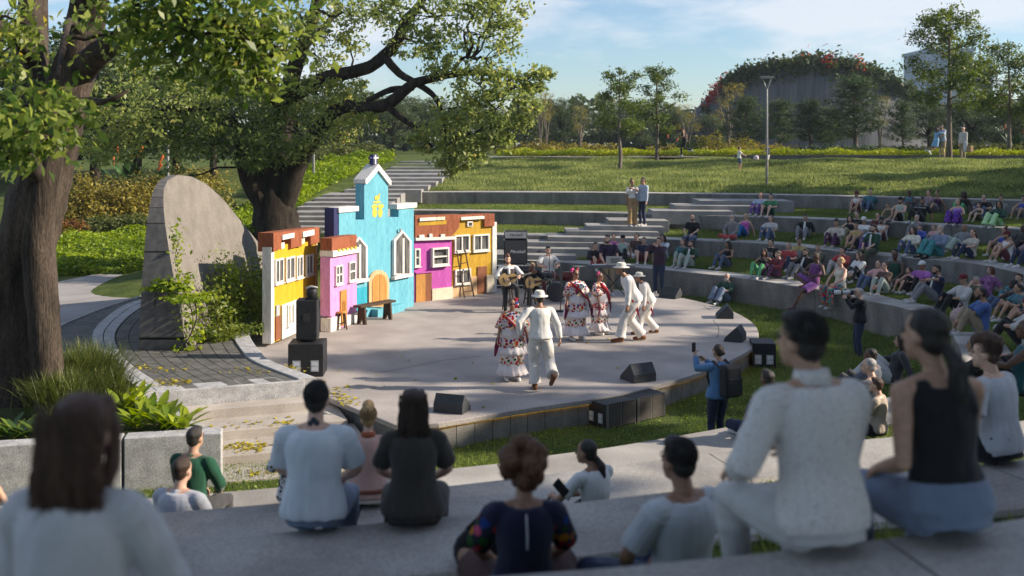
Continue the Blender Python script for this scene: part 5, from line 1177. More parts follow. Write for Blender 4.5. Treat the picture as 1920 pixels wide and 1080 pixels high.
# wedge monitors
M_mon=mat('monitor_grey',(.035,.04,.045),(.055,.06,.066),scale=20,rough=.6,fine=.15)
def wedge(px,py,w,h,d,face,label):
    p=P(px,py,0); r=empty('floor_monitor',p,math.atan2(face[1],face[0])+math.pi/2,label,'monitor speaker','stage floor monitors')
    # front (sloping grille) faces -y
    mb=MB(); mb.prism([(-d/2,0),(d/2,0),(d/2,h*.45),(d*.22,h),(-d/2+.02,.07)],-w/2,w/2,ax='x'); mb.build('cabinet',M_mon,r,bevel=.012)
    a,b=V(0,-d/2+.02,.075),V(0,d*.22,h); n=V(0,-(b.z-a.z),(b.y-a.y)).normalized()*.006
    mb=MB(); q=[a.lerp(b,.06)+V(-w/2+.03,0,0),a.lerp(b,.06)+V(w/2-.03,0,0),a.lerp(b,.94)+V(w/2-.03,0,0),a.lerp(b,.94)+V(-w/2+.03,0,0)]; mb.add([v+n for v in q]+[v-n*.5 for v in q],[(0,1,2,3),(0,4,5,1),(1,5,6,2),(2,6,7,3),(3,7,4,0)]); mb.build('grille',mat('monitor_grille',(.02,.028,.03),(.035,.045,.05),scale=60,rough=.5),r)
wedge(848,770,.52,.30,.38,(.35,1),'black rounded floor monitor at the front left edge of the stage')
wedge(1196,712,.50,.34,.48,(-.45,.9),'grey wedge monitor casting a shadow at the front of the stage')
wedge(1378,638,.48,.34,.42,(-.9,.4),'blue-grey wedge monitor at the right edge, nearer of the two there')
wedge(1358,595,.48,.34,.42,(-.95,.1),'blue-grey wedge monitor at the right edge, farther of the two there')
wedge(1257,558,.55,.30,.42,(-.6,-.8),'dark floor monitor at the far rim near the photographer')
wedge(1108,545,.5,.3,.4,(-.2,-1),'grey floor monitor under the keyboard')
# ---- band
def guitar(parent,M,cream=True):
    g=parent
    M_top=mat('guitar_spruce',(.55,.36,.15),(.62,.43,.2),scale=4,rough=.3,spec=.5); out=[]
    n=40; pts=[]
    for k in range(n):
        a=2*math.pi*k/n; u=math.cos(a); v=math.sin(a); r=.5+.0*u
        x=.24*u; w=(.185 if u<0 else .135)*abs(v)**.8*(1-.28*math.exp(-((u-.12)/.28)**2)); pts.append((x,w*(1 if v>=0 else -1)))
    mb=MB(); mb.prism(pts,-.05,.05,m=1,mt=0); me=mb.build('body',[M_top,M_dwood],g,bevel=.006); me.matrix_local=M
    mb=MB(); mb.lathe([(.0,.0515),(.048,.0515),(.05,.053)],16); o=mb.build('sound_hole',M_slot,g); o.matrix_local=M@Matrix.Translation((.06,0,0))
    mb=MB(); mb.box(.06,.62,-.027,.027,.05,.07); o=mb.build('neck',M_dwood,g); o.matrix_local=M
    mb=MB(); mb.box(.62,.78,-.038,.038,.045,.062); o=mb.build('headstock',M_dwood,g,bevel=.006); o.matrix_local=M
    mb=MB(); mb.box(-.13,-.10,-.07,.07,.05,.062); o=mb.build('bridge',M_dwood,g); o.matrix_local=M
    mb=MB()
    for k in range(6): mb.tube([V(-.115,-.02+k*.008,.064),V(.63,-.018+k*.0072,.074)],[.0012,.0012],4)
    o=mb.build('strings',M_silver,g); o.matrix_local=M
gr1=person('stool','m',g1p+V(0,0,-.06),(.12,-1),'red-haired guitarist in waistcoat and rolled white sleeves on a tall stool',(K['wh'],),(K['bk'],),'l','au','quiff','roll','slim',.98,'band musicians','mid',beard='au',shoe=(.02,.02,.02))
s=skel('stool','m'); 
vm=MB(); torso(vm,s,False,.034,.02,.86,0); me=remesh(vm,.0125,2,'waistcoat'); link_mesh('waistcoat',me,cloth((.07,.055,.06)),gr1)
# open the waistcoat front with a white shirt panel
inner_shirt(gr1,'stool','m',K['wh'],'mid').location=V(0,.02,0)
def gholder(p,label,rz,M,anchor):
    e=empty('guitar',p,rz,label,'guitar'); guitar(e,M); return e
guitar_M=lambda tx,ty,tz,roll: Matrix.Translation((tx,ty,tz))@Matrix.Rotation(math.pi,4,'Z')@Matrix.Rotation(roll,4,'Y')@Matrix.Rotation(RAD(-90),4,'X')
e=empty('guitar',gr1.location.copy(),gr1.rotation_euler.z,'pale spruce acoustic guitar held by the man in the waistcoat','guitar'); guitar(e,Matrix.Translation((.04,.26,.93))@Matrix.Rotation(math.pi,4,'Z')@Matrix.Rotation(RAD(-14),4,'Y')@Matrix.Rotation(RAD(-90),4,'X')@Matrix.Rotation(math.pi,4,'X'))
gr2=person('lowstool','m',g2p+V(0,0,-.06),(.35,-.93),'guitarist with blond braids in black jacket bending over his guitar',(K['bk'],),(K['bk'],),'d','bl','crop','long','pants',.98,'band musicians','mid',hp=-.5)
e=empty('guitar',gr2.location.copy(),gr2.rotation_euler.z,'spruce-topped guitar played by the man in black','guitar'); guitar(e,Matrix.Translation((.02,.30,.70))@Matrix.Rotation(math.pi,4,'Z')@Matrix.Rotation(RAD(-6),4,'Y')@Matrix.Rotation(RAD(-90),4,'X')@Matrix.Rotation(math.pi,4,'X'))
dp=P(1027,548,0)
person('drum','m',dp,(.15,-1),'drummer in white tee with a moustache behind the drum kit',(K['wh'],),(K['mr'],),'l','k','fade','short','pants',1.,'band musicians','mid')
stool(dp+V(0,.02,0),.5,.17,'round drum throne under the drummer',M_blk,M_chrome)
dk=empty('drum_kit',P(1043,564,0),-.15,'grey bass drum with stands and cymbals on stage','drum kit')
M_shellm=mat('drum_grey',(.05,.05,.055),(.07,.07,.075),rough=.35)
RX=Matrix.Translation((0,0,.26))@Matrix.Rotation(RAD(90),4,'X')
mb=MB(); mb.lathe([(.25,-.2),(.262,-.2),(.262,.2),(.25,.2)],32,0,RX); mb.build('bass_drum',M_shellm,dk); mb=MB(); mb.lathe([(0,.195),(.25,.195)],32,0,RX,False); mb.build('drum_head',mat('drum_head',(.085,.085,.09),(.10,.10,.105),rough=.5),dk)
mb=MB(); mb.lathe([(.0,.62),(.16,.62),(.16,.75),(0,.75)],20,0,Matrix.Translation((-.30,.30,0))); mb.build('snare_drum',M_shellm,dk); mb=MB(); mb.lathe([(.0,.55),(.15,.55),(.15,.78),(0,.78)],20,0,Matrix.Translation((.30,.28,0))); mb.build('tom',mat('tom_red',(.12,.02,.02),rough=.35),dk)
for x,y,z in ((-.05,.1,1.08),(.62,.25,.95)):
    mb=MB(); mb.lathe([(.0,z+.015),(.03,z+.012),(.19,z),(.0,z-.003)],20,0,Matrix.Translation((x,y,0))); o=mb.build('cymbal',mat('cymbal',(.45,.40,.30),rough=.3,metal=1.),dk)
    mb=MB(); mb.tube([V(x,y,0.02),V(x,y,z+.03)],[.011,.009],6)
    for k in range(3): a=k*2.09; mb.tube([V(x,y,.25),V(x+math.cos(a)*.2,y+math.sin(a)*.2,.0)],[.009,.009],5)
    mb.build('cymbal_stand',M_chrome,dk)
def micstand(px,py,h,label,boom=(.25,-.1)):
    r=empty('microphone_stand',P(px,py,0),0,label,'mic stand'); mb=MB(); mb.lathe([(0,.0),(.14,0),(.14,.018),(.02,.03),(0,.03)],20); mb.build('base',M_blk,r)
    mb=MB(); mb.tube([V(0,0,.02),V(0,0,h)],[.012,.010],7); mb.build('pole',M_blk,r)
    mb=MB(); mb.tube([V(-boom[0]*.3,0,h-.02),V(boom[0],boom[1],h+.05)],[.008,.008],6); mb.build('boom',M_blk,r)
    mb=MB(); mb.tube([V(boom[0],boom[1],h+.05),V(boom[0]*1.3,boom[1],h+.02)],[.016,.024],8); mb.build('microphone',M_blk,r)
micstand(1051,584,1.28,'black microphone stand with round base in front of the drums',(-.12,.1)); micstand(992,580,1.15,'thin microphone stand in front of the guitarists',(-.1,.15)); micstand(1030,560,1.3,'boom microphone stand reaching to the drummer',(-.25,.1))
kp=P(1140,553,0)
person('keys','m',kp,(.1,-1),'bearded keyboard player in dark plum polo and khaki trousers',((.035,.025,.05),),(K['kh'],),'l','k','fade','short','pants',1.,'band musicians','mid',beard='k',shoe=(.65,.65,.65),hy=-.5)
kb=empty('keyboard',kp+V(.1,-.55,0),.0,'dark stage keyboard on a crossed stand with a grey music rest','keyboard')
mb=MB(); mb.box(-.72,.62,-.14,.14,.86,.94); mb.build('case',mat('key_case',(.10,.11,.13),(.13,.14,.16),rough=.5),kb,bevel=.01); mb=MB(); mb.box(-.6,.5,.0,.12,.94,.952); mb.build('keys',M_white,kb)
for s1 in (-1,1):
    mb=MB(); mb.tube([V(-.38*s1,-.06*s1,.02),V(.38*s1,-.06*s1,.85)],[.018,.018],7); mb.build('stand_leg',M_blk,kb)
mb=MB(); mb.box(-.22,.24,-.16,-.13,.96,1.20,0); mb.build('music_rest',mat('rest_grey',(.36,.36,.35),rough=.7),kb)
mb=MB()
for k in range(5): mb.box(-.10,.16,-.164,-.161,1.02+k*.03,1.032+k*.03)
mb.build('slots',M_slot,kb)
person('knees','m',pos_on(0,1118,505),(.2,-1),'person in black hoodie sitting on the low wall behind the keyboard player',(K['bk'],),(K['rd'],),'l','k','short','long','shorts',.9,None,'far')
# ---- dancers
M_linen=cloth((.72,.70,.67)); M_pantw=cloth((.70,.66,.61))
def dancer_man(pose,px,py,sc,face,label,hatc=(.62,.60,.54)):
    r=person(pose,'m',P(px,py,0.),face,label,None,None,'t','k','short','loose','wide',sc,'folk dancers','mid',fit='l',cap=('sombrero',hatc,(.75,.74,.7)),shoe=(.16,.065,.025),topm=M_linen,botm=M_pantw); return r
d2=dancer_man('dback',1013,730,1.0,(-.15,1),'dancer in white suit and straw hat seen from behind, nearest on stage')
d5=dancer_man('dstep',1187,640,1.06,(-.95,-.1),'tall dancer in white suit and straw hat stepping with a red sash')
d6=dancer_man('dstep',1216,626,.86,(-.95,-.05),'shorter dancer in white suit and hat behind the tall one')
M_red=cloth((.42,.02,.035)); 
for r in (d5,d6):
    mb=MB(); s=skel('dstep','m'); x=-.15
    mb.rings([[V(x-.02,s['pel'].y+.13-q,s['pel'].z+.02-q*2.2),V(x-.02,s['pel'].y+.02-q*.4,s['pel'].z+.02-q*2.2),V(x-.045,s['pel'].y+.02-q*.4,s['pel'].z+.02-q*2.2),V(x-.045,s['pel'].y+.13-q,s['pel'].z+.02-q*2.2)] for q in (0,.06,.12,.19)],0,False,True); mb.build('sash',((M_red)),r)
M_flor=cloth((.70,.66,.62),(.5,.1,.1),'floral'); M_lace=cloth((.74,.69,.70)); M_gtxt=mat('gilt',(.62,.42,.05),rough=.5)
def dress_ring(c,rx,ry,n=40,wav=0.,k=9,ph=0.):
    return [V(c.x+rx*math.cos(2*math.pi*j/n)*(1+wav*math.sin(k*2*math.pi*j/n+ph)),c.y+ry*math.sin(2*math.pi*j/n)*(1+wav*math.sin(k*2*math.pi*j/n+ph)),c.z) for j in range(n)]
def dancer_woman(px,py,sc,face,label,flowers,text=True):
    r=person('dwoman','f',P(px,py,0.),face,label,None,None,'t','k','bunlow','short','pants',sc,'folk dancers','mid',shoe=(.72,.72,.72))
    s=skel('dwoman','f')
    def part(name,rows,m):
        mb=MB(); mb.rings([dress_ring(V(0,y,z),rx,ry,44,w,k,z*9) for (z,rx,ry,y,w,k) in rows],0,True,True); return mb.build(name,m,r)
    part('blouse',[(1.12,.27,.20,-.01,.03,6),(1.22,.26,.19,-.01,.03,6),(1.32,.28,.17,-.01,.02,6),(1.40,.245,.13,-.015,.0,6),(1.445,.13,.09,-.02,0,6),(1.455,.09,.07,-.02,0,6)],M_flor)
    part('blouse_lace',[(.90,.27,.22,0,.06,10),(1.02,.27,.205,0,.04,8),(1.14,.262,.195,0,.03,6)],M_lace)
    part('hip_band',[(.72,.285,.235,0,.05,9),(.82,.28,.23,0,.05,9),(.92,.268,.215,0,.05,9)],M_flor)
    part('hip_ruffle',[(.57,.33,.28,0,.09,12),(.64,.31,.255,0,.07,12),(.74,.28,.23,0,.05,12)],M_lace)
    part('skirt',[(.34,.25,.215,0,.06,9),(.48,.26,.225,0,.05,9),(.62,.26,.22,0,.05,9)],M_flor)
    part('skirt_ruffle',[(.14,.34,.30,0,.10,13),(.24,.29,.25,0,.08,13),(.36,.25,.215,0,.06,13)],M_lace)
    for g,sg in (('l',-1),('r',1)):
        sh,e=s['sh'+g],s['elb'+g]; mb=MB(); mb.tube([sh,sh.lerp(e,.5),sh.lerp(e,1.1)],[.075,.095,.125],14,0,True,None,None,True,0,False); mb.build('sleeve',M_flor,r)
        mb=MB(); w=s['wr'+g]; mb.tube([e.lerp(w,.8),w+V(sg*.03,.04,-.16),w+V(sg*.06,.0,-.36)],[.03,.05,.02],8,0,True,[.012,.02,.01]); mb.build('shawl_end',cloth((.14,.012,.05)),r)
    # sash from the (viewer) right shoulder to the left hip
    mb=MB(); rows=[]
    for k in range(17):
        t=k/16; x=.20-.44*t; z=1.40-.40*t; y=.165+.075*math.sin(t*math.pi)+.02*t; rows.append([V(x-.06,y+.022,z-.085),V(x+.06,y+.024,z+.085),V(x+.06,y-.05,z+.085),V(x-.06,y-.05,z-.085)])
    mb.rings(rows,0,True,True); mb.build('sash',M_red,r)
    if text:
        lettering('MAYAS',.085,M_gtxt,r,Matrix.Translation((-.02,.262,1.20))@Matrix.Rotation(math.pi,4,'Z')@Matrix.Rotation(RAD(90),4,'X')@Matrix.Rotation(RAD(42),4,'Z'),.003)
    Hm=headframe(s)
    for (x,y,z,col,sz) in flowers:
        mb=MB()
        for k in range(7): a=k*.9; mb.ell((math.cos(a)*sz*.5,math.sin(a*1.3)*sz*.4,math.sin(a)*sz*.5),(sz*.5,sz*.4,sz*.5),8)
        o=mb.build('flower',cloth(col),r); o.matrix_local=Hm@Matrix.Translation((x,y,z))
    mb=MB(); a=s['neck']; mb.tube([a+V(-.07,.03,.0),a+V(0,.13,-.09),a+V(.07,.03,.0)],[.008,.012,.008],6); mb.build('necklace',M_gtxt,r)
    mb=MB()
    for sg in (-1,1): mb.ell((sg*.032,.090,.012),(.026,.01,.018),10)
    mb.tube([V(-.07,.04,.018),V(-.03,.097,.016),V(.03,.097,.016),V(.07,.04,.018)],[.005]*4,5); o=mb.build('sunglasses',M_blk,r); o.matrix_local=Hm
    return r
dancer_woman(960,712,.875,(.15,-1),'smiling dancer in flowered dress with red sash beside the nearest man',[(-.09,-.02,.02,(.05,.12,.45),.05),(-.085,.0,.09,(.5,.02,.03),.05),(-.09,.0,-.05,(.5,.02,.03),.045)])
dancer_woman(1079,637,.915,(.45,-.9),'dancer in flowered dress with pink and red hair flowers and gold sash text',[(.08,-.03,.09,(.65,.08,.25),.065),(-.05,.0,.11,(.5,.02,.04),.045)])
dancer_woman(1124,627,.83,(.85,-.5),'smaller dancer in flowered dress with a pink hair flower',[(.07,-.02,.09,(.65,.08,.25),.06)],False)
# ---- lamp post
lp=PD(1438,350,44.4); lp.z=terrain(lp.x,lp.y)-.05
lamp=empty('street_lamp',lp,0,'tall thin galvanised lamp post with a Y shaped head on the hill','lamp post'); M_galv=mat('galvanised',(.24,.24,.235),(.32,.32,.31),scale=4,rough=.5,metal=.4)
mb=MB(); mb.tube([V(0,0,0),V(0,0,4.2)],[.055,.042],10); mb.build('pole',M_galv,lamp)
for sx in (-1,1): mb=MB(); mb.tube([V(0,0,4.15),V(sx*.2,0,4.72)],[.03,.022],7); mb.build('arm',M_galv,lamp)
mb=MB(); mb.box(-.29,.29,-.10,.10,4.70,4.77); mb.build('lamp_head',M_galv,lamp,bevel=.01); mb=MB(); mb.box(-.25,.25,-.07,.07,4.685,4.70); mb.build('lens',M_white,lamp)
for i,(px,py,d,h) in enumerate(((315,470,42,4.6),(588,370,46,3.6))):
    p=PD(px,py,d); r=empty('street_lamp',V(p.x,p.y,terrain(p.x,p.y)),0,['thin dark pole rising behind the shell wall','thin dark pole standing in the lime ground cover by the stairs'][i],'lamp post'); mb=MB(); mb.tube([V(0,0,0),V(0,0,h)],[.06,.05],8); mb.build('pole',M_galv,r); mb=MB(); mb.box(-.2,.2,-.08,.08,h,h+.07); mb.build('lamp_head',M_galv,r)
# ball, phone, camera, backpack, bottle, bags
bl=MB(); bl.ell((0,0,0),(.13,.13,.13),16); o=bl.build('ball',cloth((.7,.68,.7),(.25,.05,.2),'dots')); o.location=PD(1418,296,50.5); tag(o,'pink and white ball in the air between two children','ball')
def held(root,name,label,cat,build,off):
    e=empty(name,root.matrix_world@V(0,0,0),0,label,cat); e.location=root.location; e.rotation_euler=root.rotation_euler; e.scale=root.scale; build(e); return e
def b_phone(e):
    s=skel('phone','f'); mb=MB(); c_=s['wrl']+V(.03,.08,.13); mb.box(c_.x-.04,c_.x+.04,c_.y-.006,c_.y+.006,c_.z-.08,c_.z+.08); mb.build('case',mat('phone_case',(.10,.03,.04),rough=.4),e,bevel=.006); mb=MB(); mb.box(c_.x-.035,c_.x+.035,c_.y-.009,c_.y-.0065,c_.z-.072,c_.z+.072); mb.build('screen',M_slot,e)
held(ph,'phone','dark red phone held up by the woman in denim','phone',b_phone,0)
def b_pack(e):
    s=skel('phone','f'); c_=s['neck'].lerp(s['pel'],.42)-s['fw']*.27; M_=mat('pack_black',(.02,.021,.024),(.03,.032,.036),scale=10,rough=.7,bump=.2)
    mb=MB(); mb.box(c_.x-.17,c_.x+.17,c_.y-.10,c_.y+.10,c_.z-.27,c_.z+.25); mb.build('bag',M_,e,bevel=.06,seg=4)
    mb=MB(); mb.box(c_.x-.14,c_.x+.14,c_.y-.135,c_.y-.10,c_.z-.23,c_.z+.05); mb.build('pocket',M_,e,bevel=.02,seg=3)
    for sg in (-1,1):
        mb=MB(); a=s['sh'+('l' if sg<0 else 'r')]*.75+s['neck']*.25; mb.tube([V(a.x,c_.y+.08,a.z-.02),a+V(0,0,.075),a+V(0,.11,-.03),a+V(sg*.02,.12,-.2),V(a.x+sg*.03,.02,c_.z-.15)],[.026]*5,8,0,True,[.01]*5); mb.build('strap',M_,e)
held(ph,'backpack','black backpack on the woman in the denim jacket','backpack',b_pack,0)
def b_tele(e):
    s=skel('camera','m'); c_=s['head']+V(0,.17,.0); mb=MB(); mb.box(c_.x-.07,c_.x+.07,c_.y-.05,c_.y+.02,c_.z-.05,c_.z+.05); mb.build('body',M_blk,e,bevel=.01)
    mb=MB(); q=Matrix.Translation(c_)@Matrix.Rotation(RAD(-90),4,'X'); mb.lathe([(0,.02),(.045,.02),(.045,.16),(.055,.20),(.055,.40),(.0,.40)],18,0,q); mb.build('lens',mat('lens_white',(.6,.6,.6),rough=.4),e); mb=MB(); mb.lathe([(.057,.21),(.0575,.25),(.057,.25)],18,0,q,False); mb.build('lens_ring',M_slot,e)
held(tele,'camera','camera with long white telephoto lens held by the man in black','camera',b_tele,0)
def b_bag(e):
    mb=MB(); mb.box(-.62,-.22,-.06,.14,.45,.78); mb.build('bag',mat('bag_tan',(.30,.20,.11),rough=.8),e,bevel=.03); mb=MB(); mb.tube([V(-.52,.04,.76),V(-.42,.04,.88),V(-.32,.04,.76)],[.012]*3,6); mb.build('handle',M_dwood,e)
held(old,'bag','tan carrier bag beside the old man in the cream jacket','bag',b_bag,0)
def b_coat(e):
    mb=MB(); mb.tube([V(-.26,.10,.98),V(-.27,.13,.75),V(-.25,.12,.5)],[.10,.13,.10],12,0,True,[.05,.06,.05]); mb.build('coat',cloth((.55,.57,.62)),e)
held(old,'jacket','pale folded jacket hanging over the old man\'s arm','jacket',b_coat,0)
# bottle near the plum tee man, cloth bag left of the afro woman, phone of the texting woman, tray items
p=P(1398,832,.74); bo=empty('water_bottle',p,0,'clear round bottle standing on the low bench','bottle'); mb=MB(); mb.lathe([(0,0),(.09,0),(.11,.05),(.11,.13),(.06,.2),(.03,.22),(.03,.27),(0,.27)],18); mb.build('flask',mat('bottle_glass',(.18,.24,.25),(.25,.31,.32),rough=.1,spec=.8),bo); mb=MB(); mb.lathe([(0,.27),(.035,.27),(.035,.3),(0,.3)],14); mb.build('cap',M_blk,bo)
p=P(905,1075,2.1); hb=empty('handbag',p,0,'rounded black bag on the ground left of the woman with the afro','bag'); mb=MB(); mb.ell((0,0,.12),(.16,.10,.14),16); mb.build('pouch',cloth((.012,.012,.014)),hb); mb=MB(); mb.tube([V(-.08,0,.24),V(0,0,.32),V(.08,0,.24)],[.012]*3,6); mb.build('handle',cloth((.012,.012,.014)),hb)
p=PD(1052,915,7.7); tp=empty('phone',p,.5,'dark phone held by the woman in white tee','phone'); mb=MB(); mb.box(-.035,.035,-.006,.006,-.075,.075,0,Matrix.Rotation(RAD(-40),4,'Y')); mb.build('case',M_blk,tp,bevel=.004)
p=P(1742,735,.72); tt=empty('blue_bowl',p,.2,'bright blue round bowl beside the woman with the ponytail','bowl'); mb=MB(); mb.lathe([(0,0),(.1,0),(.2,.12),(.22,.15),(.2,.15),(.1,.03),(0,.02)],20,0,Matrix.Rotation(RAD(50),4,'X')); mb.build('bowl',painted('bowl_blue',(.03,.28,.5)),tt); mb=MB(); mb.lathe([(.22,.145),(.235,.15),(.22,.16)],20,0,Matrix.Rotation(RAD(50),4,'X'),False); mb.build('rim',M_white,tt)

# clothing details of the nearest spectators
def find_person(t): return [o for o in COL.objects if o.get('label','').startswith(t)][0]
r=find_person('woman with auburn afro'); s=skel('cross','f'); M_fs=cloth((.03,.03,.05),(.5,.1,.1),'floral')
for g in 'lr':
    mb=MB(); sh,e=s['sh'+g],s['elb'+g]; mb.tube([sh.lerp(e,.05),sh.lerp(e,.4),sh.lerp(e,.85)],[.072,.072,.074],14,0,True,None,None,True,0,False); mb.build('sleeve',M_fs,r)
mb=MB(); c_=s['neck']-s['fw']*.083; mb.tube([c_+V(0,-.02,-.03),c_+V(0,-.062,-.12),c_+V(0,-.066,-.20)],[.006]*3,6); mb.build('zip',M_silver,r)
r=find_person('man in white tee with a tattooed'); s=skel('bench','m'); mb=MB(); c_=s['neck']+s['up']*.035
for dx,dz in ((-.022,.0),(.018,.004),(-.002,.022)): mb.ell((c_.x+dx,c_.y-.050,c_.z+dz),(.02,.006,.02),10)
mb.build('tattoo',mat('ink_dark',(.03,.045,.06),rough=.6),r)
r=find_person('person in blush top'); mb=MB(); c_=s['neck']+s['up']*.02; s=skel('bench','f'); c_=s['neck']+s['up']*.018
mb.tube([c_-s['up']*.012,c_+s['up']*.03],[.074,.064],16,0,True,None,None,True,0,False); mb.build('collar',cloth((.36,.10,.05)),r)
mb=MB(); p_=s['pel']+s['up']*.05; mb.tube([p_-s['up']*.018,p_+s['up']*.018],[.205,.205],20,0,True,[.162,.162],V(1,0,0),True,0,False); mb.build('belt',cloth((.22,.08,.05)),r)
r=find_person('man in cream patterned'); s=skel('elbow','m'); mb=MB(); c_=s['neck']+s['up']*.02; mb.tube([c_-s['up']*.02,c_+s['up']*.04],[.082,.070],16,0,True,None,None,True,0,False); mb.build('collar',cloth(*QUILT),r)

def bag(p,col,label,sz=.2):
    r=empty('bag',p,rnd.random()*3,label,'bag'); mb=MB(); mb.ell((0,0,sz*.8),(sz,sz*.7,sz*.85),14); me=remesh(mb,.02,2,'pouch'); wrinkle(me,.02,9,2); link_mesh('pouch',me,cloth(col),r); mb=MB(); mb.tube([V(-sz*.4,0,sz*1.5),V(0,0,sz*2.),V(sz*.4,0,sz*1.5)],[.014]*3,6); mb.build('strap',cloth(col),r)
bag(pos_on(1,1776,471)+V(0,.05,0),(.14,.02,.035),'dark red backpack on the grass beside the bald man',.17)
bag(pos_on(0,1800,612),(.42,.30,.30),'pale pinkish bag at the knees of the man in the blue raglan tee',.24)
bag(pos_on(0,1152,480)+V(-.1,.3,0),(.45,.08,.25),'pink striped bag behind the keyboard player',.16)
# ================================================================ VEGETATION AND FAR BUILDINGS
M_bark=mat('bark_brown',(.030,.023,.018),(.088,.068,.053),scale=3,rough=.9,bump=1.,bscale=9,st=(2,2,.35),fine=.3,fscale=30,bst=(3,3,.35),spec=.2)
M_bark2=mat('bark_dark',(.022,.018,.015),(.06,.048,.038),scale=3,rough=.95,bump=1.,bscale=9,st=(2,2,.4),fine=.3,fscale=30,bst=(3,3,.4),spec=.15)
M_barkp=mat('bark_pale',(.12,.10,.08),(.20,.17,.14),scale=4,rough=.9,bump=.6,bscale=12,st=(2,2,.4),fine=.2)
L_front=leafmat('leaf_front',(.065,.12,.022),(.36,.40,.09),.5,.4,(.46,.38,.08),.08)
L_oak=leafmat('leaf_oak',(.065,.11,.026),(.37,.41,.13),.5,.45,(.42,.37,.10),.06)
L_young=leafmat('leaf_young',(.028,.058,.012),(.17,.21,.035),.38,.5)
L_pine=leafmat('leaf_pine',(.02,.045,.02),(.09,.13,.045),.25,.6)
L_far=leafmat('leaf_far',(.026,.05,.02),(.10,.13,.05),.25,.6)
L_lime=leafmat('leaf_lime',(.09,.16,.014),(.34,.42,.04),.4,.5)
L_ochre=leafmat('leaf_ochre',(.10,.09,.018),(.38,.31,.06),.3,.6)
L_olive=leafmat('leaf_olive',(.04,.065,.016),(.18,.19,.05),.3,.6)
L_yel=leafmat('leaf_yellow',(.25,.20,.02),(.5,.42,.04),.3,.6)
L_red=leafmat('leaf_red',(.30,.02,.015),(.50,.05,.03),.3,.6)
L_flame=leafmat('leaf_flame',(.40,.06,.01),(.55,.14,.02),.3,.6)
def clumps(c,r,nsub,nleaf,sub=.28,shell=.55):
    c=np.array(c); r=np.array(r if hasattr(r,'__len__') else (r,r,r),dtype=float)
    d=rng.normal(size=(nsub,3)); d/=np.linalg.norm(d,axis=1,keepdims=True); q=rng.uniform(shell,1.,(nsub,1))**.7
    cc=c+d*q*r; k=rng.integers(0,nsub,nleaf); s=rng.normal(size=(nleaf,3))*sub*r.mean()*rng.uniform(.6,1.3,(nsub,1))[k]; s[:,2]*=.65
    return cc[k]+s, cc
def crown_obj(name,pts,size,m,parent,up=.4,wide=.5,droop=None,tsc=.6,tj=.4):
    t=clump_tint(pts,tsc,tj); return fromarrays(name,leaves(pts,size,up,.35,wide,.12,droop),4,m,t,parent)
def branch(mb,a,b,r0,r1,n=6,wob=.12,seg=7,sag=0.):
    a=Vector(a);b=Vector(b); L=(b-a).length; pts=[];rad=[]
    for k in range(n+1):
        t=k/n; p=a.lerp(b,t)+V(rnd.gauss(0,1),rnd.gauss(0,1),rnd.gauss(0,.7))*wob*L*.25*math.sin(math.pi*t)+V(0,0,-sag*math.sin(math.pi*t)); pts.append(p); rad.append(r0+(r1-r0)*t)
    mb.tube(pts,rad,seg,0,True,None,None,True,.06); return pts
def full_tree(name,label,base,limbs,cl,leafsize,leafm,barkm,nper=260,group=None,cat='tree',seg=12,sub=.28,wide=.5,droop=None,up=.4,twigs=True,jit=.05):
    root=empty(name,base,0,label,cat,group); b=Vector(base); mb=MB(); pts_all=[]
    for (pts,rad) in limbs:
        q=catmull([Vector(p)-b for p in pts],4); rr=np.interp(np.linspace(0,len(rad)-1,len(q)),range(len(rad)),rad).tolist()
        mb.tube(q,rr,seg,0,True,None,None,True,jit); pts_all+=q
    P_=[]
    for (c,r,w) in cl:
        c=Vector(c)-b; n=int(nper*w); ns=max(5,int(14*w**.5)); p,cc=clumps(c,r,ns,n,sub); P_.append(p)
        if twigs and pts_all:
            nr=min(pts_all,key=lambda x:(x-c).length); rm=r if not hasattr(r,'__len__') else sum(r)/3
            branch(mb,nr,c,.05*rm+.02,.015*rm+.008,5,.25,5)
            for k in range(0,len(cc),3): branch(mb,c,Vector(cc[k]),.016*rm+.008,.006,3,.2,4)
    mb.build('trunk',barkm,root); crown_obj('crown',np.concatenate(P_),leafsize,leafm,root,up,wide,droop); return root
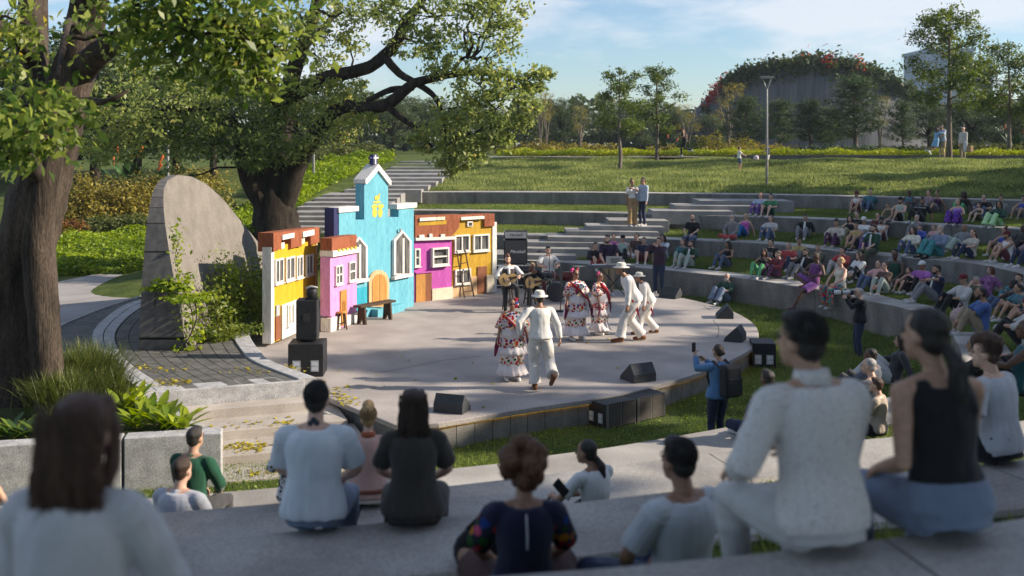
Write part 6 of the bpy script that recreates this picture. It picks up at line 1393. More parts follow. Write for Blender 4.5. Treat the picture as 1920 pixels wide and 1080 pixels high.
# ---- front tree at left
tb=P(62,748,.22); D0=tb.y
T=lambda px,py,d=D0:PD(px,py,d)
limbs=[([T(45,775),T(48,700),T(40,600),T(50,480),T(68,380),T(95,280),T(120,190),T(150,100),T(165,20),T(178,-120,15.6),T(190,-300,15)],[.62,.50,.40,.44,.46,.42,.36,.33,.30,.24,.16]),
([T(92,770,16.2),T(88,690,16.2),T(82,600,16.25),T(75,520,16.3),T(72,430,16.4),T(85,350,16.4),T(110,250,16.4)],[.30,.24,.24,.25,.25,.22,.12]),
([T(10,770,16.7),T(14,640,16.7),T(25,520,16.6),T(45,420,16.5),T(68,330,16.5),T(100,240,16.4)],[.32,.30,.30,.30,.26,.14]),
([T(75,330,16.6),T(65,230,16.9),T(60,130,17.2),T(62,20,17.6),T(70,-140,18)],[.34,.28,.26,.24,.2]),
([T(148,140),T(185,100,16.),T(225,78,15.),T(300,48,13.4),T(380,45,12.2),T(455,62,11.4),T(520,90,11.1)],[.24,.19,.15,.10,.07,.04,.015]),
([T(240,72,14.8),T(300,20,13),T(360,-10,12),T(450,-10,11.3)],[.12,.08,.05,.02]),
([T(120,170,16.2),T(112,230,15),T(108,255,14)],[.09,.05,.03]),
([T(150,60,16.2),T(130,40,14),T(118,90,11.5),T(108,140,10.5)],[.10,.05,.035,.012]),
([T(60,110,17.2),T(20,60,15),T(-40,30,12)],[.16,.1,.06]),([T(70,330,16.4),T(40,270,14.5),T(30,235,12.5),T(55,215,10.8),T(100,240,10)],[.16,.10,.06,.035,.012]),([T(120,200,16),T(160,190,14),T(200,190,13),T(240,170,13)],[.1,.06,.04,.015])]
cl=[]
for (px,py,d,r,w) in [(60,200,10.5,.34,1.),(110,215,10.2,.30,.8),(30,250,10,.32,.9),(95,255,9.6,.26,.6),(20,180,11,.35,.8),(10,300,10.5,.22,.35),(55,285,9.8,.22,.4),
 (230,55,12,.45,1.1),(300,35,11.5,.5,1.3),(360,60,11,.45,1.2),(420,40,11,.5,1.3),(470,80,11,.42,1.1),(505,40,11.5,.4,.9),(440,120,11,.35,.9),(480,150,11,.25,.5),(390,110,11.2,.35,.8),(330,100,11.5,.35,.8),(270,95,12,.3,.6),(520,90,11.2,.2,.3),(250,10,11,.4,.9),(350,0,11,.45,1.),(450,0,11,.45,1.),
 (10,30,12,.5,.9),(0,110,12,.45,.8)]:
    cl.append((PD(px,py,d),(r,r,r*.75),w))
full_tree('large_tree','huge old tree with thick twisted grey trunk at the left, in the planter',tb,limbs,cl,.135,L_front,M_bark,190,seg=18,sub=.5,wide=.46,droop=.9,up=.05)
# knots on the trunk are wear of the bark: a second thing is not needed
# ---- oak behind the set
ob=PD(520,440,33.5); ob.z=terrain(ob.x,ob.y)-.1
O=lambda px,py,d=33.5:PD(px,py,d)
limbs=[([V(ob.x,ob.y,ob.z-.3),O(518,430),O(515,390),O(512,350),O(516,325)],[1.05,.80,.68,.66,.60]),
([O(512,405),O(492,372,33.2),O(470,338,33),O(458,300,32.8),O(445,250,32.6),O(420,215,32.2),O(395,200,32),O(355,205,31.5)],[.56,.48,.42,.36,.30,.22,.16,.10]),
([O(516,330),O(522,280),O(530,225),O(540,175),O(552,130),O(570,80),O(590,20),O(600,-60)],[.55,.46,.42,.38,.33,.28,.22,.14]),
([O(520,400),O(538,360,33.3),O(552,318,33.1),O(568,290,33),O(590,255,32.6),O(612,225,32.4),O(645,200,32.2),O(676,203,32),O(725,196,31.8),O(764,165,31.6),O(786,153,31.5),O(856,138,31.4),O(923,138,31.2),O(985,150,31)],[.58,.50,.44,.38,.32,.28,.26,.26,.24,.21,.18,.14,.10,.05]),
([O(535,190,33.3),O(600,150,33),O(660,135,32.8),O(694,125,32.6),O(721,104,32.5),O(746,76,32.3),O(761,40,32.2),O(786,9,32),O(815,-40,31.8)],[.34,.28,.26,.25,.24,.22,.20,.16,.10]),
([O(721,106,32.5),O(749,138,32),O(786,159,31.7),O(816,183,31.4),O(831,220,31.2),O(835,262,31)],[.18,.15,.13,.10,.07,.03]),
([O(725,197,31.8),O(755,223,31.6),O(786,245,31.4),O(810,275,31.2)],[.16,.12,.07,.03]),
([O(690,188,32),O(734,168,31.9),O(773,166,31.7)],[.10,.13,.10]),
([O(545,150,33.3),O(560,100,34),O(600,60,34.5),O(640,10,35)],[.25,.2,.15,.1]),
([O(508,345),O(470,300,34.5),O(420,262,35.5),O(360,240,36.5),O(300,230,37)],[.36,.28,.2,.14,.07]),
([O(846,140,31.4),O(866,110,31.2),O(885,108,31)],[.09,.06,.03]),([O(530,215,33.4),O(500,150,33),O(470,90,33),O(430,30,33)],[.3,.22,.17,.1])]
cl=[]
for (px,py,d,r,w) in [(870,60,31,1.3,1.2),(820,30,31.5,1.3,1.1),(910,110,30.8,1.1,1.1),(965,165,30.5,.9,.9),(930,205,30.5,1.1,1.),(985,210,30.4,.6,.5),(890,250,30.5,1.1,1.1),(850,285,30.5,.85,.9),(845,315,30.4,.45,.5),(800,268,30.8,.5,.5),(930,265,30.6,.6,.5),(1000,140,30.5,.5,.5),(1005,165,30.5,.35,.3),(780,80,32,.9,.7),(930,20,31,.9,.7),(850,130,31,.8,.5),(900,160,31,.9,.7),(860,200,30.8,.8,.7),(830,240,30.8,.7,.6),(880,10,31,1.,.8),(945,55,30.8,.5,.4),(820,110,31.4,.7,.45),(960,240,30.6,.5,.4),(870,290,30.4,.6,.5),
 (560,250,32,1.3,1.3),(610,235,32,1.,.9),(640,215,31.8,.8,.7),(690,230,31.6,.5,.4),(520,280,31.8,.9,1.),(480,250,31.6,1.1,1.1),(455,290,31.4,.8,.8),(430,220,31.4,1.2,1.1),(400,270,31.2,.8,.7),(360,205,31.2,1.1,1.),(320,190,31,1.2,1.),(290,240,31,1.,.9),(250,200,31,1.2,1.),(235,270,31,.8,.7),(330,275,31.4,.7,.6),(200,235,31,1.,.8),(180,280,31,.7,.5),(370,150,32,1.,.7),(430,150,32.5,1.,.7),(480,170,32.5,1.,.8),(540,180,32.5,1.,.8),(590,170,32.5,.9,.7),(620,60,33,1.,.6),(660,30,33,1.1,.8),(700,15,32.5,1.,.8),(560,60,33.5,1.,.6),(600,110,33.5,.9,.5),(500,80,33.5,1.1,.8),(540,20,34,1.1,.7),(740,20,32.3,.8,.5),(655,80,33,.6,.35),(640,165,32.6,.6,.4),(675,165,32.2,.4,.2),(150,200,31.5,1.2,.9),(280,140,32,1.1,.7),(330,330,33,.6,.3)]:
    cl.append((PD(px,py,d),(r,r,r*.62),w))
limbs=[limbs[0]]+[(p_,[q*.80 for q in r_]) for p_,r_ in limbs[1:]]
full_tree('large_tree','big spreading oak with dark forked limbs behind the colourful set',ob,limbs,cl,.155,L_oak,M_bark2,640,seg=14,sub=.26,wide=.5,up=.05)
# ---- slender trees on the hill
def young(name,label,base,h,w,seed,n=5200,leaf=.13,group='slender trees on the hill',lean=0.,lm=None):
    global rnd; rnd=random.Random(seed); b=Vector(base); limbs=[]; cl=[]
    tr=[b+V(lean*h*t+rnd.gauss(0,.02)*h*.3,rnd.gauss(0,.02)*h*.3,h*t) for t in (0,.15,.35,.55,.75,.95)]; tr[0]=b-V(0,0,.1)
    r0=.018*h; limbs.append((tr,[r0*1.25,r0,r0*.8,r0*.6,r0*.4,r0*.15]))
    for k in range(15):
        t=.33+.62*k/15; a=k*2.4+rnd.random(); L=w*(1.-abs(t-.55)*1.25)*rnd.uniform(.6,1.15); o=tr[0].lerp(tr[-1],t); e=o+V(math.cos(a)*L,math.sin(a)*L,h*.10*rnd.uniform(.2,1.4))
        limbs.append(([o,o.lerp(e,.5)+V(0,0,-.02*h),e],[r0*.32,r0*.2,r0*.07])); cl.append((e,(.24*w+.1,.24*w+.1,.16*w+.06),.75)); cl.append((o.lerp(e,.55),(.2*w+.1,.2*w+.1,.13*w+.05),.45))
    cl.append((tr[-1],(.2*w,.2*w,.16*w),.5))
    tot=sum(c_[2] for c_ in cl)
    return full_tree(name,label,base,limbs,cl,leaf,lm or L_young,M_barkp,n/tot,group,seg=7,sub=.42,wide=.5,twigs=False)
def gp(px,d): x=(px-960)/F*d; return V(x,d,terrain(x,d))
young('slender_tree','slender young tree, leftmost on the hill with its foot lower on the slope',gp(1162,52.5),5.3,1.25,11)
young('slender_tree','slender young tree left of the jogger on top of the hill',gp(1232,56.8),5.5,1.15,12)
young('slender_tree','tallest slender tree on the hill above the embracing couple',gp(1780,53.2),8.1,2.2,13,11000,.16)
young('slender_tree','broad dark young tree at the far right edge of the hill',gp(1893,61),6.9,2.4,14,9500,.17)
# ---- background trees: a few kinds, copied
def proto(kind,seed):
    global rnd; rnd=random.Random(seed); limbs=[];cl=[]; h=8.
    if kind=='pine':
        limbs.append(([V(0,0,-.2),V(.1,0,2),V(-.1,.1,4.5),V(0,0,7.5)],[.22,.18,.13,.04]))
        for k in range(20):
            t=.28+.7*k/20; a=k*2.4; L=2.7*(1.05-t)**.7*rnd.uniform(.7,1.2); e=V(math.cos(a)*L,math.sin(a)*L,h*t+.3); o=V(0,0,h*t-.4); limbs.append(([o,o.lerp(e,.5),e],[.06,.04,.02])); cl.append((e,(.85,.85,.4),1.)); cl.append((o.lerp(e,.5),(.7,.7,.35),.6))
        return limbs,cl,.2,L_pine,9000
    if kind=='round':
        limbs.append(([V(0,0,-.2),V(.1,0,2),V(-.1,.1,4)],[.28,.22,.15]))
        for k in range(16): a=k*2.4; z=rnd.uniform(2.4,7.6); L=2.9*math.sqrt(max(.1,1-((z-4.8)/3.4)**2))*rnd.uniform(.5,1.); e=V(math.cos(a)*L,math.sin(a)*L,z); limbs.append(([V(0,0,3),e*.5+V(0,0,1.6),e],[.12,.07,.02])); cl.append((e,(1.2,1.2,.85),1.))
        return limbs,cl,.24,L_far,8500
    if kind=='bare':
        for k in range(5): a=k*1.4; limbs.append(([V(a*.04,0,-.2),V(math.cos(a)*.3,math.sin(a)*.3,3),V(math.cos(a)*.9,math.sin(a)*.9,5.5),V(math.cos(a)*1.2,math.sin(a)*1.2,7.6)],[.15,.10,.05,.012]))
        for k in range(14): a=k*2.4; cl.append((V(math.cos(a)*rnd.uniform(.4,1.5),math.sin(a)*1.2,rnd.uniform(3.5,7.6)),(.6,.6,.4),.6))
        return limbs,cl,.14,L_ochre,1500
PROTO={}
def far_tree(kind,px,ptop,pbase,d,label,group,sx=1.):
    x=(px-960)/F*d; z=CH-(pbase-HZ)/F*d; h=(pbase-ptop)/F*d
    if kind not in PROTO:
        limbs,cl,ls,lm,n=proto(kind,{'pine':3,'round':5,'bare':8}[kind]); tot=sum(c_[2] for c_ in cl)
        o=full_tree({'pine':'pine_tree','round':'broadleaf_tree','bare':'sparse_tree'}[kind],label,V(0,0,0),limbs,cl,ls,lm,M_barkp if kind!='round' else M_bark2,n/tot,group,seg=6,sub=.36,twigs=False); PROTO[kind]=o
    else: o=copy_tree(PROTO[kind])
    o['label']=label; o['group']=group; s=h/8.2; o.location=(x,d,z); o.rotation_euler.z=(px*1.7)%6.28; o.scale=(s*sx,s*sx,s); return o
GB='trees beyond the hill'
for i,(k,px,pt,pb,d,sx,lab) in enumerate([
 ('pine',1400,180,292,72,1.38,'pine in front of the planted dome, just left of the lamp post'),
 ('pine',1462,186,292,78,1.30,'pine right of the lamp post in front of the dome'),
 ('pine',1518,186,292,74,1.45,'rounded pine in front of the middle of the dome'),
 ('pine',1604,140,294,72,1.38,'tall pine in front of the right half of the dome'),
 ('pine',1560,200,292,80,1.30,'small pine between the two taller pines before the dome'),
 ('pine',1692,190,290,70,1.01,'narrow pine standing before the dome\'s right end'),
 ('bare',1366,150,290,76,1.1,'thin yellow-leaved tree against the dome\'s left end'),
 ('bare',1290,190,290,80,1.2,'sparse pale tree left of the dome near the jogger'),
 ('bare',1650,175,292,82,.8,'sparse leaning tree between pines at the dome\'s right'),
 ('round',1740,195,290,90,1.1,'dark bushy tree behind the tallest slender tree, to its left'),
 ('round',1820,185,290,86,1.2,'dark bushy tree behind the old man'),
 ('round',1900,190,292,84,1.2,'dark bushy tree low at the right edge'),
 ('bare',1013,150,285,74,.8,'pale thin stemmed tree right of the oak crown'),
 ('bare',1025,165,285,80,.7,'second pale thin stemmed tree, just right of the first one'),
 ('bare',1088,195,286,78,1.,'sparse tree with pale forked stems left of the first slender tree'),
 ('round',1055,185,286,95,1.0,'dark round tree behind the pale forked stems'),
 ('round',1128,205,287,100,1.1,'dark tree crown behind the leftmost slender tree'),
 ('round',1200,210,287,100,1.1,'dark tree crown between the two slender trees'),
 ('round',1270,200,287,105,1.0,'dark tree crown right of the second slender tree'),
 ('round',985,200,285,92,1.2,'dark tree behind the tip of the oak crown'),
 ('round',930,205,285,95,1.2,'dark tree under the right part of the oak crown'),
 ('round',870,190,288,88,1.2,'dark tree right of the chapel tower in the distance'),
 ('round',800,185,288,92,1.2,'dark tree beyond the top of the stairs'),
 ('round',735,190,290,85,1.2,'dark tree beyond the chapel cross'),
 ('round',670,180,290,90,1.2,'dark tree beyond the stairs, left of the cross'),
 ('round',610,175,290,84,1.2,'dark tree beyond the lime slope, right of the oak trunk'),
 ('round',550,170,292,82,1.2,'dark tree behind the fork of the oak'),
 ('round',470,150,310,66,1.2,'bushy tree behind the oak trunk, to its left'),
 ('round',400,130,330,60,1.2,'bushy tree above the shell wall'),
 ('round',330,120,330,62,1.2,'bushy tree behind the top of the shell wall'),
 ('round',255,110,340,58,1.2,'bushy tree left of the shell wall'),
 ('round',180,90,350,56,1.2,'bushy tree right of the big left trunk'),
 ('round',1340,215,288,98,1.2,'dark tree crown behind the golden shrubs left of the lamp'),('round',1165,190,288,115,1.4,'distant dark tree between the two slender trees, farther back'),('round',1240,195,288,118,1.4,'distant dark tree right of the second slender tree, farther back'),('round',1020,195,288,115,1.5,'distant dark tree behind the pale forked stems'),('round',900,195,288,112,1.5,'distant dark tree behind the oak\'s drooping tip'),('round',760,180,290,110,1.5,'distant dark tree above the top of the stairs'),('round',640,175,290,110,1.5,'distant dark tree above the lime slope'),('round',1960,180,292,80,1.3,'dark tree cut by the right edge of the picture'),
 ('round',60,60,360,58,1.3,'bushy tree behind the big left trunk'),
 ('round',-60,80,360,60,1.3,'bushy tree at the left edge behind the big trunk'),
 ]): far_tree(k,px,pt,pb,d,lab,GB,sx)
n=36000; fx_=rng.uniform(-150,150,n); fy_=rng.uniform(126,140,n); fh_=8.5+1.6*np.sin(fx_*.23)+1.3*np.sin(fx_*.61+1)+.8*np.sin(fx_*1.7); fz_=2.+(fh_-2.)*rng.random(n)**.8
fp_=np.stack([fx_,fy_,fz_],1); o=fromarrays('distant_wood',leaves(fp_,1.1,.1,.4,.6,.12),4,L_far,clump_tint(fp_,.25,.4)); tag(o,'distant line of woodland closing the view beyond the park','woodland',None,'stuff')
# ---- shrubs and ground cover
def shrub(name,label,c,r,n,leaf,m,cat='shrub',group=None,up=.5,wide=.5,sub=.25,tsc=1.,droop=None):
    c=Vector(c); root=empty(name,c,0,label,cat,group)
    d=rng.normal(size=(n,3)); d[:,2]=np.abs(d[:,2]); d/=np.linalg.norm(d,axis=1,keepdims=True); q=rng.uniform(.5,1.,(n,1))
    lump=1+.22*np.sin(d[:,:1]*7+c.x)*np.cos(d[:,1:2]*6+c.y)+.12*np.sin(d[:,2:3]*9+c.x*3)
    p=d*q*lump*np.array(r); fromarrays('foliage',leaves(p,leaf,up,.35,wide,.12,droop),4,m,clump_tint(p,tsc*2.2/max(.3,r[0]),.45),root)
    mb=MB()
    for k in range(5): a=k*1.3; mb.tube([V(math.cos(a)*.06,math.sin(a)*.06,-.1),V(math.cos(a)*r[0]*.5,math.sin(a)*r[1]*.5,r[2]*.7)],[.03,.012],5)
    mb.build('stem',M_bark2,root); return root
def cover(name,label,poly_px,zfun,n,leaf,m,h=.25,up=.8):
    # carpet of small plants over a ground area given by px quad + depth rows
    (x0,d0,x1,d1)=poly_px; pts=[]
    u=rng.random(n); v=rng.random(n); d=d0+(d1-d0)*v; xa=(x0[0]+(x0[1]-x0[0])*v); xb=(x1[0]+(x1[1]-x1[0])*v); px=xa+(xb-xa)*u; x=(px-960)/F*d
    z=np.array([zfun(a,b) for a,b in zip(x,d)])+h*rng.random(n)*(1+.6*np.sin(x*2.1)*np.cos(d*1.7)); p=np.stack([x,d,z],1)
    o=fromarrays(name,leaves(p,leaf,up,.35,.45,.12),4,m,clump_tint(p,.9,.4)); tag(o,label,'ground cover',None,'stuff'); return o
cover('ground_cover','lime green ground cover along the footpath at the left',((105,60),32.5,(300,330),47),terrain,26000,.16,L_lime,.35)
cover('ground_cover','lime green ground cover beside the garden stairs',((400,640),33.,(500,742),57),lambda x,y:terrain(x,y)+.05,0+42000,.17,L_lime,.4)
cover('ground_cover','bright yellow green plants along the hilltop edge',((940,930),58.2,(2050,2050),60.5),lambda x,y:3.75,26000,.16,leafmat('leaf_bright',(.16,.22,.012),(.40,.42,.03),.35,.5),.28)
GS='shrubs on the left slope'
for i,(px,py,d,r,n,lf,m,lab) in enumerate([
 (150,470,46,(2.1,1.7,2.2),5200,.18,L_ochre,'yellowish leafy shrub just right of the big left trunk'),
 (225,470,47,(2.2,1.7,2.1),5200,.18,L_ochre,'yellowish leafy shrub between the big trunk and shell wall'),
 (270,435,50,(2.2,1.6,2.1),4600,.17,L_olive,'olive shrub behind the shell wall\'s rounded top'),
 (190,452,44,(1.5,1.3,.8),2600,.16,L_olive,'low olive bush in front of the yellowish shrubs'),
 (130,452,43,(1.2,1.2,.7),2200,.15,leafmat('leaf_rust',(.12,.05,.015),(.26,.12,.03),.3,.6),'rust coloured low bush near the big left trunk'),
 (255,445,44,(1.4,1.3,.9),2500,.16,L_olive,'grassy olive bush left of the shell wall'),
 (640,335,56,(1.6,1.3,1.0),2600,.17,L_olive,'round olive bush in the lime slope, left of the stairs'),
 (600,345,54,(1.4,1.3,1.1),2400,.17,L_olive,'round olive bush close to the oak\'s right side'),
 (690,315,60,(1.5,1.3,.9),2300,.17,L_olive,'dark olive bush near the top of the stairs'),
 (400,420,45,(1.8,1.5,1.6),3400,.18,L_olive,'loose shrub between the shell wall and the oak'),
 (350,400,50,(2.6,1.6,2.3),4600,.18,L_ochre,'dry shrub behind the slope of the shell wall'),
 (600,520,31.5,(.9,.8,.9),2600,.09,L_olive,'green bush glimpsed between the yellow and pink facades'),
 (437,465,36,(1.,.8,.9),1800,.13,L_lime,'bright bush beside the foot of the oak'),
 ]): 
    p=PD(px,py,d); z=terrain(p.x,p.y); shrub('shrub',lab,(p.x,p.y,z),r,n,lf,m,group=GS)
GR='shrubs along the hilltop'
for i,(px,d,r,n,m,lab) in enumerate([(1330,63,(1.6,1.2,1.3),2600,leafmat('leaf_gold',(.10,.10,.015),(.30,.26,.04),.3,.6),'golden leafy shrub right of the jogger'),(1390,63,(2.,1.2,1.15),2600,MATS['leaf_gold'],'golden leafy shrub left of the lamp post'),(1440,62,(2.,1.,.85),2600,L_ochre,'tan grassy mound behind the lamp post'),(1380,61.5,(2.2,.9,.8),2600,L_ochre,'tan grassy mound below the golden shrub'),(1250,62,(1.4,1.,.9),1800,L_ochre,'tan grassy mound behind the jogger'),(1130,63,(2.2,1.,.75),2400,L_ochre,'tan grassy mound left of the slender trees'),(1010,64,(2.6,1.1,.9),2600,L_ochre,'tan grassy mound behind the hilltop left end'),(1085,66,(2.4,1.1,.8),2400,L_ochre,'dry grassy mound below the forked stems'),(1700,62,(2.4,1.,.8),2400,L_olive,'olive clipped shrub left of the tallest slender tree'),(1810,62,(2.2,1.,.9),2400,L_olive,'olive clipped shrub behind the old man'),(1890,62,(2.2,1.,.9),2400,L_olive,'olive clipped shrub at the right end of the hilltop'),(1550,64,(2.4,1.,.8),2000,L_pine,'low dark shrub beneath the pines'),(1620,64,(2.4,1.,.8),2000,L_pine,'low dark shrub right of the pines')]):
    x=(px-960)/F*d; shrub('shrub',lab,(x,d,3.6),r,n,.16,m,group=GR)
# broad-leaved plants with orange flowers
def canna(base,h,n,label,flower=True,leafm=None,w=.16):
    root=empty('broadleaf_plant',base,0,label,'plant'); mb=MB(); fb=MB()
    for k in range(n):
        a=rnd.uniform(0,6.28); l=h*rnd.uniform(.6,1.1); t=rnd.uniform(.15,.6); d=V(math.cos(a)*t,math.sin(a)*t,1).normalized(); o=V(rnd.gauss(0,.25),rnd.gauss(0,.2),0)*h*.5; s_=d.cross(V(0,0,1)).normalized()
        ring=[]
        for (q,ww) in ((0,.1),(.25,.5),(.55,1.),(.8,.75),(1.,.05)):
            c_=o+d*l*q+V(math.cos(a),math.sin(a),-.5)*l*.22*q*q; ring.append([c_-s_*w*ww*h*.5,c_+V(0,0,-.02*h),c_+s_*w*ww*h*.5])
        mb.rings(ring,0,True,False,closed=False)
        if flower and k%5==0: p=o+d*l*1.1; fb.tube([p-d*.06*h,p+d*.10*h+V(.05*h,0,0)],[.018*h,.03*h],5)
    lo=mb.build('foliage',leafm or mat('canna_leaf',(.02,.06,.015),(.06,.12,.03),scale=3,rough=.45,spec=.5),root)
    if fb.v: fb.build('flower',mat('orange_flower',(.34,.08,.01),rough=.6),root)
for (px,py,d,h,n,fl,lab) in ((235,395,52,2.6,16,1,'tall broad leaved plant with orange flowers above the path, left one'),(275,390,52,2.6,16,1,'tall broad leaved plant with orange flowers behind the shell wall top'),(1258,290,62,1.6,14,1,'broad leaved plant with orange flowers left of the jogger'),(1295,290,62,1.4,12,0,'broad leaved green plant right of the jogger'),(1905,290,63,1.8,14,1,'broad leaved plant with orange flowers at the right edge'),(507,455,30.5,.8,9,0,'banana-like leaf clump above the left yellow facade')):
    p=PD(px,py,d); canna(V(p.x,p.y,terrain(p.x,p.y) if d<60 else 3.6),h,n,lab,fl)
# planter plants
M_limel=leafmat('broad_lime',(.09,.16,.012),(.34,.40,.03),.4,.4)
def rosette(p,s,n,label,m,group):
    root=empty('broadleaf_plant',p,0,label,'plant',group); L=[]
    v=[];
    mb=MB()
    for k in range(n):
        a=rnd.uniform(0,6.28); t=rnd.uniform(.3,1.); l=s*rnd.uniform(.6,1.15); d=V(math.cos(a)*t,math.sin(a)*t,1.-.35*t).normalized(); sd=V(-math.sin(a),math.cos(a),0); w=l*.16; ring=[]; o=V(rnd.gauss(0,.08),rnd.gauss(0,.08),0)*s*2
        for (q,ww) in ((0,.25),(.3,.8),(.6,1.),(.85,.6),(1,.05)):
            c_=o+d*l*q+V(math.cos(a),math.sin(a),-.6)*l*.25*q*q; ring.append([c_-sd*w*ww,c_-V(0,0,.12*w),c_+sd*w*ww])
        mb.rings(ring,0,True,False,closed=False)
    o=mb.build('foliage',m,root); a=o.data.attributes.new('tint','FLOAT','FACE'); n_=len(o.data.polygons); a.data.foreach_set('value',np.repeat(rng.random(n_//8+1),8)[:n_].astype(np.float32)); return root
GP='lime plants in the tree planter'
spots=[(232,770,.42),(262,800,.4),(285,785,.42),(310,800,.45),(335,806,.38),(250,752,.34),(228,745,.36),(275,768,.36),(300,772,.3),(35,822,.40),(10,815,.36),(70,820,.36),(95,812,.34),(345,795,.3)]
for i,(px,py,s_) in enumerate(spots):
    dk=px<120
    rosette(P(px,py,.24),s_,15,'lime broad leaved plant in the planter corner between grass tuft and steps' if not dk else 'darker broad leaved plant behind the left planter wall below the trunk',M_limel if not dk else leafmat('broad_green',(.03,.07,.012),(.16,.22,.03),.35,.4),GP if not dk else 'green plants below the big trunk')
def tuft(p,n,h,label,m,spread=.35,w=.012):
    root=empty('grass_tuft',p,0,label,'ornamental grass'); V_=[]
    a=rng.uniform(0,2*np.pi,n); l=h*rng.uniform(.6,1.15,n); out=rng.uniform(.2,.9,n); o=rng.normal(size=(n,2))*spread*.35
    dirx,diry=np.cos(a),np.sin(a); px_,py_=-diry*w,dirx*w
    def pt(t): return np.stack([o[:,0]+dirx*l*out*t*(.5+.5*t),o[:,1]+diry*l*out*t*(.5+.5*t),l*(t-.42*out*t*t)],1)
    side=np.stack([px_,py_,np.zeros(n)],1); segs=[]; ts=[0,.35,.7,1.]
    for t0,t1 in zip(ts,ts[1:]):
        A,B=pt(t0),pt(t1); w0,w1=(1-t0*.8),(1-t1*.95); segs.append(np.stack([A-side*w0,A+side*w0,B+side*w1,B-side*w1],1))
    q=np.stack(segs,1).reshape(-1,3); fromarrays('blades',q,4,m,np.repeat(rng.random(n),3),root); return root
L_tuft=leafmat('tuft_green',(.04,.07,.015),(.17,.19,.045),.3,.5)
tuft(P(165,742,.22),2600,.95,'big fountain grass tuft right of the big trunk in the planter',L_tuft,.55); tuft(P(120,775,.22),1500,.75,'dark fountain grass tuft in front of the big trunk',L_tuft,.5); tuft(P(205,752,.22),900,.6,'smaller fountain grass tuft beside the lime plants',L_tuft,.35)
# vines on and before the shell wall
def vine(name,label,spine,n,leaf,m,rad,cat='climbing plant'):
    root=empty(name,spine[0],0,label,cat); b=Vector(spine[0]); q=catmull([Vector(p)-b for p in spine],6); mb=MB(); mb.tube(q,[.012]*len(q),5); mb.build('stem',M_bark2,root)
    k=rng.integers(0,len(q),n); p=np.array([tuple(v) for v in q])[k]+rng.normal(size=(n,3))*np.array(rad); p[:,2]=np.maximum(p[:,2],.02); crown_obj('foliage',p,leaf,m,root,.3,.6,.6,2.5,.5)
W=lambda y,z:V(xr(y,z)+.12,y,z)
vine('climbing_vine','lime vine climbing the near end of the shell wall',[P(350,655,.3),PD(362,600,20.4),PD(345,545,20.5),PD(325,520,20.8),PD(318,470,21.),PD(320,440,21.1)],700,.11,M_limel,(.14,.14,.14))
vine('climbing_vine','drooping vine with big leaves over the left side of the shell wall end',[PD(340,545,20.2),PD(320,540,20.2),PD(295,545,20.3),PD(290,575,20.3)],260,.14,M_limel,(.12,.1,.10))
vine('climbing_vine','vine spilling onto the paving at the foot of the shell wall',[PD(365,560,20.),PD(368,600,19.9),PD(350,640,19.6),P(335,662,.32),P(375,655,.32)],620,.10,M_limel,(.16,.12,.10))
for i,(y,h,n,lab) in enumerate(((21.6,.95,700,'upright leafy shrub against the shell wall, nearest to its rounded end'),(22.6,1.35,1200,'tall flowering shrub in the middle of the shell wall'),(23.5,1.0,1000,'bushy shrub right of the middle of the shell wall'),(24.6,.9,1000,'bushy shrub low on the shell wall\'s right half'),(25.8,.95,1100,'leafy shrub at the far right end of the shell wall'))):
    x=xr(y,.8)+.35; vine('wall_shrub',lab,[V(x+.1,y,.3),V(x,y,.3+h*.5),V(x-.1,y+.05,.3+h)],n,.085,L_lime if i%2 else leafmat('leaf_mixed',(.05,.09,.015),(.24,.27,.04),.35,.5),(.20,.24,.25),'shrub')
p=[];
for k in range(5200):
    y=rnd.uniform(21,27.5); p.append((xr(y,.4)+rnd.uniform(.1,1.15)*min(1,(y-20.4)/1.5),y,.32+rnd.random()*.22))
p=np.array(p); o=fromarrays('ground_cover',leaves(p,.085,.8,.35,.55,.1),4,leafmat('leaf_mixed',(.05,.09,.015),(.24,.27,.04)),clump_tint(p,2,.4)); tag(o,'green ground cover strip along the foot of the shell wall','ground cover',None,'stuff')
# fallen leaves
fl=[]
def fallen(n,x0,y0,x1,y1,z,sx=1.,jit=None):
    for _ in range(n):
        t=rnd.random(); px=x0+(x1-x0)*t+rnd.gauss(0,14); py=y0+(y1-y0)*t+rnd.gauss(0,3.2)*sx; q=P(px,py,z); fl.append((q.x,q.y,z+.012))
fallen(60,290,720,350,716,.30); fallen(45,215,688,330,693,.30); fallen(35,430,700,560,690,.30); fallen(75,360,752,470,744,.02); fallen(40,420,800,560,790,-.14,1.5); fallen(90,425,842,500,836,-.29,1.6); fallen(25,460,890,540,880,-.425); fallen(60,630,738,665,760,.0,1.4); fallen(40,560,720,640,735,.0); fallen(24,640,720,1000,700,0.,8); fallen(14,800,640,1200,700,0.,14); fallen(25,500,685,560,695,.30,1.5)
fa=np.array(fl); o=fromarrays('fallen_leaves',leaves(fa,.085,3.,.5,.6,.1),4,L_yel,rng.random(len(fa))); tag(o,'yellow fallen leaves on the steps, paving and stage','leaves',None,'stuff')
# small flowers and weeds in the near grass
p=scatter(INNER,26000).astype(np.float64)+np.array(INNER.location); p=p[vis(p)&(p[:,1]<21)]; p[:,2]+=.05*rng.random(len(p)); o=fromarrays('weeds',leaves(p,.05,1.2,.4,.6,.1),4,L_lime,clump_tint(p,1.5,.5)); tag(o,'clover and weeds in the grass in front of the stage','weeds',None,'stuff')
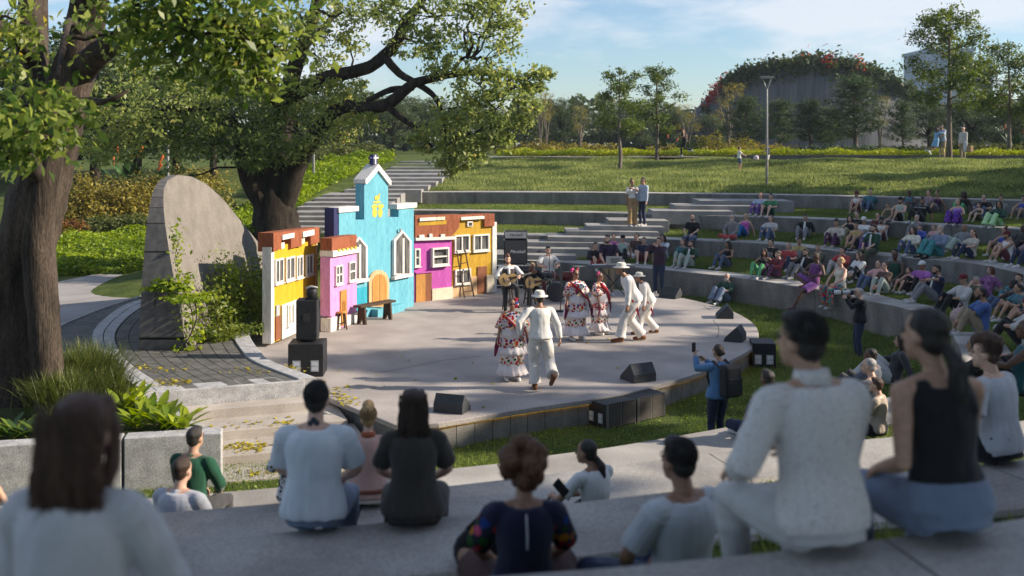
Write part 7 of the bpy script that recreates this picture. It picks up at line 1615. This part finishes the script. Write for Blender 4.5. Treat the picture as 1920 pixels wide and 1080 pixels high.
# ---- planted dome far behind
M_domec=mat('dome_concrete',(.085,.09,.10),(.12,.125,.14),scale=.6,rough=.85,bump=.6,bscale=1.2,bst=(2.2,2.2,.04),fine=.15,fscale=3,st=(1.5,1.5,.1))
dd_=118.; dcx=(1505-960)/F*dd_
dome=empty('dome_building',V(dcx,dd_,2.),0,'large curved concrete hall with a planted arched roof beyond the pines','building')
prof=[(1320,210),(1326,188),(1345,160),(1380,141),(1430,130),(1480,126),(1530,129),(1575,140),(1620,157),(1660,176),(1700,194),(1732,207)]
def dz(px): return CH-(float(np.interp(px,[a for a,b in prof],[b for a,b in prof]))-HZ)/F*dd_
n=60; front=[];back=[]
xs=np.linspace(1320,1732,n)
mbw=MB(); R0=[];
for px in xs:
    u=(px-1526)/206; x=(px-960)/F*dd_-dcx; bulge=-9*math.sqrt(max(0,1-u*u)); zt=dz(px)-2
    R0.append([V(x,bulge,0),V(x,bulge,zt*.5),V(x,bulge,zt),V(x,bulge+2.5,zt+.25),V(x,14,zt*.75),V(x,16,0)])
mbw.rings(R0,0,True,True,closed=False); mbw.build('wall',M_domec,dome)
pts=[];red=[];fla=[]
for px in np.linspace(1322,1728,210):
    u=(px-1526)/206; x=(px-960)/F*dd_-dcx; y=-9*math.sqrt(max(0,1-u*u)); z=dz(px)-2
    hh=rng.uniform(.2,1.2); cc_=np.array([x,y+rng.uniform(-.3,1.5),z+hh*.3-.2]); q=cc_+rng.normal(size=(46,3))*np.array([.45,.5,.45*hh]); 
    k=(1474<px<1480 or 1322<px<1346 or 1502<px<1513); k2=(1556<px<1566)
    (red if k else fla if k2 else pts).append(q)
    if rng.random()<.5: pts.append(np.array([x,y-.1,z-.6])+rng.normal(size=(30,3))*np.array([.35,.1,.55]))
crown_obj('roof_garden',np.concatenate(pts),.5,leafmat('leaf_dome',(.02,.045,.015),(.10,.13,.03),.2,.6),dome); crown_obj('red_flowers',np.concatenate(red),.42,L_red,dome); crown_obj('orange_plants',np.concatenate(fla),.42,L_flame,dome)
# second wing, left shoulder
wg=empty('dome_building',V((1300-960)/F*124,124,2.),0,'low dark wing of the planted hall at its left','building'); mb=MB(); q=[(-3.6,0),(-3.6,2.5),(0,4.4),(4,6.5),(4,0)]; mb.prism(q,0,10,ax='y'); mb.build('wall',M_domec,wg)
# far office blocks
M_office=mat('office_blue',(.20,.27,.36),(.25,.32,.41),scale=.2,rough=.5,fine=.03); M_owin=mat('office_glass',(.12,.17,.24),(.18,.23,.30),scale=.3,rough=.2,spec=.6)
def block(px0,px1,ptop,d,label,rows,cols,depth=18):
    x0,x1=(px0-960)/F*d,(px1-960)/F*d; zt=CH-(ptop-HZ)/F*d; r=empty('office_block',V((x0+x1)/2,d,2.),0,label,'building'); w=(x1-x0)/2; h=zt-2
    mb=MB(); mb.box(-w,w,0,depth,0,h); mb.build('wall',M_office,r); mb=MB(); mb.box(-w-.4,w+.4,-.4,depth+.4,h,h+.8); mb.build('roof',M_office,r)
    for k in range(rows):
        z=h*(k+.35)/rows; mb=MB()
        for j in range(cols): a=-w+2*w*(j+.12)/cols; b=-w+2*w*(j+.88)/cols; mb.box(a,b,-.12,-.02,z,z+h/rows*.5)
        mb.build('window_band',M_owin,r)
block(1745,1826,96,260,'pale blue office tower half hidden by the tallest slender tree',14,5); block(1682,1740,172,240,'low pale blue office block between dome and tall tree',5,5); block(1828,1862,118,280,'lower pale tower right of the office tower',10,3)
cr=empty('scaffold_mast',PD(1852,200,200),0,'thin twin masts and frame on the far building site at the right','mast'); mb=MB()
for x in (-1.5,1.8): mb.tube([V(x,0,-20),V(x,0,12)],[.18,.15],6)
for z in (-6,-1,5): mb.tube([V(-4,0,z),V(6,0,z)],[.12,.12],5)
mb.build('frame',M_galv,cr)
# ---- trees off to the right that throw the long shadows
def shade_tree(x,y,label,blobs,n=1500,size=.5):
    b=V(x,y,terrain(x,y)); limbs=[([b-V(0,0,.2),b+V(.1,.1,3.),b+V(-.2,.1,7),b+V(0,0,11)],[.5,.4,.3,.12])]; cl=[(b+V(*c_),r,w) for c_,r,w in blobs]
    full_tree('shade_tree',label,b,limbs,cl,size,L_far,M_bark2,n,'shade trees right of the terraces',seg=8,sub=.3)
def blobs(seed,z0,z1,rx,k,r,w):
    q=random.Random(seed); return [((q.uniform(-rx,rx),q.uniform(-rx,rx),q.uniform(z0,z1)),(r*q.uniform(.7,1.2),r*q.uniform(.7,1.2),r*.6*q.uniform(.7,1.2)),w) for _ in range(k)]
for i,(x,y,lab,bl_) in enumerate([
 (5,-6,'added unseen tree behind the camera, darkening the nearest benches',[((c_[0],c_[1],c_[2]+3.5),r_,w_) for c_,r_,w_ in blobs(11,4,9,7,22,2.2,1.)]),  # unseen crown added overhead to dim sky light on the foreground
 (27,3.2,'tall dense shade tree nearest the camera beyond the right edge',blobs(1,5,14,2.8,15,1.9,1.)),
 (24,-3,'dense shade tree right beside the nearest benches',blobs(2,5,16,3.2,14,1.9,1.)),
 (28,17.5,'loose shade tree right of the stage front',blobs(3,3,8.5,3.2,8,1.6,.8)+[((-1,-1,9.6),(1.6,1.0,.35),.5),((0,2,11.2),(2.,.8,.3),.5)]),  # flat top clumps shaped to streak the stage with shade
 (29,24,'shade tree right of the stage',blobs(4,2.5,8.,3.6,11,1.8,1.)+[((0,-4.9,8.6),(2.2,1.,.5),.9),((0,-4.3,9.6),(2.2,1.1,.5),.9),((.5,-4.6,10.6),(2.,.9,.45),.8),((0,-4.5,11.6),(2.,1.,.45),.8),((.4,-4.7,12.5),(2.,.9,.4),.7),((0,2.,9.8),(2.,.5,.25),.5),((0,3.4,11.),(2.,.4,.25),.4)]),  # thin clumps added off the trunk to cast shade bands across the stage
 (27,31,'shade tree beside the right end of the lower terraces',blobs(5,2.5,8.5,3.6,13,1.8,1.)),
 (28,38,'shade tree beside the right end of the upper terraces',blobs(6,2.5,8,3.6,12,1.8,1.)),
 (34,45,'small shade tree on the hill beyond the right edge',blobs(7,2.5,8,3.,8,1.5,.9)),
 ]): shade_tree(x,y,lab,bl_)
rnd=random.Random(77)
# ================================================================ CAMERA, LIGHT
cam=bpy.data.cameras.new('camera'); co=bpy.data.objects.new('camera',cam); COL.objects.link(co)
co.location=(0,0,CH); co.rotation_euler=(RAD(90),0,0); cam.lens=36; cam.sensor_width=36; cam.shift_y=-270/1920; cam.clip_end=2000; cam.clip_start=.05
cam.dof.use_dof=True; cam.dof.focus_distance=24.; cam.dof.aperture_fstop=1.5
S.camera=co
SUN_EL,SUN_AZ=RAD(27),RAD(-2)   # azimuth from +X towards +Y
sd=V(math.cos(SUN_EL)*math.cos(SUN_AZ),math.cos(SUN_EL)*math.sin(SUN_AZ),math.sin(SUN_EL))
sl=bpy.data.lights.new('sun','SUN'); sl.energy=5.; sl.angle=RAD(.55); sl.color=(1.,.87,.70)
so_=bpy.data.objects.new('sun',sl); COL.objects.link(so_); so_.rotation_euler=(-sd).to_track_quat('-Z','Y').to_euler(); so_.location=(60,20,60)
w=bpy.data.worlds.new('World'); S.world=w; w.use_nodes=True; nt=w.node_tree; bg=nt.nodes['Background']
sky=nt.nodes.new('ShaderNodeTexSky'); sky.sky_type='NISHITA'; sky.sun_disc=False; sky.sun_elevation=SUN_EL; sky.sun_rotation=math.pi/2-SUN_AZ
sky.air_density=1.; sky.dust_density=.5; sky.ozone_density=4.
tc=nt.nodes.new('ShaderNodeTexCoord'); mp=nt.nodes.new('ShaderNodeMapping'); mp.inputs['Scale'].default_value=(1,1,3.4); mp.inputs['Location'].default_value=(1.3,.4,.2)
nz=nt.nodes.new('ShaderNodeTexNoise'); nz.inputs['Scale'].default_value=4.2; nz.inputs['Detail'].default_value=9; nz.inputs['Roughness'].default_value=.55
rp=nt.nodes.new('ShaderNodeValToRGB'); rp.color_ramp.elements[0].position=.47; rp.color_ramp.elements[1].position=.60
mx=nt.nodes.new('ShaderNodeMix'); mx.data_type='RGBA'
mx.inputs[7].default_value=(5.6,5.8,6.2,1)
L_=nt.links
L_.new(tc.outputs['Generated'],mp.inputs['Vector']); L_.new(mp.outputs[0],nz.inputs['Vector']); L_.new(nz.outputs['Fac'],rp.inputs['Fac'])
mul=nt.nodes.new('ShaderNodeMath'); mul.operation='MULTIPLY'; mul.inputs[1].default_value=.75; L_.new(rp.outputs[0],mul.inputs[0])
L_.new(mul.outputs[0],mx.inputs[0]); L_.new(sky.outputs[0],mx.inputs[6]); L_.new(mx.outputs[2],bg.inputs['Color'])
bg.inputs['Strength'].default_value=.092
S.view_settings.view_transform='Standard'; S.view_settings.look='None'; S.view_settings.gamma=1; S.view_settings.exposure=.8
S.cycles.max_bounces=6; S.cycles.diffuse_bounces=3; S.cycles.transmission_bounces=4; S.cycles.transparent_max_bounces=6; S.cycles.volume_bounces=0

# air between the camera and the far trees
hz=MB(); hz.box(-430,430,-70,240,-6,40); ho=hz.build('haze',[]) if False else None
hm=bpy.data.materials.new('haze_air'); hm.use_nodes=True; hn=hm.node_tree; hn.nodes.remove(hn.nodes['Principled BSDF']); pv=hn.nodes.new('ShaderNodeVolumePrincipled'); pv.inputs['Color'].default_value=(.75,.85,1.,1); pv.inputs['Density'].default_value=.0003; pv.inputs['Anisotropy'].default_value=.2
hn.links.new(pv.outputs[0],hn.nodes['Material Output'].inputs['Volume'])
ho=hz.build('haze',hm); tag(ho,'thin bluish haze over the far trees',None,None,'stuff')
